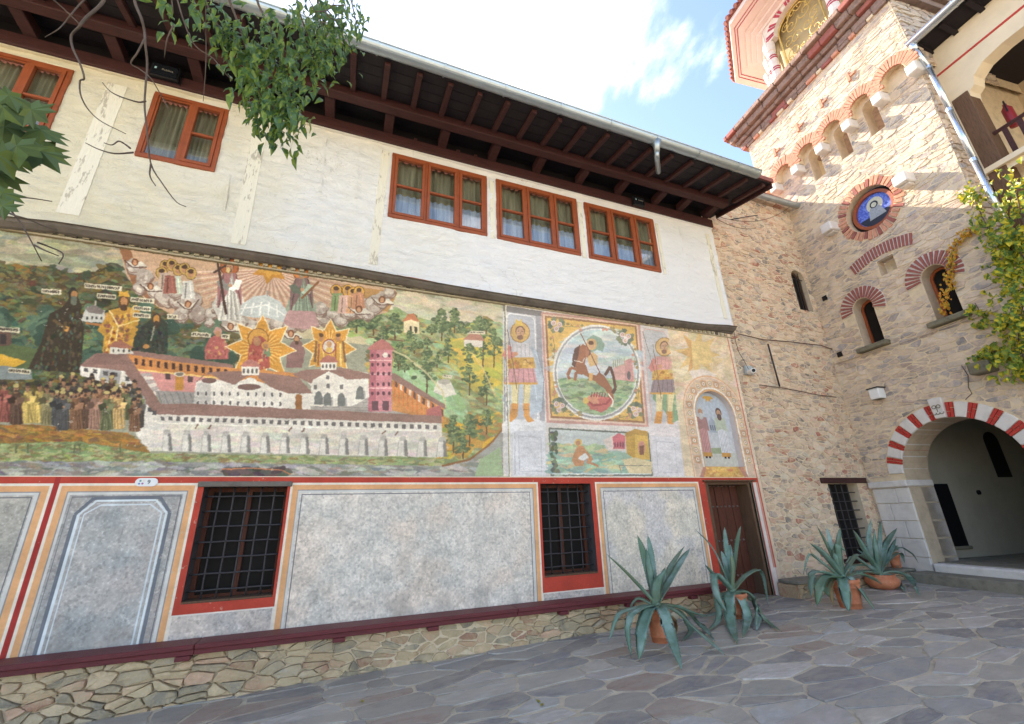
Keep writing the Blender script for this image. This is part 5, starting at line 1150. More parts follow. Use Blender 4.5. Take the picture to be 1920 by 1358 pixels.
for wi, (x0, x1, z0, z1) in enumerate(wins):
    t = MB(); fw = .055
    for r_ in ((x0, x1, z0, z0 + fw), (x0, x1, z1 - fw, z1), (x0, x0 + fw, z0 + fw, z1 - fw), (x1 - fw, x1, z0 + fw, z1 - fw)): t.box(ufr, *r_, -.06, .022)
    fr_ = (.0, .52, 1) if wi < 2 else ((0, .34, .70, 1))
    for q in fr_[1:-1]:
        xm = x0 + fw + (x1 - x0 - 2 * fw) * q; t.box(ufr, xm - .022, xm + .022, z0 + fw, z1 - fw, -.06, .02)
    wo = bp(t, 'window', MT['frame'], bevel=.004)
    for k in range(len(fr_) - 1):
        a = x0 + fw + (x1 - x0 - 2 * fw) * fr_[k] + (.022 if k else 0) + .002; b_ = x0 + fw + (x1 - x0 - 2 * fw) * fr_[k + 1] - (.022 if k < len(fr_) - 2 else 0) - .002
        one = wi < 2 and k == 0
        t = MB(); f2 = .022 if one else .045; o1 = .008 if one else .034
        za, zb_ = z0 + fw + .002, z1 - fw - .002
        for r_ in ((a, b_, za, za + f2), (a, b_, zb_ - f2, zb_), (a, a + f2, za + f2, zb_ - f2), (b_ - f2, b_, za + f2, zb_ - f2)): t.box(ufr, *r_, -.03, o1)
        if not one: t.box(ufr, a + f2, b_ - f2, (za + zb_) / 2 - .017, (za + zb_) / 2 + .017, -.03, o1 - .006)
        under(t.build('sash', MT['frame'], bevel=.003), wo)
        zs = [(za + f2, zb_ - f2)] if one else [(za + f2, (za + zb_) / 2 - .017), ((za + zb_) / 2 + .017, zb_ - f2)]
        for c, d in zs:
            p = MB(); p.box(ufr, a + f2, b_ - f2, c, d, -.012, -.006); under(p.build('pane', MT['clear']), wo)
    # curtains hang in folds behind the panes
    zc = z0 + (z1 - z0) * .42
    for nm, c, d, y0 in (('curtain', z0 + .02, z1 - .02, -.13), ('net_curtain', z0 + .02, zc, -.085)):
        if nm == 'net_curtain' and wi < 2: continue
        t = MB(); n = 90
        for k in range(n):
            a = x0 + .03 + (x1 - x0 - .06) * k / n; b_ = x0 + .03 + (x1 - x0 - .06) * (k + 1) / n
            fa = y0 + .022 * math.sin(k * .95 + .6 * math.sin(k * .31)); fb = y0 + .022 * math.sin((k + 1) * .95 + .6 * math.sin((k + 1) * .31))
            t.face([ufr(a, c, fa), ufr(b_, c, fb), ufr(b_, d, fb), ufr(a, d, fa)])
        under(t.build(nm, MT['sheer' if nm == 'net_curtain' else 'curtain'], smooth=True), wo)
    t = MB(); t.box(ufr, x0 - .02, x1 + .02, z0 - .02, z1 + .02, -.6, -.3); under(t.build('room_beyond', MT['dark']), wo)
# white line of plaster under the beam, beam, joists, purlin, soffit
t = MB(); t.box(wor, XL, xe, 7.60, 7.80, 5.96, 6.25); bp(t, 'wall_plate_beam', MT['wood'], bevel=.012)
t = MB(); t.box(wor, XL, xe, 7.585, 7.599, 6.0, 6.1); bp(t, 'plaster_edge', MT['stucco'])
jx = [7.16, 6.43, 5.77, 4.83, 3.91, 2.98, 2.08, 1.15, .22, -.7, -1.6, -2.5, -3.45, -4.4, -5.3, -6.2]
for x in jx:
    t = MB(); w = .075
    for pa, pb in (((5.98, 7.801, 7.96), (5.60, 7.83, 7.96)),):
        (ya, a0, a1), (yb, b0, b1) = pa, pb
        q = [(x + sx * w, y, z) for sx in (-1, 1) for y, z in ((ya, a0), (ya, a1), (yb - .0, b1), (yb + .02, b0))]
        i = len(t.v); t.v += q; t.f += [(i + a for a in f) for f in ()]
        for f in ((0, 1, 2, 3), (7, 6, 5, 4), (0, 3, 7, 4), (1, 5, 6, 2), (3, 2, 6, 7), (0, 4, 5, 1)): t.f.append(tuple(i + a for a in f)); t.mi.append(0)
    bp(t, 'joist', MT['wood'], bevel=.008)
for x, w in ((1.75, .05), (1.42, .06), (.66, .05)):
    t = MB(); t.box(wor, x, x + w, 7.801, 7.85, 5.965, 6.05); bp(t, 'wedge_block', MT['wood'], bevel=.004)
t = MB(); t.box(wor, XL, 7.30, 7.78, 7.93, 5.42, 5.58); bp(t, 'purlin', MT['wood'], bevel=.012)
t = MB(); t.box(wor, XL, 7.2, 7.801, 8.4, 6.1, 6.2); bp(t, 'attic_gap_shade', MT['dark'])  # dark sheet stands for the shade in the open attic gap
RX = 7.62
def roofz(y): return 7.93 + (y - 5.42) * .20
t = MB(); nb_ = 0; y = 4.66
bw = .19
while y < 6.4:
    t = MB(); a, b_ = y, y + bw - .008
    t.face([(XL, a, roofz(a)), (RX, a, roofz(a)), (RX, b_, roofz(b_)), (XL, b_, roofz(b_))])
    t.face([(XL, a, roofz(a) + .02), (RX, a, roofz(a) + .02), (RX, b_, roofz(b_) + .02), (XL, b_, roofz(b_) + .02)])
    t.face([(XL, a, roofz(a)), (RX, a, roofz(a)), (RX, a, roofz(a) + .02), (XL, a, roofz(a) + .02)])
    t.face([(XL, b_, roofz(b_)), (RX, b_, roofz(b_)), (RX, b_, roofz(b_) + .02), (XL, b_, roofz(b_) + .02)])
    bp(t, 'soffit_board', MT['soffit']); y += bw
k = 0; x = 7.45
while x > -7:
    t = MB(); ya, yb = 4.70, 5.44
    i = 0
    q = [(x + sx * .04, y, roofz(y) + dz) for sx in (-1, 1) for y, dz in ((ya, -.075), (ya, -.002), (yb, -.002), (yb, -.075))]
    t.v += q
    for f in ((0, 1, 2, 3), (7, 6, 5, 4), (0, 3, 7, 4), (1, 5, 6, 2), (3, 2, 6, 7), (0, 4, 5, 1)): t.f.append(f); t.mi.append(0)
    bp(t, 'rafter', MT['wood'], bevel=.006); x -= .46
rz = roofz
t = MB()
for (a, za), (b_, zb_) in (((4.62, rz(4.62) + .03), (11.2, rz(4.62) + 1.95)), ((11.2, rz(4.62) + 1.95), (17.6, rz(4.62)))):
    t.face([(XL, a, za), (RX + .03, a, za), (RX + .03, b_, zb_), (XL, b_, zb_)])
    t.face([(XL, a, za + .09), (RX + .03, a, za + .09), (RX + .03, b_, zb_ + .09), (XL, b_, zb_ + .09)])
    t.face([(RX + .03, a, za), (RX + .03, b_, zb_), (RX + .03, b_, zb_ + .09), (RX + .03, a, za + .09)])
t.face([(XL, 4.62, rz(4.62) + .03), (RX + .03, 4.62, rz(4.62) + .03), (RX + .03, 4.62, rz(4.62) + .12), (XL, 4.62, rz(4.62) + .12)])
bp(t, 'roof', MT['rooftile'])
t = MB(); t.face([(7.3, 6.2, 7.6), (7.3, 17, 7.6), (7.3, 17, 8.2), (7.3, 11.2, 9.6), (7.3, 6.2, 8.05)]); t.face([(7.3, 6.4, -.2), (7.3, 17, -.2), (7.3, 17, 7.6), (7.3, 6.4, 7.6)])
bp(t, 'gable_wall', MT['mortar'])
t = MB(); t.box(wor, RX - .03, RX + .05, roofz(4.7) - .06, roofz(4.7) + .1, 4.6, 4.8)
t = MB(); ya, yb = 4.66, 6.05
q = [(RX + sx * .02, y, roofz(y) + dz) for sx in (-1, 1) for y, dz in ((ya, -.09), (ya, .06), (yb, .06), (yb, -.09))]
t.v += q
for f in ((0, 1, 2, 3), (7, 6, 5, 4), (0, 3, 7, 4), (1, 5, 6, 2), (3, 2, 6, 7), (0, 4, 5, 1)): t.f.append(f); t.mi.append(0)
bp(t, 'verge_board', MT['wood'])
# gutters: half-round channel with collars
def gutter(pa, pb, r, mat, parent_fn, seams=.95, name='gutter', lipdir=None):
    pa, pb = Vector(pa), Vector(pb); ax = (pb - pa).normalized(); side = ax.cross(Vector((0, 0, 1))).normalized()
    t = MB(); n = 12
    def ring(p, rr): return [p + side * math.cos(PI + PI * k / n) * rr + Vector((0, 0, 1)) * math.sin(PI + PI * k / n) * rr for k in range(n + 1)]
    for rr in (r, r - .006):
        A, Bq = ring(pa, rr), ring(pb, rr)
        for k in range(n): t.face([A[k], A[k + 1], Bq[k + 1], Bq[k]])
    for e in (pa, pb): t.face(ring(e, r))
    for sgn in (-1, 1): t.tube([pa + side * r * sgn, pb + side * r * sgn], .011, 6)
    go = parent_fn(t, name, mat)
    L = (pb - pa).length; k = seams * .4
    while k < L:
        c = pa + ax * k; t = MB()
        for rr in (r + .004,):
            A, Bq = ring(c - ax * .012, rr), ring(c + ax * .012, rr)
            for q in range(n): t.face([A[q], A[q + 1], Bq[q + 1], Bq[q]])
            A2 = ring(c - ax * .012, rr + .006); B2 = ring(c + ax * .012, rr + .006)
            for q in range(n): t.face([A2[q], A2[q + 1], B2[q + 1], B2[q]]); t.face([A[q], A[q + 1], A2[q + 1], A2[q]]); t.face([Bq[q], Bq[q + 1], B2[q + 1], B2[q]])
        under(t.build('gutter_collar', mat), go); k += seams
    return go
ga = W(658, 72, 4.58); gb = W(1421, 326, 4.58)
zg = float(ga[2] + gb[2]) / 2
gutter((XL, 4.58, zg), (float(gb[0]), 4.58, zg), .095, MT['zinc'], bp)
ol = W(1236, 300, 4.58); ox = float(ol[0])
t = MB(); t.tube([(ox, 4.58, zg - .06), (ox, 4.58, zg - .15), (ox, 4.60, zg - .27)], [.095, .06, .045], 14)
t.tube([(ox - .0, 4.60, zg - .25), (ox + .02, 4.64, zg - .31), (ox + .34, 4.98, zg - .27)], .045, 12)
bp(t, 'gutter_outlet', MT['zinc'], smooth=True)
# plinth wall of rough stones
R2 = random.Random(5)
PZ0, PZ1 = -.2, .40
def pfr(s, z, o): return Vector((s, 5.985 - o + .02 * math.sin(s * 1.1), z))
t = MB(); t.box(lambda s, z, o: Vector((s, 6.25 - o, z)), XL, 5.93, PZ0, .405, 0, .262)
pl = bp(t, 'plinth_wall', MT['mortar'])
ps = cells(-3.6, 5.92, -.12, .405, .24, .105, R2, .5, .5, .6)
lay_stones(pfr, ps, 0, R2, pl, 'stone', MT['plinth'], MT['plinth_s'], h=.03, joint=.006, rag=.009)
# bench
bn = empty('wooden_bench', (1, 6, .4), 'long maroon wooden bench running along the foot of the painted wall', 'bench')
def bnp(mb, nm, mt, **k):
    o = mb.build(nm, mt, bn, **k); o.matrix_parent_inverse = Matrix.Translation((-1, -6, -.4)); return o
xx = -4.6
for x in (-4.6, -1.2, 2.3, 5.82):
    if x == -4.6: x_prev = x; continue
    t = MB(); t.box(wor, x_prev + .002, x - .002, .424, .470, 5.86, 6.175); bnp(t, 'seat_board', MT['bench'], bevel=.006)
    t = MB(); t.box(wor, x_prev + .002, x - .002, .374, .423, 5.885, 5.93); bnp(t, 'front_rail', MT['bench'], bevel=.004); x_prev = x
for x in (-3.4, -1.35, .1, 1.15, 2.9, 3.95, 5.1): 
    t = MB(); t.box(wor, x, x + .13, .33, .373, 5.87, 5.99); bnp(t, 'support_block', MT['bench'], bevel=.004)
# white number plate
pc = wxz(275.5, 904.5)
pq = empty('number_plate', fac(pc[0], pc[1], .004), 'small white rounded plate with coloured dots and number 9 on red band', 'plaque')
ploc = pq.location.copy()
def pch(mb, nm, mt):
    o = mb.build(nm, mt, pq); o.matrix_parent_inverse = Matrix.Translation(-ploc); return o
w_, h_ = .105, .045
loop = [(pc[0] + w_ - h_ + h_ * math.cos(a), pc[1] + h_ * math.sin(a)) for a in np.linspace(-PI / 2, PI / 2, 10)] + [(pc[0] - w_ + h_ + h_ * math.cos(a), pc[1] + h_ * math.sin(a)) for a in np.linspace(PI / 2, 3 * PI / 2, 10)]
t = MB(); t.prism(fac, loop, .003, .013); pch(t, 'plate', MT['whiteplas'])
for k, (dx, dz, c) in enumerate(((-.058, .014, (90, 150, 140)), (-.028, .014, (226, 216, 190)), (-.064, -.016, (110, 140, 190)), (-.034, -.015, (170, 100, 150)))):
    t = MB(); t.prism(fac, circle(pc[0] + dx, pc[1] + dz, .0105, 10), .0135, .0145); pch(t, 'dot', simple('dot_%d' % k, c, .02, 5, .5, 0))
def text3d(s, size, mat, loc, rot, parent=None, ploc=None, ext=.001):
    cu = bpy.data.curves.new('lettering', 'FONT'); cu.body = s; cu.size = size; cu.extrude = ext; cu.align_x = 'CENTER'; cu.align_y = 'CENTER'
    cu.materials.append(mat); tmp = bpy.data.objects.new('lettering_source', cu); COL.objects.link(tmp); bpy.context.view_layer.update()
    me = bpy.data.meshes.new_from_object(tmp.evaluated_get(bpy.context.evaluated_depsgraph_get())); bpy.data.objects.remove(tmp)
    o = bpy.data.objects.new('lettering', me); COL.objects.link(o); o.location = loc; o.rotation_euler = rot
    if parent: o.parent = parent; o.matrix_parent_inverse = Matrix.Translation(-ploc)
    return o
text3d('9', .062, MT['black'], fac(pc[0] + .022, pc[1], .0150), (PI / 2, 0, 0), pq, ploc)
# floodlights sitting between the joists
def flood(u, v, w, h, lab, yaw=0):
    c = W(u, v, 5.93); loc = Vector(c)
    e = empty('floodlight', loc, lab, 'floodlight', 'floodlights under the eaves')
    def ch(mb, nm, mt, **k):
        o = mb.build(nm, mt, e, **k); o.matrix_parent_inverse = Matrix.Translation(-loc); return o
    f = lambda s, z, o: Vector((loc.x + s, loc.y - o, loc.z + z - .25 * o))
    t = MB(); t.box(f, -w / 2, w / 2, -h / 2, h / 2, -.06, .05); ch(t, 'housing', MT['black'], bevel=.008)
    t = MB(); t.box(f, -w / 2 + .02, w / 2 - .02, -h / 2 + .02, h / 2 - .02, .051, .056); ch(t, 'glass', MT['pane'])
    t = MB(); t.box(f, -w * .36, -w * .29, .0, .036, .057, .059); ch(t, 'emblem', simple('pale_blue_mark', (170, 215, 226), .02, 5, .5, 0))
    text3d('Publica', h * .2, simple('grey_lettering', (150, 146, 134), .02, 5, .5, 0), f(.03, .012, .058), (PI / 2, 0, 0), e, loc)
    for sx in (-1, 1):
        t = MB(); t.tube([f(sx * (w / 2 + .012), -h * .62, -.02), f(sx * (w / 2 + .012), 0, 0), f(sx * (w / 2 + .012), .02, 0)], .008, 6); ch(t, 'bracket', MT['black'])
flood(1196, 379, .27, .2, 'black floodlight under the eaves above the rightmost three-sash window')
flood(312, 138, .34, .24, 'black floodlight under the eaves above the small two-sash window')
# ------------------------------------------------------------------ rough stone annex between the painted building and the tower
AX0, AX1 = 7.44, 10.57
def offset_parent(e):
    loc = e.location.copy()
    def f(mb, nm, mt, **k):
        o = mb.build(nm, mt, e, **k); o.matrix_parent_inverse = Matrix.Translation(-loc); return o
    return f
A = empty('stone_annex', (9, 8, 0), 'tall rough rubble wing squeezed between the painted building and the tower', 'building')
ap = offset_parent(A)
aw = (9.93, 10.40, 6.05, 6.93)                      # arched window
lw = (9.28, 10.18, .62, 2.02)                       # barred window near the ground
ah = arch_loop(aw[0], aw[1], aw[2], aw[3], 10)
ZA = 9.05
t = MB(); t.two = True
t.plate(fac, [(AX0 - .3, -.2), (AX1 + .15, -.2), (AX1 + .15, ZA), (AX0 - .3, ZA)], [ah, rect(*lw)], -.02, [.15, .24])
awall = ap(t, 'rubble_wall', [MT['mortar'], MT['reveal']])
R3 = random.Random(21)
st = cells(AX0, AX1 + .02, .1, ZA - .02, .235, .11, R3, .46, .5, .7)
st = cut_holes(st, [ah, rect(*lw), rect(lw[0] - .22, lw[1] + .3, lw[3] - .01, lw[3] + .13)])
# the part above the string course is buried deeper in its mortar
lay_stones(fac, [p for p in st], -.028, R3, awall, 'stone', MT['rubble'], MT['rubble_s'], h=.020, joint=.009, rag=.009)
t = MB(); t.box(fac, lw[0] - .2, lw[1] + .28, lw[3] + .005, lw[3] + .115, -.2, .03); ap(t, 'wooden_lintel', MT['wood'], bevel=.01)
t = MB(); t.box(fac, lw[0], lw[1], lw[2], lw[3], -.30, -.265); bo = ap(t, 'boarded_opening', MT['dark'])
for k in range(6):
    a = lw[0] + (lw[1] - lw[0]) * k / 6; t = MB(); t.box(fac, a + .004, a + (lw[1] - lw[0]) / 6 - .004, lw[2], lw[3], -.264, -.245 + .004 * (k % 2)); under(t.build('board', MT['dark']), bo)
for k in range(1, 5):
    s = lw[0] + (lw[1] - lw[0]) * k / 5; t = MB(); t.tube([fac(s, lw[2] - .02, -.12), fac(s, lw[3] + .02, -.12)], .011, 6); ap(t, 'grille_bar', MT['iron'])
for k in range(1, 8):
    z = lw[2] + (lw[3] - lw[2]) * k / 8; t = MB(); t.tube([fac(lw[0] - .02, z, -.108), fac(lw[1] + .02, z, -.108)], .011, 6); ap(t, 'grille_bar', MT['iron'])
t = MB(); t.box(fac, lw[0] - .12, lw[1] + .1, lw[2] - .09, lw[2] + .005, -.3, .03); ap(t, 'window_sill', MT['wood'], bevel=.01)
# arched window joinery
def arch_window(fn, fr, s0, s1, z0, zs, o, mat_frame, wd=.045):
    lo = arch_loop(s0, s1, z0, zs, 12); li = arch_loop(s0 + wd, s1 - wd, z0 + wd, zs, 12)
    t = MB()
    n = len(lo)
    for k in range(n):
        a, b_ = lo[k], lo[(k + 1) % n]; c, d = li[(k + 1) % n], li[k]
        t.face([fr(*a, o), fr(*b_, o), fr(*c, o), fr(*d, o)]); t.face([fr(*d, o), fr(*c, o), fr(*c, o - .05), fr(*d, o - .05)]); t.face([fr(*a, o), fr(*b_, o), fr(*b_, o - .05), fr(*a, o - .05)])
    w = fn(t, 'window', mat_frame)
    t = MB(); t.prism(fr, li, o - .04, o - .03); under(t.build('pane', MT['paneblk']), w)
    t = MB(); t.prism(fr, lo, o - .09, o - .08); under(t.build('dark_room', MT['dark']), w)
    return w
arch_window(ap, fac, aw[0] + .01, aw[1] - .01, aw[2] + .01, aw[3], -.12, MT['jambwood'])
for k in range(1, 4):
    s = aw[0] + (aw[1] - aw[0]) * k / 4; t = MB(); t.tube([fac(s, aw[2], -.08), fac(s, aw[3] + .2, -.08)], .008, 5); ap(t, 'grille_bar', MT['iron'])
t = MB(); t.tube([fac(aw[0], aw[3] + .02, -.08), fac(aw[1], aw[3] + .02, -.08)], .009, 5); ap(t, 'grille_bar', MT['iron'])
# eaves course, roof and gutter
for k in range(10):
    a = AX0 - .25 + k * .345; t = MB()
    t.box(fac, a, a + .335, ZA - .02, ZA + .05, -.2, .10 + R3.uniform(-.01, .01)); ap(t, 'eaves_stone', MT['rubble'], bevel=.012)
t = MB(); t.prism(lambda s, z, o: Vector((o, s, z)), [(5.98, ZA + .055), (5.98, ZA + .12), (11.0, ZA + 1.5), (16, ZA + .1), (16, ZA + .0), (11., ZA + 1.4)], AX0 - .3, AX1 + .1); ap(t, 'roof', MT['rooftile'])
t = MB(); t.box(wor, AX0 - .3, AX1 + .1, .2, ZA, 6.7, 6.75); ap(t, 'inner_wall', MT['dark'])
q1, q2 = W(1390, 358, 5.93), W(1500, 386, 5.93)
gutter((AX0 - .1, 5.93, float(q1[2]) - .02), (float(q2[0]) + .02, 5.93, float(q2[2]) - .02), .075, MT['zinc'], ap, .62)
# thin cables, conduit and old iron peg
def cable(pts, r, parent_fn, nm='cable', mat='jambwood'):
    t = MB(); t.tube([Vector(p) for p in pts], r, 5); parent_fn(t, nm, MT[mat], smooth=True)
def sag(p, q, d, n=10): return [Vector(p).lerp(Vector(q), k / n) + Vector((0, 0, -d * 4 * (k / n) * (1 - k / n))) for k in range(n + 1)]
cable(sag(WV(1343, 405, 6.12), WV(1490, 380, 6.1), .35), .006, ap); cable(sag(WV(1343, 410, 6.12), WV(1418, 428, 6.14), .12), .006, ap)
cable([WV(1370, 412, 6.1), WV(1404, 406, 6.02), WV(1420, 404, 6.1)], .012, ap, 'iron_peg', 'iron')
cable([WV(1440, 645, 6.13), WV(1462, 725, 6.13)], .018, ap, 'conduit', 'iron')
cable([WV(u, v, 6.145) for u, v in ((1384, 626), (1430, 637), (1480, 641), (1540, 648), (1560, 655))], .012, ap, 'string_course_line')
cable([WV(u, v, 6.145) for u, v in ((1424, 722), (1470, 728), (1540, 742), (1568, 745))], .010, ap, 'mortar_crack_line')
# low stone ledge against the annex and the tower foot
LD = empty('stone_ledge', (8.6, 5.9, .1), 'low weathered stone ledge behind the two right-hand potted agaves', 'stone ledge')
lp = offset_parent(LD)
def lfr(s, z, o): return Vector((s, 5.80 - o, z))
t = MB(); t.box(lfr, 7.32, 10.45, .0, .36, -.37, -.03); lc = lp(t, 'ledge_core', MT['mortar'])
lay_stones(lfr, cells(7.3, 10.45, .1, .345, .3, .125, R3, .4, .2, .1), -.03, R3, lc, 'stone', MT['plinth'], MT['plinth_s'], h=.04, joint=.006, rag=.006)
x = 7.28
while x < 10.4:
    w = R3.uniform(.4, .7); t = MB(); z = .365 + R3.uniform(-.004, .004); x2 = min(10.46, x + w)
    t.prism(lambda s, zz2, o: Vector((s, 5.98 - zz2, z + o)), [(x, -.18), (x2 - .008, -.18), (x2 - .008, .20 + R3.uniform(-.03, .02)), ((x + x2) / 2, .22 + R3.uniform(-.03, .02)), (x, .19 + R3.uniform(-.03, .02))], 0, .055)
    lp(t, 'cover_slab', MT['ledge'], bevel=.01); x = x2
t = MB(); t.box(lfr, 7.26, 7.31, .0, .36, -.37, -.03); lp(t, 'ledge_end', MT['plinth'])
# security camera on the annex
cl = W(1404, 697, 6.05); cv = empty('security_camera', Vector(cl), 'small white security camera with junction box high on the rubble wall', 'camera')
cp = offset_parent(cv); C0 = Vector(cl)
t = MB(); t.box(fac, C0.x + .06, C0.x + .24, C0.z - .02, C0.z + .17, .0, .07); cp(t, 'junction_box', MT['greyplas'], bevel=.008)
t = MB(); t.tube([C0 + Vector((.12, .08, -.02)), C0 + Vector((.07, -.02, -.04)), C0 + Vector((-.02, -.08, -.02))], .014, 8); cp(t, 'arm', MT['whiteplas'])
t = MB(); t.tube([C0 + Vector((.05, .04, .0)), C0 + Vector((-.06, -.16, -.03))], [.045, .048], 14); cp(t, 'body', MT['whiteplas'], smooth=False)
t = MB(); t.tube([C0 + Vector((-.06, -.16, -.03)), C0 + Vector((-.066, -.171, -.032))], [.036, .03], 14); cp(t, 'lens', MT['black'])
cable([WV(u, v, 6.13) for u, v in ((1376, 622), (1379, 640), (1385, 660), (1396, 678), (1403, 692))], .007, ap, 'camera_cable', 'greymould')

# ------------------------------------------------------------------ the tower
TW = empty('church_tower', tow(-.7, .2, -2), 'square rubble bell tower with striped brick arches and arched gateway', 'tower')
tp_ = offset_parent(TW)
SL, SR = .64, -2.72
def sr(z): return -2.42 - .0345 * min(z, 11.2)
gate = dict(c=-1.045, z=2.12, ri=.95, ro=1.225)
GZ = gz(10.4)
gate_loop = [(-1.045 - .95, GZ), (-1.045 + .95, GZ)] + [(-1.045 + .95 * math.cos(PI * k / 24), 2.12 + .95 * math.sin(PI * k / 24)) for k in range(25)]
Wn1 = (-.54, -.12, 4.83, 5.72); Wn2 = (-1.92, -1.50, 4.83, 5.72); Wn1z = 5.70
h1 = arch_loop(Wn1[0], Wn1[1], Wn1[2], Wn1z, 14); h2 = arch_loop(Wn2[0], Wn2[1], Wn2[2], Wn1z, 14)
nich = rect(-1.2, -.88, 6.17, 6.52)
icon = circle(-1.09, 7.75, .50, 36)
BZ = 9.72                                             # underside of the arcaded upper storey
bw = [arch_loop(c - .14, c + .14, 9.27, 10.0, 10) for c in (-.36, -1.06, -1.76)]
holes = [gate_loop, h1, h2, nich, icon] + bw
deps = [.68, .36, .36, .22, .16, .3, .3, .3]
t = MB(); t.two = True
t.plate(tow, [(sr(-.2), -.2), (1.05, -.2), (1.05, 10.6), (sr(10.6), 10.6)], holes, 0, deps)
twall = tp_(t, 'tower_wall', [MT['tmortar'], MT['reveal']])
# sides, upper storey
t = MB()
t.face([tow(sr(-.2), -.2, 0), tow(sr(11.4), 11.4, 0), tow(sr(11.4), 11.4, -4), tow(sr(-.2), -.2, -4)])
t.face([tow(1.1, 9.0, 0), tow(1.1, 11.6, 0), tow(1.1, 11.6, -4), tow(1.1, 9.0, -4)])
tside = tp_(t, 'tower_side', MT['tmortar'])
# arcaded band: five hanging arches between corbels
cor = [.71, .02, -.68, -1.37, -2.06, -2.75]
bandbot = []
up_out = .17
poly_ = [(SR - .06, 11.85), (1.16, 11.85), (1.16, 9.93)]
lower = [(1.16, 9.93)]
for k in range(5):
    a, b_ = cor[k] - .11, cor[k + 1] + .11; c = (a + b_) / 2; r = (a - b_) / 2
    lower.append((cor[k] - .11, 9.93))
    lower += [(c + r * math.cos(PI * q / 12), 10.0 + .30 * math.sin(PI * q / 12)) for q in range(13)]
lower.append((cor[5] + .11, 9.93)); lower.append((SR - .12, 9.93))
outer = [(SR - .12, 11.85), (1.16, 11.85)] + lower
t = MB(); t.plate(tow, outer, [], up_out)
n = len(lower)
for k in range(n - 1): t.face([tow(*lower[k], up_out), tow(*lower[k + 1], up_out), tow(*lower[k + 1], -.01), tow(*lower[k], -.01)])
t.face([tow(SR - .12, 9.93, up_out), tow(SR - .12, 11.85, up_out), tow(SR - .12, 11.85, -4), tow(SR - .12, 9.93, -4)])
t.face([tow(1.16, 9.93, up_out), tow(1.16, 11.85, up_out), tow(1.16, 11.85, -4), tow(1.16, 9.93, -4)])
uwall = tp_(t, 'arcaded_storey', MT['tmortar'])
for k, s in enumerate(cor):
    t = MB(); t.box(tow, s - .10, s + .10, 9.70, 9.93, -.05, .27); tp_(t, 'corbel', MT['whitestone'], bevel=.02)
RB = random.Random(3)
def ring_bricks(fn, c, z, ri, ro, a0, a1, n, o, mats, h=.03, kx=1.0, kz=1.0, gap=.22, name='brick', jr=.0, parent=None):
    for k in range(n):
        t0 = a0 + (a1 - a0) * (k + gap / 2) / n; t1 = a0 + (a1 - a0) * (k + 1 - gap / 2) / n; r1 = ro + RB.uniform(-jr, jr)
        pts = [(c + kx * r_ * math.cos(t_), z + kz * r_ * math.sin(t_)) for r_, t_ in ((ri, t0), (r1, t0), (r1, t1), (ri, t1))]
        t = MB(); t.prism(tow, pts, o - .03, o + h * RB.uniform(.8, 1.2)); m_ = mats[k % len(mats)]
        o_ = fn(t, name, m_)
for k in range(5):
    a, b_ = cor[k] - .10, cor[k + 1] + .10; c = (a + b_) / 2; r = (a - b_) / 2
    t = MB(); t.box(tow, c - .02, c + .02, 10.29, 10.30, up_out - .02, up_out - .01)
    rg = tp_(t, 'brick_arch', MT['tmortar'])
    ring_bricks(lambda mb, nm, mt: under(mb.build(nm, mt), rg), c, 10.0, r + .01, r + .245, -.05, PI + .05, 19, up_out, [MT['brick']], .028, jr=.02)
for (s, z) in ((.42, 10.78), (-.33, 10.86), (-1.02, 10.9), (-1.72, 10.9)):
    t = MB(); t.box(tow, s - .035, s + .035, z - .12, z + .12, up_out - .01, up_out + .05); t.box(tow, s - .15, s - .037, z - .035, z + .03, up_out - .01, up_out + .045); tp_(t, 'brick_cross', MT['brick'], bevel=.006)
# masonry
R4 = random.Random(31)
st = cells(-2.86, SL + .02, .15, 9.9, .29, .118, R4, .46, .5, .6)
full = []
for p in st:
    cx = sum(a for a, b in p) / len(p); cz = sum(b for a, b in p) / len(p)
    q = clip(p, sr(cz), 0, -1, 0)
    if len(q) >= 3 and area(q) > .3 * area(p): full.append(q)
impost = rect(-.12, .58, .2, 2.1)
def ellp(c, z, r, rz, n=24): return circle(c, z, r, n, rz)
gate_o = [(-1.045 - 1.24, GZ), (-1.045 + 1.24, GZ)] + [(-1.045 + 1.24 * math.cos(PI * k / 20), 2.14 + 1.24 * math.sin(PI * k / 20)) for k in range(21)]
hl = [gate_o, impost, arch_loop(-.80, .14, Wn1z - .28, Wn1z - .02, 10, .49), rect(Wn1[0], Wn1[1], 4.72, Wn1z), arch_loop(-2.18, -1.24, Wn1z - .28, Wn1z - .02, 10, .49), rect(Wn2[0], Wn2[1], 4.72, Wn1z), nich, circle(-1.09, 7.75, .70, 24)]
hl += [arch_loop(c - .14, c + .14, 9.27, 10.0, 6) for c in (-.36, -1.06, -1.76)]
seg = [(-.98 + 1.0 * math.cos(t_), 5.98 + .92 * math.sin(t_)) for t_ in np.linspace(.62 * PI * .5, PI - .62 * PI * .5 + .05, 9)]
hl.append([(-1.62, 6.62), (-1.62, 6.50), (-.95, 6.60), (-.42, 6.44), (-.38, 6.66), (-.95, 6.87)][::-1])
full = cut_holes(full, hl)
t = MB(); 
st2 = cells(SR - .10, 1.14, 10.0, 11.82, .28, .09, R4, .40, .4, .4)
hl2 = []
for k in range(5):
    a, b_ = cor[k] - .10, cor[k + 1] + .10; c = (a + b_) / 2; r = (a - b_) / 2 + .25; hl2.append([(c + r * math.cos(t_), 9.98 + (r - .02) * math.sin(t_)) for t_ in np.linspace(-.2, PI + .2, 14)])
st2 = cut_holes(st2, hl2)
lay_stones(tow, full, -.008, R4, twall, 'stone', MT['tower_rubble'], MT['tower_rubble_s'], h=.017, joint=.007, rag=.007, limit=240)
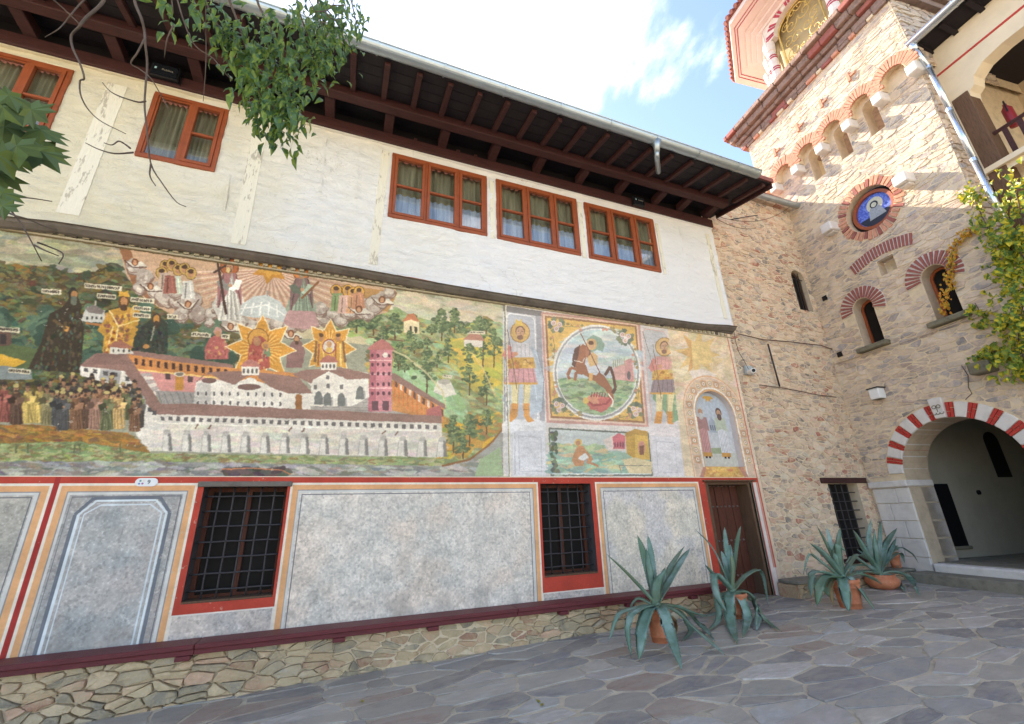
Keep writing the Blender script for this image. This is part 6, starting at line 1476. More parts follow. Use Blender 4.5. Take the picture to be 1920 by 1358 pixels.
lay_stones(tow, st2, up_out - .008, R4, uwall, 'stone', MT['tower_rubble'], MT['tower_rubble_s'], h=.016, joint=.006, rag=.004, limit=60)
def side_fr(s, z, o): 
    b_ = tow(sr(z), z, -s); return b_ + Vector((-TD[0], -TD[1], 0)) * o
lay_stones(side_fr, cells(.0, .75, 3.2, 11.7, .3, .12, R4), .0, R4, tside, 'stone', MT['tower_rubble'], MT['tower_rubble_s'], h=.03, limit=60)
def side_fr2(s, z, o):
    b_ = tow(SR - .12, z, -s); return b_ + Vector((-TD[0], -TD[1], 0)) * o
lay_stones(side_fr2, cells(-.17, 2.2, 9.95, 11.82, .32, .11, R4), .0, R4, uwall, 'stone', MT['tower_rubble'], MT['tower_rubble_s'], h=.03, limit=60, restname='small_side_stones')
# windows with fans of red brick and white mortar
for (w_, c) in ((Wn1, -.33), (Wn2, -1.71)):
    t = MB(); pts = [(c + r_ * math.cos(t_), Wn1z + r_ * math.sin(t_)) for r_, t_ in [(.225, a) for a in np.linspace(-.18, PI + .42, 18)] + [(.475, a) for a in np.linspace(PI + .42, -.18, 18)]]
    i = len(t.v)
    inn = [(c + .222 * math.cos(a), Wn1z + .222 * math.sin(a)) for a in np.linspace(-.18, PI + .42, 20)]; ou = [(c + .48 * math.cos(a), Wn1z + .48 * math.sin(a)) for a in np.linspace(-.18, PI + .42, 20)]
    for k in range(19): t.face([tow(*inn[k], .014), tow(*inn[k + 1], .014), tow(*ou[k + 1], .014), tow(*ou[k], .014)]); t.face([tow(*ou[k], .014), tow(*ou[k + 1], .014), tow(*ou[k + 1], -.02), tow(*ou[k], -.02)])
    fan = tp_(t, 'brick_fan', MT['whitestone'])
    ring_bricks(lambda mb, nm, mt: under(mb.build(nm, mt), fan), c, Wn1z, .225, .475, -.18, PI + .42, 18, .02, [MT['redbrick']], .016, gap=.42)
    arch_window(tp_, tow, w_[0] + .01, w_[1] - .01, w_[2] + .005, Wn1z, -.22, MT['frame'], .05)
    t = MB(); t.box(tow, w_[0] - .10, w_[1] + .12, 4.72, 4.825, -.28, .14); tp_(t, 'window_sill', MT['sillstone'], bevel=.018)
t = MB(); t.prism(tow, rect(-1.2, -.88, 6.17, 6.52), -.24, -.222); tp_(t, 'niche_back', MT['tmortar'])
fs = tp_(MB().box(tow, -1.6, -.45, 6.50, 6.505, -.03, -.02), 'flat_brick_arch', MT['whitestone'])
nb = 19
for k in range(nb):
    f0, f1 = (k + .18) / nb, (k + .82) / nb
    def P_(f, r_): 
        s = -1.60 + 1.20 * f; z = 6.46 + .15 * math.sin(PI * (f * .9 + .06)); an = (f - .5) * .5
        return (s + r_ * math.sin(an), z + r_ * math.cos(an))
    t = MB(); t.prism(tow, [P_(f0, 0), P_(f1, 0), P_(f1, .24), P_(f0, .24)], -.03, .03); under(t.build('brick', MT['redbrick']), fs)
    t = MB(); t.prism(tow, [P_((k + .84) / nb, .0), P_((k + 1.16) / nb, .0), P_((k + 1.16) / nb, .235), P_((k + .84) / nb, .235)], -.03, .018)
    if k < nb - 1: under(t.build('mortar_joint', MT['whitestone']), fs)
# round mosaic
med = tp_(MB().prism(tow, circle(-1.09, 7.75, .50, 36), -.19, -.162), 'roundel', MT['dark'])
def ringm(c, z, ri, ro, o0, o1, nm, mt, par, n=36):
    t = MB(); A_ = circle(c, z, ri, n); B_ = circle(c, z, ro, n)
    for k in range(n):
        j = (k + 1) % n; t.face([tow(*A_[k], o1), tow(*A_[j], o1), tow(*B_[j], o1), tow(*B_[k], o1)]); t.face([tow(*A_[k], o1), tow(*A_[j], o1), tow(*A_[j], o0), tow(*A_[k], o0)]); t.face([tow(*B_[k], o1), tow(*B_[j], o1), tow(*B_[j], o0), tow(*B_[k], o0)])
    return under(t.build(nm, mt), par)
ringm(-1.09, 7.75, .37, .44, -.162, -.10, 'wooden_ring', MT['frame'], med)
def mosaic():
    M = Mat('blue_mosaic_glass'); v = M.vor(38); r = M.n('ShaderNodeSeparateColor'); M.link(v.outputs['Color'], r.inputs[0])
    c = M.ramp(r.outputs[0], [(.0, srgb(50, 74, 168)), (.5, srgb(74, 100, 196)), (.8, srgb(104, 128, 210))]); return M.done(c, .35, .5)
MT['mosaic'] = mosaic()
t = MB(); t.prism(tow, circle(-1.09, 7.75, .37, 36), -.162, -.15); under(t.build('blue_mosaic', MT['mosaic']), med)
mg = simple('grey_mosaic', (150, 158, 166), .3, 30, .5, .002); mdk = simple('dark_mosaic', (44, 50, 64), .3, 30, .5, .002); mp_ = simple('pale_mosaic', (196, 196, 176), .3, 30, .5, .002)
for loop, mt, o in (([(-1.09 + .36 * math.cos(a), 7.75 + .36 * math.sin(a)) for a in np.linspace(PI * 1.1, PI * 1.9, 14)], mdk, .004), (circle(-1.13, 7.86, .17, 18), mp_, .006), ([(-1.30, 7.55), (-.95, 7.55), (-.98, 7.74), (-1.10, 7.92), (-1.22, 7.78)], mg, .010), (circle(-1.12, 7.87, .085, 14), mdk, .012), (circle(-1.12, 7.86, .055, 14), mp_, .015)):
    t = MB(); t.prism(tow, loop, -.15, -.15 + o); under(t.build('mosaic_shape', mt), med)
ring_bricks(lambda mb, nm, mt: under(mb.build(nm, mt), med), -1.09, 7.75, .505, .69, 0, 2 * PI, 40, -.005, [MT['brick'], MT['brick'], MT['redbrick']], .03, gap=.32, jr=.03)
for s, z in ((-.27, 7.80), (-1.90, 7.78)): t = MB(); t.box(tow, s - .13, s + .13, z - .10, z + .13, -.03, .26); t.box(tow, s - .10, s + .10, z - .14, z - .102, -.03, .18); tp_(t, 'projecting_block', MT['whitestone'], bevel=.02)
for s, z in ((.40, 6.31), (.44, 4.88)): t = MB(); t.box(tow, s - .055, s + .055, z - .055, z + .055, -.02, .032); tp_(t, 'putlog_hole', MT['dark'])
cable([tow(.60, 4.69, .05), tow(-.3, 4.66, .05), tow(-1.4, 4.66, .045), tow(-2.4, 4.65, .05)], .010, tp_, 'cable', 'reveal')
t = MB(); t.box(tow, -2.06, -1.76, 3.66, 3.86, -.05, .22); tp_(t, 'projecting_block', MT['sillstone'], bevel=.02)
fl_ = empty('wall_lamp', tow(-.14, 3.79, .1), 'small white weathered lamp box fixed on rubble wall left of the gate arch', 'lamp'); fp_ = offset_parent(fl_)
t = MB(); t.box(tow, -.25, -.05, 3.66, 3.88, .03, .22); fp_(t, 'housing', MT['whiteplas'], bevel=.012); t = MB(); t.box(tow, -.23, -.07, 3.652, 3.659, .05, .20); fp_(t, 'lamp_glass', MT['sillstone']); t = MB(); t.box(tow, -.27, -.03, 3.882, 3.90, .0, .24); fp_(t, 'cover', MT['iron'])
# cornice under the belfry
TC_ = (-.80, -2.0)
def octo(hw, a, c=TC_[0], d=TC_[1]): return [(c + a, d + hw), (c + hw, d + a), (c + hw, d - a), (c + a, d - hw), (c - a, d - hw), (c - hw, d - a), (c - hw, d + a), (c - a, d + hw)]
for k, (z0, z1, o) in enumerate(((11.80, 11.98, .22), (11.985, 12.12, .30), (12.125, 12.33, .40), (12.335, 12.5, .5))):
    t = MB(); t.box(tow, TC_[0] - 1.96 - o, TC_[0] + 1.96 + o, z0, z1, TC_[1] - 2 - o, o - .12); tp_(t, 'cornice_core', MT['corn'])
    s_ = TC_[0] - 1.96 - o
    while s_ < TC_[0] + 1.96 + o:
        w_ = R4.uniform(.28, .62); e_ = min(TC_[0] + 1.96 + o, s_ + w_); j_ = R4.uniform(-.012, .012); t = MB(); t.box(tow, s_ + .004, e_ - .004, z0 + .004 + R4.uniform(0, .008), z1 - .004, o - .14, o + j_); tp_(t, 'cornice_stone', MT['corn'] if R4.random() > .15 else MT['redbrick'], bevel=.016); s_ = e_
s = -3.0
while s < 1.2:
    w_ = R4.uniform(.12, .3); t = MB(); t.box(tow, s, s + w_ - .015, 11.70 + R4.uniform(0, .015), 11.795, .16, .235 + R4.uniform(-.02, .015)); tp_(t, 'cornice_brick', MT[R4.choice(('corn', 'corn', 'redbrick', 'tmortar', 'brick'))], bevel=.008); s += w_
t = MB(); t.prism(lambda s, z, o: tow(s, o, z), [(TC_[0] - 2.4, TC_[1] - 2.4), (TC_[0] + 2.4, TC_[1] - 2.4), (TC_[0] + 2.4, TC_[1] + 2.4), (TC_[0] - 2.4, TC_[1] + 2.4)], 12.5, 12.62, .8); tp_(t, 'cornice_top', MT['rooftile'])
# belfry: chamfered octagon with clustered columns, arches and gilded lattices
BF = tp_(MB().prism(lambda s, z, o: tow(s, o, z), octo(1.5, .9), 12.6, 12.72), 'belfry', MT['whitestone'])
def bf(mb, nm, mt, **k): return under(mb.build(nm, mt, **k), BF)
ov = octo(1.64, .90)
zc0, zc1 = 12.72, 14.72
colp = []
for (i, j) in ((0, 1), (2, 3), (4, 5), (6, 7)):
    for f in (0, .5, 1): colp.append((ov[i][0] + (ov[j][0] - ov[i][0]) * f, ov[i][1] + (ov[j][1] - ov[i][1]) * f))
for (s, d) in colp:
    base = tow(s, 0, d); t = MB()
    t.lathe((base.x, base.y, 0), [(.165, zc0), (.165, zc0 + .66), (.12, zc0 + .68), (.118, zc1 - .34), (.14, zc1 - .33), (.165, zc1 - .02), (.0, zc1)], 12); co = bf(t, 'column', MT['whitestone'], smooth=False)
    for z in (13.62, 14.08):
        t = MB()
        for q in range(2): t.lathe((base.x, base.y, 0), [(.117, z + q * .08), (.127, z + q * .08), (.127, z + .045 + q * .08), (.117, z + .045 + q * .08)], 10)
        bf(t, 'red_band', MT['rb'])
def face_fr(i):
    a = ov[i]; b_ = ov[(i + 1) % 8]
    L = math.hypot(b_[0] - a[0], b_[1] - a[1]); ux, uy = (b_[0] - a[0]) / L, (b_[1] - a[1]) / L; cx, cy = (a[0] + b_[0]) / 2, (a[1] + b_[1]) / 2
    nx, ny = uy, -ux
    if (cx - TC_[0]) * nx + (cy - TC_[1]) * ny < 0: nx, ny = -nx, -ny
    return (lambda s, z, o: tow(cx + ux * s + nx * o, z, cy + uy * s + ny * o)), L
for i in range(8):
    fr, L = face_fr(i); rr = L / 2 - .27
    wide = L > 1.4
    n = 14; zsp = zc1 if wide else zc1 + .1; rise = .44 if wide else .2
    up_ = [(-L / 2, zc1 - .0)] + [(-rr, zc1)] + [(-rr * math.cos(PI * k / n), zsp + rise * math.sin(PI * k / n)) for k in range(n + 1)] + [(rr, zc1), (L / 2, zc1), (L / 2, 15.42), (-L / 2, 15.42)]
    t = MB(); t.prism(fr, up_, -.14, .06); bf(t, 'arch_wall', MT['whitestone'])
    if wide:
        for k in range(7):
            if k % 1 == 0:
                for q in (0, .3):
                    t0, t1 = PI * (k + .2 + q) / 7, PI * (k + .4 + q) / 7
                    t = MB(); t.prism(fr, [(rr * 1.0 * math.cos(t0), zsp + rise * math.sin(t0)), ((rr + .26) * math.cos(t0), zsp + (rise + .26) * math.sin(t0)), ((rr + .26) * math.cos(t1), zsp + (rise + .26) * math.sin(t1)), (rr * math.cos(t1), zsp + rise * math.sin(t1))], -.145, .075)
                    bf(t, 'red_voussoir', MT['rb'])
        # lattice
        t = MB(); g_ = .024; w2 = rr - .02
        t.tube([fr(-w2, 12.75, -.1), fr(-w2, zsp, -.1)] + [fr(-w2 * math.cos(PI * k / 12), zsp + (rise - .03) * math.sin(PI * k / 12), -.1) for k in range(1, 12)] + [fr(w2, zsp, -.1), fr(w2, 12.75, -.1)], g_, 6)
        t.tube([fr(-w2, 13.45, -.1), fr(w2, 13.45, -.1)], g_, 6); 
        t.tube([fr(-w2 * .55 * math.cos(PI * k / 12), zsp - .1 + .42 * math.sin(PI * k / 12), -.1) for k in range(13)], .016, 5)
        rl = random.Random(40 + i)
        for (cx, cz, r0, sg) in [(sx * w2 * fx, z, r_, sx * sg) for sx in (-1, 1) for fx, z, r_, sg in ((.5, 13.0, .2, 1), (.75, 13.2, .14, -1), (.25, 13.15, .15, -1), (.55, 13.75, .22, 1), (.3, 14.1, .18, -1), (.68, 14.2, .17, 1), (.35, 14.6, .2, 1), (.6, 14.75, .15, -1), (.2, 14.95, .14, 1), (.8, 13.62, .1, 1), (.15, 13.6, .1, -1), (.8, 12.9, .1, 1))]:
            ph = rl.uniform(0, 6); t.tube([fr(cx + r0 * (1 - .8 * k / 18) * math.cos(ph + sg * k * .42), cz + r0 * (1 - .8 * k / 18) * math.sin(ph + sg * k * .42), -.1) for k in range(19)], .0125, 5)
        bf(t, 'gilded_lattice', MT['gold'], smooth=True, norm=False)
t = MB(); t.prism(lambda s, z, o: tow(s, o, z), octo(1.36, .8), 12.7, 15.4); bf(t, 'belfry_glazing', MT['belfry_glass'])
for hw, a, z0, z1 in ((1.75, 1.08, 15.30, 15.42), (1.9, 1.12, 15.40, 15.50), (2.05, 1.16, 15.48, 15.56)):
    t = MB(); t.prism(lambda s, z, o: tow(s, o, z), octo(hw, a), z0, z1); bf(t, 'eaves_moulding', MT['pinksof'])
t = MB(); t.prism(lambda s, z, o: tow(s, o, z), octo(2.66, 1.10), 15.561, 15.72); bf(t, 'soffit_slab', MT['pinksof'])
for hw in (2.35, 2.45):
    o8 = octo(hw, 1.14)
    for k in range(8): t = MB(); t.tube([tow(o8[k][0], 15.555, o8[k][1]), tow(o8[(k + 1) % 8][0], 15.555, o8[(k + 1) % 8][1])], .012, 5); bf(t, 'red_line', MT['rb'])
t = MB(); base = octo(2.72, 1.12); ap_ = tow(TC_[0], 17.6, TC_[1])
for k in range(8): t.face([tow(base[k][0], 15.73, base[k][1]), tow(base[(k + 1) % 8][0], 15.73, base[(k + 1) % 8][1]), ap_])
t.face([tow(p[0], 15.73, p[1]) for p in base]); bf(t, 'belfry_roof', MT['rooftile'])
for k in range(8):
    a = base[k]; b_ = base[(k + 1) % 8]; L = math.hypot(b_[0] - a[0], b_[1] - a[1]); n = int(L / .17)
    for q in range(n):
        f = (q + .5) / n; s, d = a[0] + (b_[0] - a[0]) * f, a[1] + (b_[1] - a[1]) * f
        dx, dy = s - TC_[0], d - TC_[1]; l = math.hypot(dx, dy); t = MB()
        t.tube([tow(s + dx / l * .05, 15.76, d + dy / l * .05), tow(s - dx / l * .5, 16.1, d - dy / l * .5)], .07, 6); bf(t, 'roof_tile', MT['rooftile'])
# ---- gateway
G0 = tp_(MB().box(tow, .575, .58, .3, .31, -.03, -.02), 'gateway', MT['whitestone'])
def gp(mb, nm, mt, **k): return under(mb.build(nm, mt, **k), G0)
vc, vz, ri, ro = gate['c'], 2.12, .95, 1.225
vs = 9                                               # white blocks between pairs of red bricks
a0, a1 = -.02, PI + .02
red = .105
key = 5
nblk = 11
for k in range(nblk):
    ta = a0 + (a1 - a0) * k / nblk; tb = a0 + (a1 - a0) * (k + 1) / nblk
    def pt(r_, t_): return (vc + r_ * math.cos(t_), vz + r_ * math.sin(t_))
    gapk = red / 2 if k not in () else red / 2
    t0, t1 = ta + red / 2 + .006, tb - red / 2 - .006
    iskey = (k == 5)
    ro_ = ro + (.10 if iskey else 0)
    t = MB(); q = [pt(ri, t0), pt(ri, (t0 + t1) / 2), pt(ri, t1), pt(ro_, t1), pt(ro_ + .004, (t0 + t1) / 2), pt(ro_, t0)]
    t.prism(tow, q, -.66, .03 + (.05 if iskey else 0)); blk = gp(t, 'voussoir', MT['whitestone'], bevel=.012)
    if k < nblk - 1:
        for sd_ in (0, 1):
            c0 = tb - red / 2 + sd_ * (red / 2) + .004; c1 = c0 + red / 2 - .01
            cut = (.62 if sd_ else .38)
            for ra, rb in ((ri, ri + (ro - ri) * cut - .006), (ri + (ro - ri) * cut + .006, ro)):
                t = MB(); t.prism(tow, [pt(ra, c0), pt(rb, c0), pt(rb, c1), pt(ra, c1)], -.66, .028); gp(t, 'red_brick', MT['gatered'])
t = MB(); an = (a0 + a1) / 2
kx, kz = vc + 1.1 * math.cos(PI * 5.5 / nblk), vz + 1.1 * math.sin(PI * 5.5 / nblk)
t = MB()
for c_x in (-.035, .035): t.tube([tow(kx + c_x + .032 * math.cos(k * .63), kz + .06 + .03 * math.sin(k * .63), .084) for k in range(11)], .007, 5)
for c_x in (-.06, .0, .06): t.tube([tow(kx + c_x + .03 * math.cos(k * .5 + 2.6), kz - .06 + .022 * math.sin(k * .5 + 2.6), .084) for k in range(9)], .007, 5)
t.tube([tow(kx, kz + .03, .084), tow(kx, kz - .04, .084)], .006, 5)
gp(t, 'carved_emblem', MT['sillstone'], smooth=True)
# jambs of coursed blocks
zb = [GZ - .05, .62, .95, 1.27, 1.60, 1.90]
for side in (0, 1):
    s_in = -.095 if side == 0 else -1.995; s_out = .60 if side == 0 else -2.44
    for k in range(5):
        z0, z1 = zb[k] + .004, zb[k + 1] - .004; sp = s_in + (s_out - s_in) * (.62 if k % 2 else .36)
        L_ = [(s_in, sp), (sp, s_out)] if k else [(s_in, s_out)]
        for a, b_ in L_:
            lo, hi = min(a, b_) + .004, max(a, b_) - .004
            t = MB(); t.box(tow, lo, hi, z0, z1, -.30, .035 + (.02 if k == 0 else 0)); gp(t, 'jamb_block', MT['whitestone'], bevel=.01)
        if side == 0 or True:
            lo, hi = (min(s_in, s_in + (.05 if side == 0 else -.05)), max(s_in, s_in + (.05 if side == 0 else -.05)))
            t = MB(); t.box(tow, lo, hi, z0, z1, -.68, -.306); gp(t, 'jamb_block', MT['whitestone'], bevel=.01)
    lo, hi = (s_in - .03, s_out + .03) if side == 0 else (s_out - .0, s_in + .03)
    t = MB(); t.box(tow, lo, hi, 1.905, 2.03, -.67, .09); gp(t, 'impost', MT['whitestone'], bevel=.02)
# passage interior
def pas(fn):
    t = MB(); n = 16; s0, s1 = -2.25, .15; c = (s0 + s1) / 2; r = (s1 - s0) / 2; D0, D1 = .684, 6.5
    arc = [(c + r * math.cos(PI * k / n), 3.3 + .6 * math.sin(PI * k / n)) for k in range(n + 1)]
    t.face([tow(.15, .3, -D0), tow(.15, 4, -D0), tow(-.08, 4, -D0), tow(-.08, .3, -D0)]); t.face([tow(-2.25, .3, -D0), tow(-2.25, 4, -D0), tow(-2.01, 4, -D0), tow(-2.01, .3, -D0)])
    hd_ = [(-2.01, 2.1), (-2.01, 4), (-.08, 4), (-.08, 2.1)] + [(-1.045 + .965 * math.cos(PI * k / 20), 2.12 + .965 * math.sin(PI * k / 20)) for k in range(21)]
    t.plate(tow, hd_, [], -D0 - .004)
    for k in range(n): t.face([tow(*arc[k], -D0), tow(*arc[k + 1], -D0), tow(*arc[k + 1], -D1), tow(*arc[k], -D1)])
    # side wall with a doorway and an arched niche
    sf = lambda a, z, o: tow(.15 + o, z, -a)
    dh = rect(1.02, 1.46, .76, 1.96); nh_ = arch_loop(3.1, 3.55, 2.06, 2.92, 8)
    t.plate(lambda a, z, o: tow(.15, z, -a), [(D0, .3), (D1, .3), (D1, 3.3), (D0, 3.3)], [], 0)
    t.face([tow(-2.25, .3, -D0), tow(-2.25, .3, -D1), tow(-2.25, 3.3, -D1), tow(-2.25, 3.3, -D0)])
    t.face([tow(.15, .3, -D1), tow(.15, 4, -D1), tow(-2.25, 4, -D1), tow(-2.25, .3, -D1)])
    po = fn(t, 'passage_vault', MT['plaster_in'])
    t = MB(); t.prism(lambda a, z, o: tow(.135 + o, z, -a), dh, .0, .012); under(t.build('dark_doorway', MT['black']), po)
    t = MB(); t.box(lambda a, z, o: tow(.15 + o, z, -a), .98, 1.50, .70, .758, -.05, .1); under(t.build('door_step', MT['ledge'], bevel=.01), po)
    return po
po = pas(gp)
D_ = 2.2
t = MB(); t.prism(lambda a, z, o: tow(.15 - o, z, -a), arch_loop(3.1, 3.56, 2.08, 2.86, 10), .0, .012); gp(t, 'arched_slit', MT['black'])
t = MB(); t.prism(lambda a, z, o: tow(.15 - o, z, -a), circle(2.3, 1.77, .05, 10), 0, .03); gp(t, 'dark_wall_fitting', MT['black'])
t = MB(); t.box(tow, -2.25, .15, .2, .545, -6.5, -.12); gp(t, 'passage_floor', MT['ledge'])
t = MB(); t.box(tow, -2.35, -.13, GZ - .05, .535, -.30, .10); gp(t, 'upper_step', MT['whitestone'], bevel=.03)
t = MB(); t.box(tow, -2.75, .03, GZ - .06, .40, .02, .50); gp(t, 'lower_step', MT['ledge'], bevel=.02)
# vine stem dangling over the keystone
cable([tow(-1.62, 3.9, .05), tow(-1.66, 3.7, .06), tow(-1.60, 3.5, .06), tow(-1.62, 3.38, .07), tow(-1.5, 3.3, .07)], .007, tp_, 'dangling_stem', 'bark')

# ------------------------------------------------------------------ the gallery building on the right
GB = empty('gallery_building', tow(-5, .2, -2), 'cream building with dark wooden gallery, basket arch and steel gutter at right edge', 'building')
gb_ = offset_parent(GB)
GD = -.36
ao = [(-6.5, 7.3), (-3.05, 7.3), (-3.05, 8.75), (-3.09, 8.95), (-3.18, 9.02), (-3.22, 9.18), (-3.40, 9.32), (-3.7, 9.38), (-5.9, 9.38), (-6.3, 9.2), (-6.5, 8.8)]
t = MB(); t.two = True; t.plate(tow, [(-9, 7.1), (-2.6, 7.1), (-2.6, 10.3), (-9, 10.3)], [ao], GD, [.3]); gb_(t, 'gallery_front', [MT['cream'], MT['cream']])
t = MB(); t.box(tow, -9, -2.6, 9.70, 9.74, GD - .01, GD + .012); gb_(t, 'red_string_line', MT['gatered'])
t = MB(); t.box(tow, -9, -2.6, 7.2, 7.3, GD - .4, GD + .08); gb_(t, 'floor_edge', MT['cream'])
t = MB(); t.box(tow, -9, -2.6, .0, 7.18, GD - .35, GD - .3); gb_(t, 'lower_wall', MT['tmortar'])
t = MB(); t.face([tow(-9, 7.1, GD - 2.6), tow(-2.6, 7.1, GD - 2.6), tow(-2.6, 10.2, GD - 2.6), tow(-9, 10.2, GD - 2.6)]); gb_(t, 'inner_gallery_wall', MT['cream'])
t = MB(); t.box(tow, -9, -2.6, 10.2, 10.28, GD - 2.6, GD - .05); gb_(t, 'gallery_ceiling', MT['soffit'])
t = MB(); t.prism(lambda a, z, o: tow(-2.66 - o, z, -a), arch_loop(.8, 2.3, 7.1, 8.5, 12), -.02, .0); gb_(t, 'end_arch_recess', MT['cream'])
for s in (-2.93,): t = MB(); t.box(tow, s - .14, s + .12, 3.4, 9.0, GD - .28, GD + .02); gb_(t, 'gallery_post', MT['jambwood'], bevel=.015)
t = MB(); t.tube([tow(-3.07, 7.93, GD - .1), tow(-7, 7.93, GD - .1)], .035, 6); gb_(t, 'handrail', MT['wood'])
t = MB(); t.tube([tow(-3.0, 7.22, GD - .1), tow(-7, 7.22, GD - .1)], .045, 6); gb_(t, 'bottom_rail', MT['wood'])
for k in range(16): s = -3.2 - k * .2; t = MB(); t.box(tow, s - .05, s + .02, 7.25, 7.9, GD - .11, GD - .085); gb_(t, 'baluster', MT['wood'])
ex = tow(-3.2, 8.1, GD - .55); fe = empty('fire_extinguisher', ex, 'red fire extinguisher hanging beside the dark gallery post', 'fire extinguisher'); fep = offset_parent(fe)
t = MB(); t.lathe((ex.x, ex.y, ex.z), [(.0, 0), (.07, 0), (.075, .05), (.075, .4), (.03, .48), (.03, .52), (0, .52)], 12); fep(t, 'cylinder', MT['red'], smooth=True)
t = MB(); t.tube([ex + Vector((0, 0, .52)), ex + Vector((-.06, -.02, .56)), ex + Vector((-.1, -.02, .3))], .012, 6); fep(t, 'hose', MT['black'])
# eaves, gutter and downpipe
t = MB()
q = lambda s, d, z: tow(s, z, -d)
t.prism(lambda a, z, o: tow(o, z, -a), [(-.02, 10.43), (.42, 10.30), (3.0, 10.6), (3.0, 10.8), (-.02, 10.50)], -9, -2.72); gb_(t, 'eaves_boards', MT['soffit'])
for k in range(12): s = -2.9 - k * .42; t = MB(); t.prism(lambda a, z, o: tow(o, z, -a), [(.0, 10.36), (.40, 10.22), (.40, 10.30), (.0, 10.43)], s, s + .08); gb_(t, 'rafter_end', MT['soffit'])
pa, pb = tow(-2.80, 10.45, .12), tow(-9, 10.45, .12)
gutter(pa, pb, .10, MT['steel'], gb_, 2.0)
bx = TS(1745, 150, -.04); s_p = bx[0] - .02; 
zt_ = TS(1748, 92, -.1)[1]
t = MB(); t.tube([tow(s_p + .0, 10.38, .12), tow(s_p - .01, 10.2, .12)], [.075, .05], 12); t.tube([tow(s_p - .01, 10.22, .12), tow(s_p - .02, 10.08, .12), tow(s_p - .03, 9.72, .04)], .048, 12); gb_(t, 'pipe_elbow', MT['steel'], smooth=True)
for z0, z1 in ((8.62, 9.74), (7.42, 8.61), (5.9, 7.41)):
    t = MB(); t.tube([tow(s_p - .03, z1, .04), tow(s_p - .035, z0, .04)], .046, 14); gb_(t, 'downpipe', MT['steel'], smooth=True)
    t = MB(); t.tube([tow(s_p - .03, z1 + .01, .04), tow(s_p - .03, z1 - .06, .04)], .051, 14); gb_(t, 'pipe_sleeve', MT['steel'])
# ------------------------------------------------------------------ potted agaves
def zoomA(p): return p[0] * .3093 + 1080, p[1] * .3093 + 860
def zoomB(p): return p[0] * .3534 + 1380, p[1] * .3534 + 680
def bez(pts, n):
    """smooth curve through 3 or 4 control points (Catmull-Rom)"""
    P = [pts[0] + (pts[0] - pts[1])] + list(pts) + [pts[-1] + (pts[-1] - pts[-2]) * .6]; res = []
    segs = len(pts) - 1
    for k in range(n + 1):
        f = k / n * segs; i = min(int(f), segs - 1); t = f - i; a, b, c, d = P[i], P[i + 1], P[i + 2], P[i + 3]
        res.append(.5 * ((2 * b) + (c - a) * t + (2 * a - 5 * b + 4 * c - d) * t * t + (3 * b - a - 3 * c + d) * t ** 3))
    return res
def agave_leaf(pts, w, center, R):
    n = 14; P = bez(pts, n); t = MB(); up = Vector((0, 0, 1)); rings = []
    for k, p in enumerate(P):
        f = k / n; d = (P[min(k + 1, n)] - P[max(k - 1, 0)]).normalized()
        rad = Vector((p.x - center.x, p.y - center.y, 0))
        out = rad.normalized() if rad.length > .04 else Vector((P[-1].x - center.x, P[-1].y - center.y, 0)).normalized()
        # width direction is horizontal and tangential; the channel faces the heart of the plant
        side = out.cross(up); side = side - d * side.dot(d)
        if side.length < .1: side = d.cross(up)
        side.normalize(); nrm = side.cross(d).normalized()
        toward = (center + Vector((0, 0, .5)) - p)
        if nrm.dot(toward) < 0: nrm = -nrm
        prof = (.62 + .38 * math.sin(PI * min(1, f * 1.35 + .12))) if f < .5 else math.cos((f - .5) * PI) ** .75 * .99
        hw = w * .57 * max(prof if f < .985 else .02, .03); th = .016 * (1 - f) ** .8 + .003
        ch = hw * .42 * (1 - .4 * f)
        row = []
        for sx, hz in ((-1, ch), (-.5, ch * .35), (0, 0), (.5, ch * .35), (1, ch), (.5, ch * .35 - th), (0, -th), (-.5, ch * .35 - th)):
            row.append(p + side * hw * sx + nrm * hz)
        rings.append(row)
    for k in range(n):
        for q in range(8): t.face([rings[k][q], rings[k][(q + 1) % 8], rings[k + 1][(q + 1) % 8], rings[k + 1][q]])
    t.face(rings[0]); t.face(rings[-1][::-1])
    for k in range(2, n - 1):
        for q, g_ in ((0, 1), (4, 3)):
            for h_ in (.25, .75):
                a_ = rings[k][q].lerp(rings[k + 1][q], h_); e_ = (rings[k][q] - rings[k][2]).normalized(); dd_ = (rings[k + 1][q] - rings[k][q]) * .13
                t.face([a_ - dd_, a_ + dd_, a_ + e_ * .009 + dd_ * .6])
    return t, P[-1], (P[-1] - P[-2]).normalized()
def agave(zf, base, leaves, y0, label, floor=None, kx=1):
    c = WV(*zf(base), y0); e = empty('agave_plant', c, label, 'agave', 'agaves in terracotta pots'); fn = offset_parent(e); R = random.Random(int(base[0]))
    for L in leaves:
        w = L[0]; pts = [c + Vector((R.uniform(-.02, .02), 0, -.02))]
        for (a, b, dy) in L[1:]:
            pts.append(WV(*zf((a, b)), y0 + dy))
        tip_y = pts[-1]
        # keep drooping tips above the paving
        for p in pts:
            g_ = gz(p.x) + .02
            if p.z < g_:
                # bring it along its own sight line up to the ground
                for _ in range(60):
                    if p.z >= g_: break
                    dirv = (Vector(CAMP) - p).normalized(); p += dirv * .02
        dry = (w == .0751); t, tip, d = agave_leaf(pts, w, c, R); lo_ = fn(t, 'leaf', MT['dryleaf' if dry else 'agave'], smooth=True)
        if dry: lo_['label'] = 'dry brown leaf hanging under the green ones'
        if len(L) < 4 or True:
            t = MB(); t.tube([tip - d * .004, tip + d * .02], [.003, .0006], 5); fn(t, 'spine', MT['thorn'])
    t = MB(); t.lathe((c.x, c.y, c.z - .08), [(.0, .0), (.05, .0), (.06, .04), (.045, .12), (.0, .16)], 10); fn(t, 'heart', MT['agave'], smooth=True)
    return c
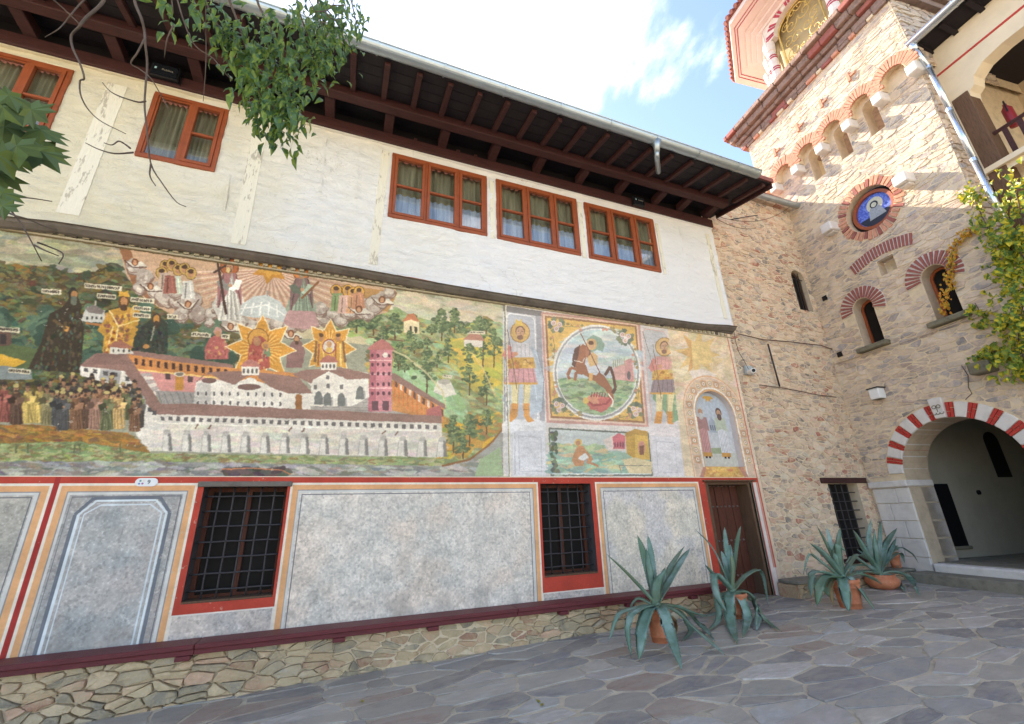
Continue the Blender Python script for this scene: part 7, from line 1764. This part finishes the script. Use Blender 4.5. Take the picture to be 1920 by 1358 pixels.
def pot(x, y, zb, r, h, label, style=0):
    e = empty('terracotta_pot', Vector((x, y, zb)), label, 'plant pot', 'terracotta pots'); fn = offset_parent(e)
    if style == 0: prof = [(0, 0), (r * .70, 0), (r * .72, .005), (r * .76, h * .17), (r * .80, h * .175), (r * .80, h * .21), (r * .775, h * .22), (r * .90, h * .70), (r * .95, h * .71), (r * .95, h * .745), (r * .92, h * .755), (r * .95, h * .86), (r, h * .88), (r * 1.02, h * .93), (r, h), (r * .9, h), (r * .88, h * .9)]
    else: prof = [(0, 0), (r * .5, 0), (r * .72, h * .10), (r * .95, h * .34), (r, h * .52), (r * .96, h * .72), (r * .84, h * .86), (r * .80, h * .90), (r * .86, h), (r * .78, h), (r * .76, h * .88)]
    t = MB(); t.lathe((x, y, zb), prof, 32); fn(t, 'pot_body', MT['pot'], smooth=True)
    t = MB(); t.lathe((x, y, zb), [(0, h * .93), (r * .5, h * .935), (r * .89 if style == 0 else r * .77, h * .9)], 20); fn(t, 'soil', MT['soil'], smooth=True)
g1 = GP(1235, 1205); y1 = g1.y - .0
agA = [(.085, (330, 720, .05), (192, 585, .1)), (.105, (425, 640, .15), (372, 465, .2)), (.07, (462, 620, .1), (435, 465, .15)), (.12, (492, 780, -.12), (548, 672, -.2)),
       (.075, (560, 690, .18), (655, 535, .25)), (.12, (622, 660, .0), (688, 548, .05)), (.085, (445, 690, -.05), (427, 548, .0)), (.07, (400, 900, -.1), (255, 950, -.2), (200, 1105, -.25)),
       (.08, (405, 905, -.2), (312, 1000, -.35), (333, 1200, -.4)), (.13, (440, 930, -.25), (395, 1070, -.38), (383, 1222, -.4)), (.125, (530, 935, -.28), (575, 1080, -.45), (640, 1278, -.5)),
       (.10, (590, 895, .0), (700, 935, .05), (790, 952, .0)), (.10, (600, 925, -.15), (730, 1045, -.3), (900, 1187, -.45)), (.07, (370, 850, .15), (310, 960, .2), (298, 1040, .2)),
       (.08, (620, 930, .2), (700, 1040, .2), (640, 1108, .12)), (.07, (630, 900, .1), (760, 1010, .1), (842, 1105, .05)), (.0751, (455, 930, .0), (420, 1000, -.02), (425, 1120, -.04)), (.0751, (540, 925, -.05), (610, 1010, -.05), (590, 1130, -.04)), (.07, (430, 900, .1), (385, 960, .12), (380, 1040, .12)), (.09, (520, 760, .1), (540, 660, .15))]
c1 = agave(zoomA, (487, 885), agA, y1, 'large agave in front with long leaves arching down to the paving')
pot(c1.x + .01, y1, g1.z, .155, c1.z - g1.z - .035, 'terracotta pot under the foremost agave, ringed near its foot')
g2 = GP(1378, 1165); y2 = g2.y + .12
agB = [(.05, (840, 560, .1), (725, 430, .15)), (.065, (915, 560, .1), (900, 415, .12)), (.065, (975, 540, .05), (998, 408, .05)), (.12, (958, 660, -.08), (940, 588, -.1)), (.11, (930, 640, .05), (935, 520, .1)),
       (.08, (870, 730, .05), (820, 690, .0), (785, 645, -.05)), (.1, (840, 700, -.05), (850, 830, -.15), (915, 935, -.2)), (.085, (1040, 705, -.05), (1130, 690, -.1), (1165, 890, -.2)),
       (.12, (1050, 820, -.12), (1105, 930, -.2), (1095, 1045, -.25)), (.13, (930, 850, -.18), (940, 1000, -.3), (975, 1118, -.32)), (.12, (1000, 860, -.15), (1040, 970, -.28), (1010, 1085, -.3)),
       (.06, (1080, 870, -.05), (1150, 980, -.1), (1245, 1048, -.2)), (.09, (860, 850, -.05), (865, 980, -.12), (800, 1045, -.15)), (.07, (850, 880, .1), (850, 940, .1), (740, 960, .1)), (.07, (905, 640, .08), (880, 560, .12))]
c2 = agave(zoomA, (948, 800), agB, y2, 'agave before the doorway with narrow upright leaves and folded lower ones')
pot(c2.x + .02, y2, gz(c2.x), .17, c2.z - gz(c2.x) - .03, 'terracotta pot under the agave before the doorway')
g3 = GP(1590, 1146); y3 = g3.y + .10
agC = [(.09, (490, 990, .05), (430, 868, .1)), (.065, (512, 1000, .1), (482, 875, .15)), (.08, (545, 1000, .05), (552, 875, .08)), (.11, (465, 1020, -.02), (395, 960, 0)), (.04, (430, 1040, 0), (385, 1020, -.05), (358, 1120, -.1)),
       (.09, (545, 1010, -.1), (545, 968, -.12), (580, 1000, -.15)), (.085, (600, 1080, -.05), (650, 1020, -.05), (705, 1050, -.08)), (.12, (480, 1140, -.1), (440, 1200, -.2), (430, 1290, -.25)), (.12, (568, 1160, -.18), (582, 1240, -.26), (598, 1322, -.3)),
       (.11, (610, 1150, -.12), (680, 1240, -.2), (735, 1312, -.25)), (.08, (500, 1150, 0), (480, 1220, -.02), (530, 1262, -.05)), (.06, (640, 1120, .05), (720, 1140, .05), (768, 1175, .05)), (.1, (430, 1110, .05), (395, 1160, .05), (400, 1240, .0)), (.09, (530, 1060, -.05), (525, 960, -.05)), (.0751, (520, 1150, -.03), (500, 1200, -.06), (515, 1290, -.08))]
c3 = agave(zoomB, (562, 1135), agC, y3, 'agave in tall ringed pot standing left of the round bowl')
pot(c3.x + .03, y3, gz(c3.x), .19, c3.z - gz(c3.x) - .03, 'tall ringed terracotta pot left of the round bowl')
g4 = GP(1652, 1110); y4 = g4.y + .12
agD = [(.13, (680, 1000, .05), (622, 888, .1)), (.07, (705, 960, .12), (716, 835, .15)), (.07, (765, 960, .05), (766, 840, .08)), (.11, (798, 970, .0), (853, 880, .05)), (.09, (815, 1020, -.05), (850, 930, -.08)), (.09, (745, 990, -.1), (735, 890, -.12)),
       (.03, (850, 985, 0), (930, 1010, -.02), (965, 1058, -.04)), (.06, (670, 1060, -.05), (620, 1030, -.08), (580, 1065, -.1)), (.10, (840, 1110, -.1), (930, 1150, -.15), (970, 1235, -.2)), (.08, (830, 1130, -.08), (870, 1180, -.12), (896, 1215, -.14)),
       (.08, (700, 1110, -.15), (655, 1115, -.2), (772, 1172, -.24)), (.08, (700, 1080, 0), (630, 1080, 0), (600, 1125, 0)), (.07, (800, 1060, .1), (870, 1010, .12), (895, 1060, .12)), (.06, (700, 1040, .15), (640, 990, .2))]
c4 = agave(zoomB, (757, 1115), agD, y4, 'agave with broad blue leaves above the round terracotta bowl')
pot(c4.x + .03, y4, gz(c4.x), .25, c4.z - gz(c4.x) - .02, 'round bulging terracotta bowl right of the tall ringed pot', 1)
agE = [(.07, (840, 990, 0), (885, 1000, 0), (890, 1060, 0)), (.07, (820, 1010, 0), (850, 1040, -.05), (860, 1090, -.08)), (.05, (800, 980, 0), (790, 950, 0)), (.05, (860, 960, 0), (870, 920, 0), (900, 960, 0)), (.06, (790, 1000, 0), (775, 1030, -.05), (780, 1080, -.06)), (.05, (850, 985, .02), (910, 975, .02), (905, 1010, .02))]
y5 = 6.0
c5 = agave(zoomB, (822, 1000), agE, y5, 'small dark agave on the stone ledge behind the round bowl')
pot(c5.x, y5 - .02, .425, .10, max(.1, c5.z - .425 - .02), 'small yellowish clay pot on the ledge by the gate pier')

# ------------------------------------------------------------------ creeper on the tower corner and the gallery
VN = empty('creeper', tow(-2.9, 3, .1), 'yellow and green climbing creeper over the tower corner and steel downpipe', 'climbing plant'); vp = offset_parent(VN)
RV = random.Random(17)
def leaf_quad(t, c, n, d, L, w):
    """a folded, pointed leaf of four faces"""
    n = n.normalized(); d = (d - n * d.dot(n)).normalized(); s = d.cross(n)
    b = c - d * L * .1; m1 = c + d * L * .28 + n * L * .06; m2 = c + d * L * .62 + n * L * .05; tip = c + d * L - n * L * .1; f = n * w * .2
    for g_ in (1, -1):
        t.face([b, m1 + s * w * .46 * g_ + f, m1]); t.face([m1, m1 + s * w * .46 * g_ + f, m2 + s * w * .36 * g_ + f * .8, m2]); t.face([m2, m2 + s * w * .36 * g_ + f * .8, tip])
def scatter(t, pts, n, spread, L, normal, down, R):
    for k in range(n):
        i = R.randrange(len(pts) - 1); p = pts[i].lerp(pts[i + 1], R.random())
        q = p + Vector((R.gauss(0, spread), R.gauss(0, spread), R.gauss(0, spread)))
        nn = (normal + Vector((R.uniform(-.7, .7), R.uniform(-.7, .7), R.uniform(-.3, .9)))); dd = down + Vector((R.uniform(-.6, .6), R.uniform(-.6, .6), R.uniform(-.4, .4)))
        l = L * R.uniform(.6, 1.3); leaf_quad(t, q, nn, dd, l, l * R.uniform(.6, .9))
def tv(u, v, o): 
    s, z = TS(u, v, -o); return tow(s, z, o)
TNv = Vector((-TN[0], -TN[1], 0))
stems = [[(1900, 470, .2), (1860, 440, .15), (1830, 380, .1), (1818, 355, .06)], [(1930, 500, .3), (1890, 430, .25), (1890, 380, .22)], [(1935, 560, .3), (1900, 540, .2), (1880, 500, .12)], [(1940, 640, .3), (1890, 600, .15), (1850, 600, .06), (1828, 568, .05)],
         [(1945, 700, .3), (1890, 660, .12), (1860, 660, .08), (1832, 672, .06)], [(1945, 720, .3), (1910, 640, .2), (1925, 540, .3)], [(1935, 480, .4), (1915, 400, .35), (1900, 350, .3), (1878, 330, .25)], [(1935, 420, .45), (1925, 330, .4)]]
for k, s_ in enumerate(stems):
    P = [tv(*q) for q in s_]; P = bez(P, 12); t = MB(); t.tube(P, [.012 - .0006 * i for i in range(13)], 5); vp(t, 'stem', MT['bark'], smooth=True)
fo = MB()
dens = [130, 90, 110, 110, 100, 150, 60, 50]; spr = [.10, .12, .15, .10, .08, .18, .13, .12]
for s_, n, sp in zip(stems, dens, spr):
    P = bez([tv(*q) for q in s_], 12); scatter(fo, P, n, sp * .8, .105, TNv, Vector((0, 0, -1)), RV)
for (u, v, n, sp) in ((1900, 455, 140, .14), (1910, 520, 60, .11), (1908, 600, 70, .13), (1918, 680, 110, .14), (1890, 490, 40, .09), (1925, 450, 90, .18), (1932, 600, 90, .18)):
    p = tv(u, v, .15); scatter(fo, [p, p + Vector((.02, 0, .02))], n, sp, .11, TNv, Vector((0, 0, -1)), RV)
vp(fo, 'foliage', MT['vine'], norm=False)['kind'] = 'stuff'
fo = MB(); P = bez([tv(1868, 424, .08), tv(1820, 432, .06), tv(1792, 460, .06), tv(1783, 500, .06), tv(1775, 545, .07), tv(1768, 585, .07)], 20)
t = MB(); t.tube(P, .006, 5); vp(t, 'stem', MT['bark'], smooth=True); scatter(fo, P[3:], 300, .045, .06, TNv, Vector((0, 0, -1)), RV); vp(fo, 'hanging_garland', MT['garland'], norm=False)['kind'] = 'stuff'

# ------------------------------------------------------------------ overhanging tree: trunk beside the camera, boughs over the frame, leafy ends hanging into view
TR = empty('overhanging_tree', (-3.4, .2, -.1), 'tree whose leafy twigs hang into view below the eaves at upper left', 'tree'); trp = offset_parent(TR)
RT = random.Random(23)
def br(pts, r0, r1, nm='branch', n=8):
    P = bez([Vector(p) for p in pts], 10); t = MB(); t.tube(P, [r0 + (r1 - r0) * k / 10 for k in range(11)], n); trp(t, nm, MT['bark'], smooth=True); return P
br([(-3.4, .2, -.1), (-3.45, .25, 2), (-3.2, .4, 4.2), (-2.9, .6, 6.4)], .2, .11, 'trunk', 12)
def c_(u, v, y): return WV(u, v, y)
hub1 = c_(440, -260, 2.7); hub0 = c_(160, -300, 1.9); hubL = c_(-260, 40, 1.3)
br([(-3.2, .4, 4.2), (-2.2, 1.1, 4.6), hub0], .09, .03); br([(-3.2, .4, 4.4), (-1.9, 1.6, 5.0), hub1], .09, .03); br([(-3.35, .35, 3.0), (-2.2, .9, 3.1), hubL], .06, .02)
hang = [([(440, -260), (420, -60), (445, 40), (470, 110), (485, 170), (515, 235)], 2.7), ([(440, -260), (470, -40), (500, 40), (530, 110), (545, 180), (530, 240)], 2.75), ([(440, -260), (380, -60), (385, 0), (410, 50), (430, 80)], 2.65), ([(440, -260), (540, -60), (560, 20), (585, 90), (590, 130)], 2.8),
        ([(440, -260), (560, -80), (600, 0), (630, 40), (650, 85)], 2.9), ([(440, -260), (600, -90), (650, -20), (665, 30), (670, 50)], 3.0), ([(440, -260), (300, -80), (318, -20), (325, 25)], 2.5), ([(440, -260), (570, -60), (610, 60), (605, 100)], 2.85)]
dn = [300, 360, 90, 190, 130, 60, 26, 150]
lf = MB()
for (pp, y), n in zip(hang, dn):
    P = br([c_(u, v, y) for u, v in pp], .012, .003, 'twig', 5)
    k0 = 4 if len(pp) > 4 else 5
    for q in range(n):
        f = RT.uniform(.46, 1.0); i = min(9, int(f * 10)); p = P[i].lerp(P[i + 1], RT.random())
        o = Vector((RT.gauss(0, .065), RT.gauss(0, .10), RT.gauss(0, .06) - .03)); l = .105 * RT.uniform(.6, 1.25)
        leaf_quad(lf, p + o, Vector((RT.uniform(-1, 1), -1 + RT.uniform(-.8, .8), RT.uniform(-.2, .8))), Vector((RT.uniform(-.6, .6), RT.uniform(-.4, .4), -1)), l, l * RT.uniform(.32, .44))
# leaves above the frame keep the crown whole
for q in range(900):
    h_ = (hub1, hub0, Vector((-2.4, 1.2, 4.9)))[q % 3]; p = h_ + Vector((RT.gauss(0, .5), RT.gauss(0, .4), abs(RT.gauss(0, .4)) + .15)); l = .09 * RT.uniform(.6, 1.25)
    leaf_quad(lf, p, Vector((RT.uniform(-1, 1), RT.uniform(-1, 1), 1)), Vector((RT.uniform(-1, 1), RT.uniform(-1, 1), -.6)), l, l * .42)
trp(lf, 'foliage', MT['leaf'], norm=False)['kind'] = 'stuff'
bare = [[(205, -20), (190, 8), (165, 30), (152, 45), (148, 52), (134, 67), (136, 90), (150, 120), (158, 147), (150, 152), (151, 178), (165, 205), (190, 228), (236, 251)], [(250, -30), (253, 5), (265, 35), (271, 60), (272, 80), (276, 120), (273, 160), (271, 200), (276, 250), (283, 308), (305, 345), (330, 378), (349, 388)],
        [(270, 75), (257, 100), (245, 119), (262, 130), (282, 146), (297, 170), (318, 208)], [(283, 308), (281, 330), (292, 349)], [(180, -20), (150, 8), (133, 28), (122, 42), (108, 56), (84, 70)], [(95, -5), (125, 22), (150, 46)], [(330, -10), (345, 40), (365, 85), (400, 110), (415, 130), (436, 152)], [(385, -20), (386, 60), (386, 120), (381, 190)], [(325, 48), (313, 75), (308, 108)],
        [(0, 352), (25, 368), (60, 372), (98, 378)], [(-10, 330), (18, 390), (40, 420), (60, 455), (78, 490)], [(273, 190), (262, 192), (245, 188), (222, 180), (205, 170), (192, 155)], [(244, 278), (232, 269), (222, 265), (210, 272), (195, 268)], [(250, 286), (215, 288), (185, 280), (160, 268)], [(560, -40), (585, 10), (600, 40), (602, 50)], [(592, 22), (612, 20), (625, 8), (628, -10)], [(625, 10), (648, 12), (640, 30)], [(608, 22), (620, 34), (632, 38), (636, 30)], [(600, 42), (605, 43), (614, 42)], [(5, 395), (30, 405), (55, 412), (85, 425), (108, 430)], [(65, 460), (85, 470), (110, 480)], [(70, 455), (90, 462), (118, 476), (110, 495)]]
for q in bare:
    y = 2.1 if q[0][0] < 340 else 2.6
    Pp = [c_(u, v, y + RT.uniform(-.05, .05)) for u, v in q]; n = max(8, 3 * len(q)); P = bez(Pp, n); r0 = .008 if len(q) > 7 else .0045
    t = MB(); t.tube(P, [r0 + (.0018 - r0) * k / n for k in range(n + 1)], 5); trp(t, 'twig', MT['bark'], smooth=True)
def big_leaf(u, v, y, ang, L, tilt, R):
    """lobed leaf hanging from its stalk"""
    c = c_(u, v, y); out = [(0, 0), (.10, .16), (.30, .12), (.24, .30), (.48, .42), (.30, .50), (.34, .74), (.14, .66), (0, 1.08), (-.14, .66), (-.34, .74), (-.30, .50), (-.48, .42), (-.24, .30), (-.30, .12), (-.10, .16)]
    X_ = Vector((math.cos(ang), tilt, math.sin(ang))); Y_ = Vector((math.sin(ang), .3 * tilt, -math.cos(ang))); N_ = X_.cross(Y_).normalized()
    L = L * .86; P = [c + X_ * (a * L) + Y_ * (b * L) + N_ * (abs(a) * L * .35 - b * b * L * .12) for a, b in out]; mid = [c + Y_ * (b * L) - N_ * b * b * L * .12 for b in (.0, .35, .7)]
    t = MB(); m = mid[1]
    n = len(P)
    for k in range(n): t.face([m, P[k], P[(k + 1) % n]])
    for k in range(n): t.face([m + N_ * .0012, P[(k + 1) % n] + N_ * .0008, P[k] + N_ * .0008])
    trp(t, 'leaf', MT['bigleaf'], smooth=False, norm=False)
for a in ((8, 160, 1.25, .5, .10, .4), (40, 190, 1.2, .9, .115, -.3), (10, 215, 1.3, .2, .13, .2), (52, 225, 1.3, 1.0, .12, .5), (25, 250, 1.22, .45, .14, -.2), (60, 262, 1.25, .7, .13, .3), (5, 262, 1.2, -.1, .13, .5), (38, 240, 1.35, .3, .13, -.5), (70, 255, 1.3, .55, .12, .1), (-8, 300, 1.25, .3, .12, .4), (15, 190, 1.35, .7, .12, -.2), (-5, 345, 1.2, .6, .085, .3), (0, 372, 1.2, .5, .08, -.3), (30, 270, 1.3, .15, .11, .3), (-20, 230, 1.3, .4, .14, .1), (-15, 180, 1.25, .8, .13, .2)):
    big_leaf(*a, RT)
br([hubL, c_(-60, 100, 1.27), c_(30, 215, 1.27)], .008, .003, 'twig', 5); br([hubL, c_(-80, 250, 1.25), c_(-5, 345, 1.22)], .007, .003, 'twig', 5)
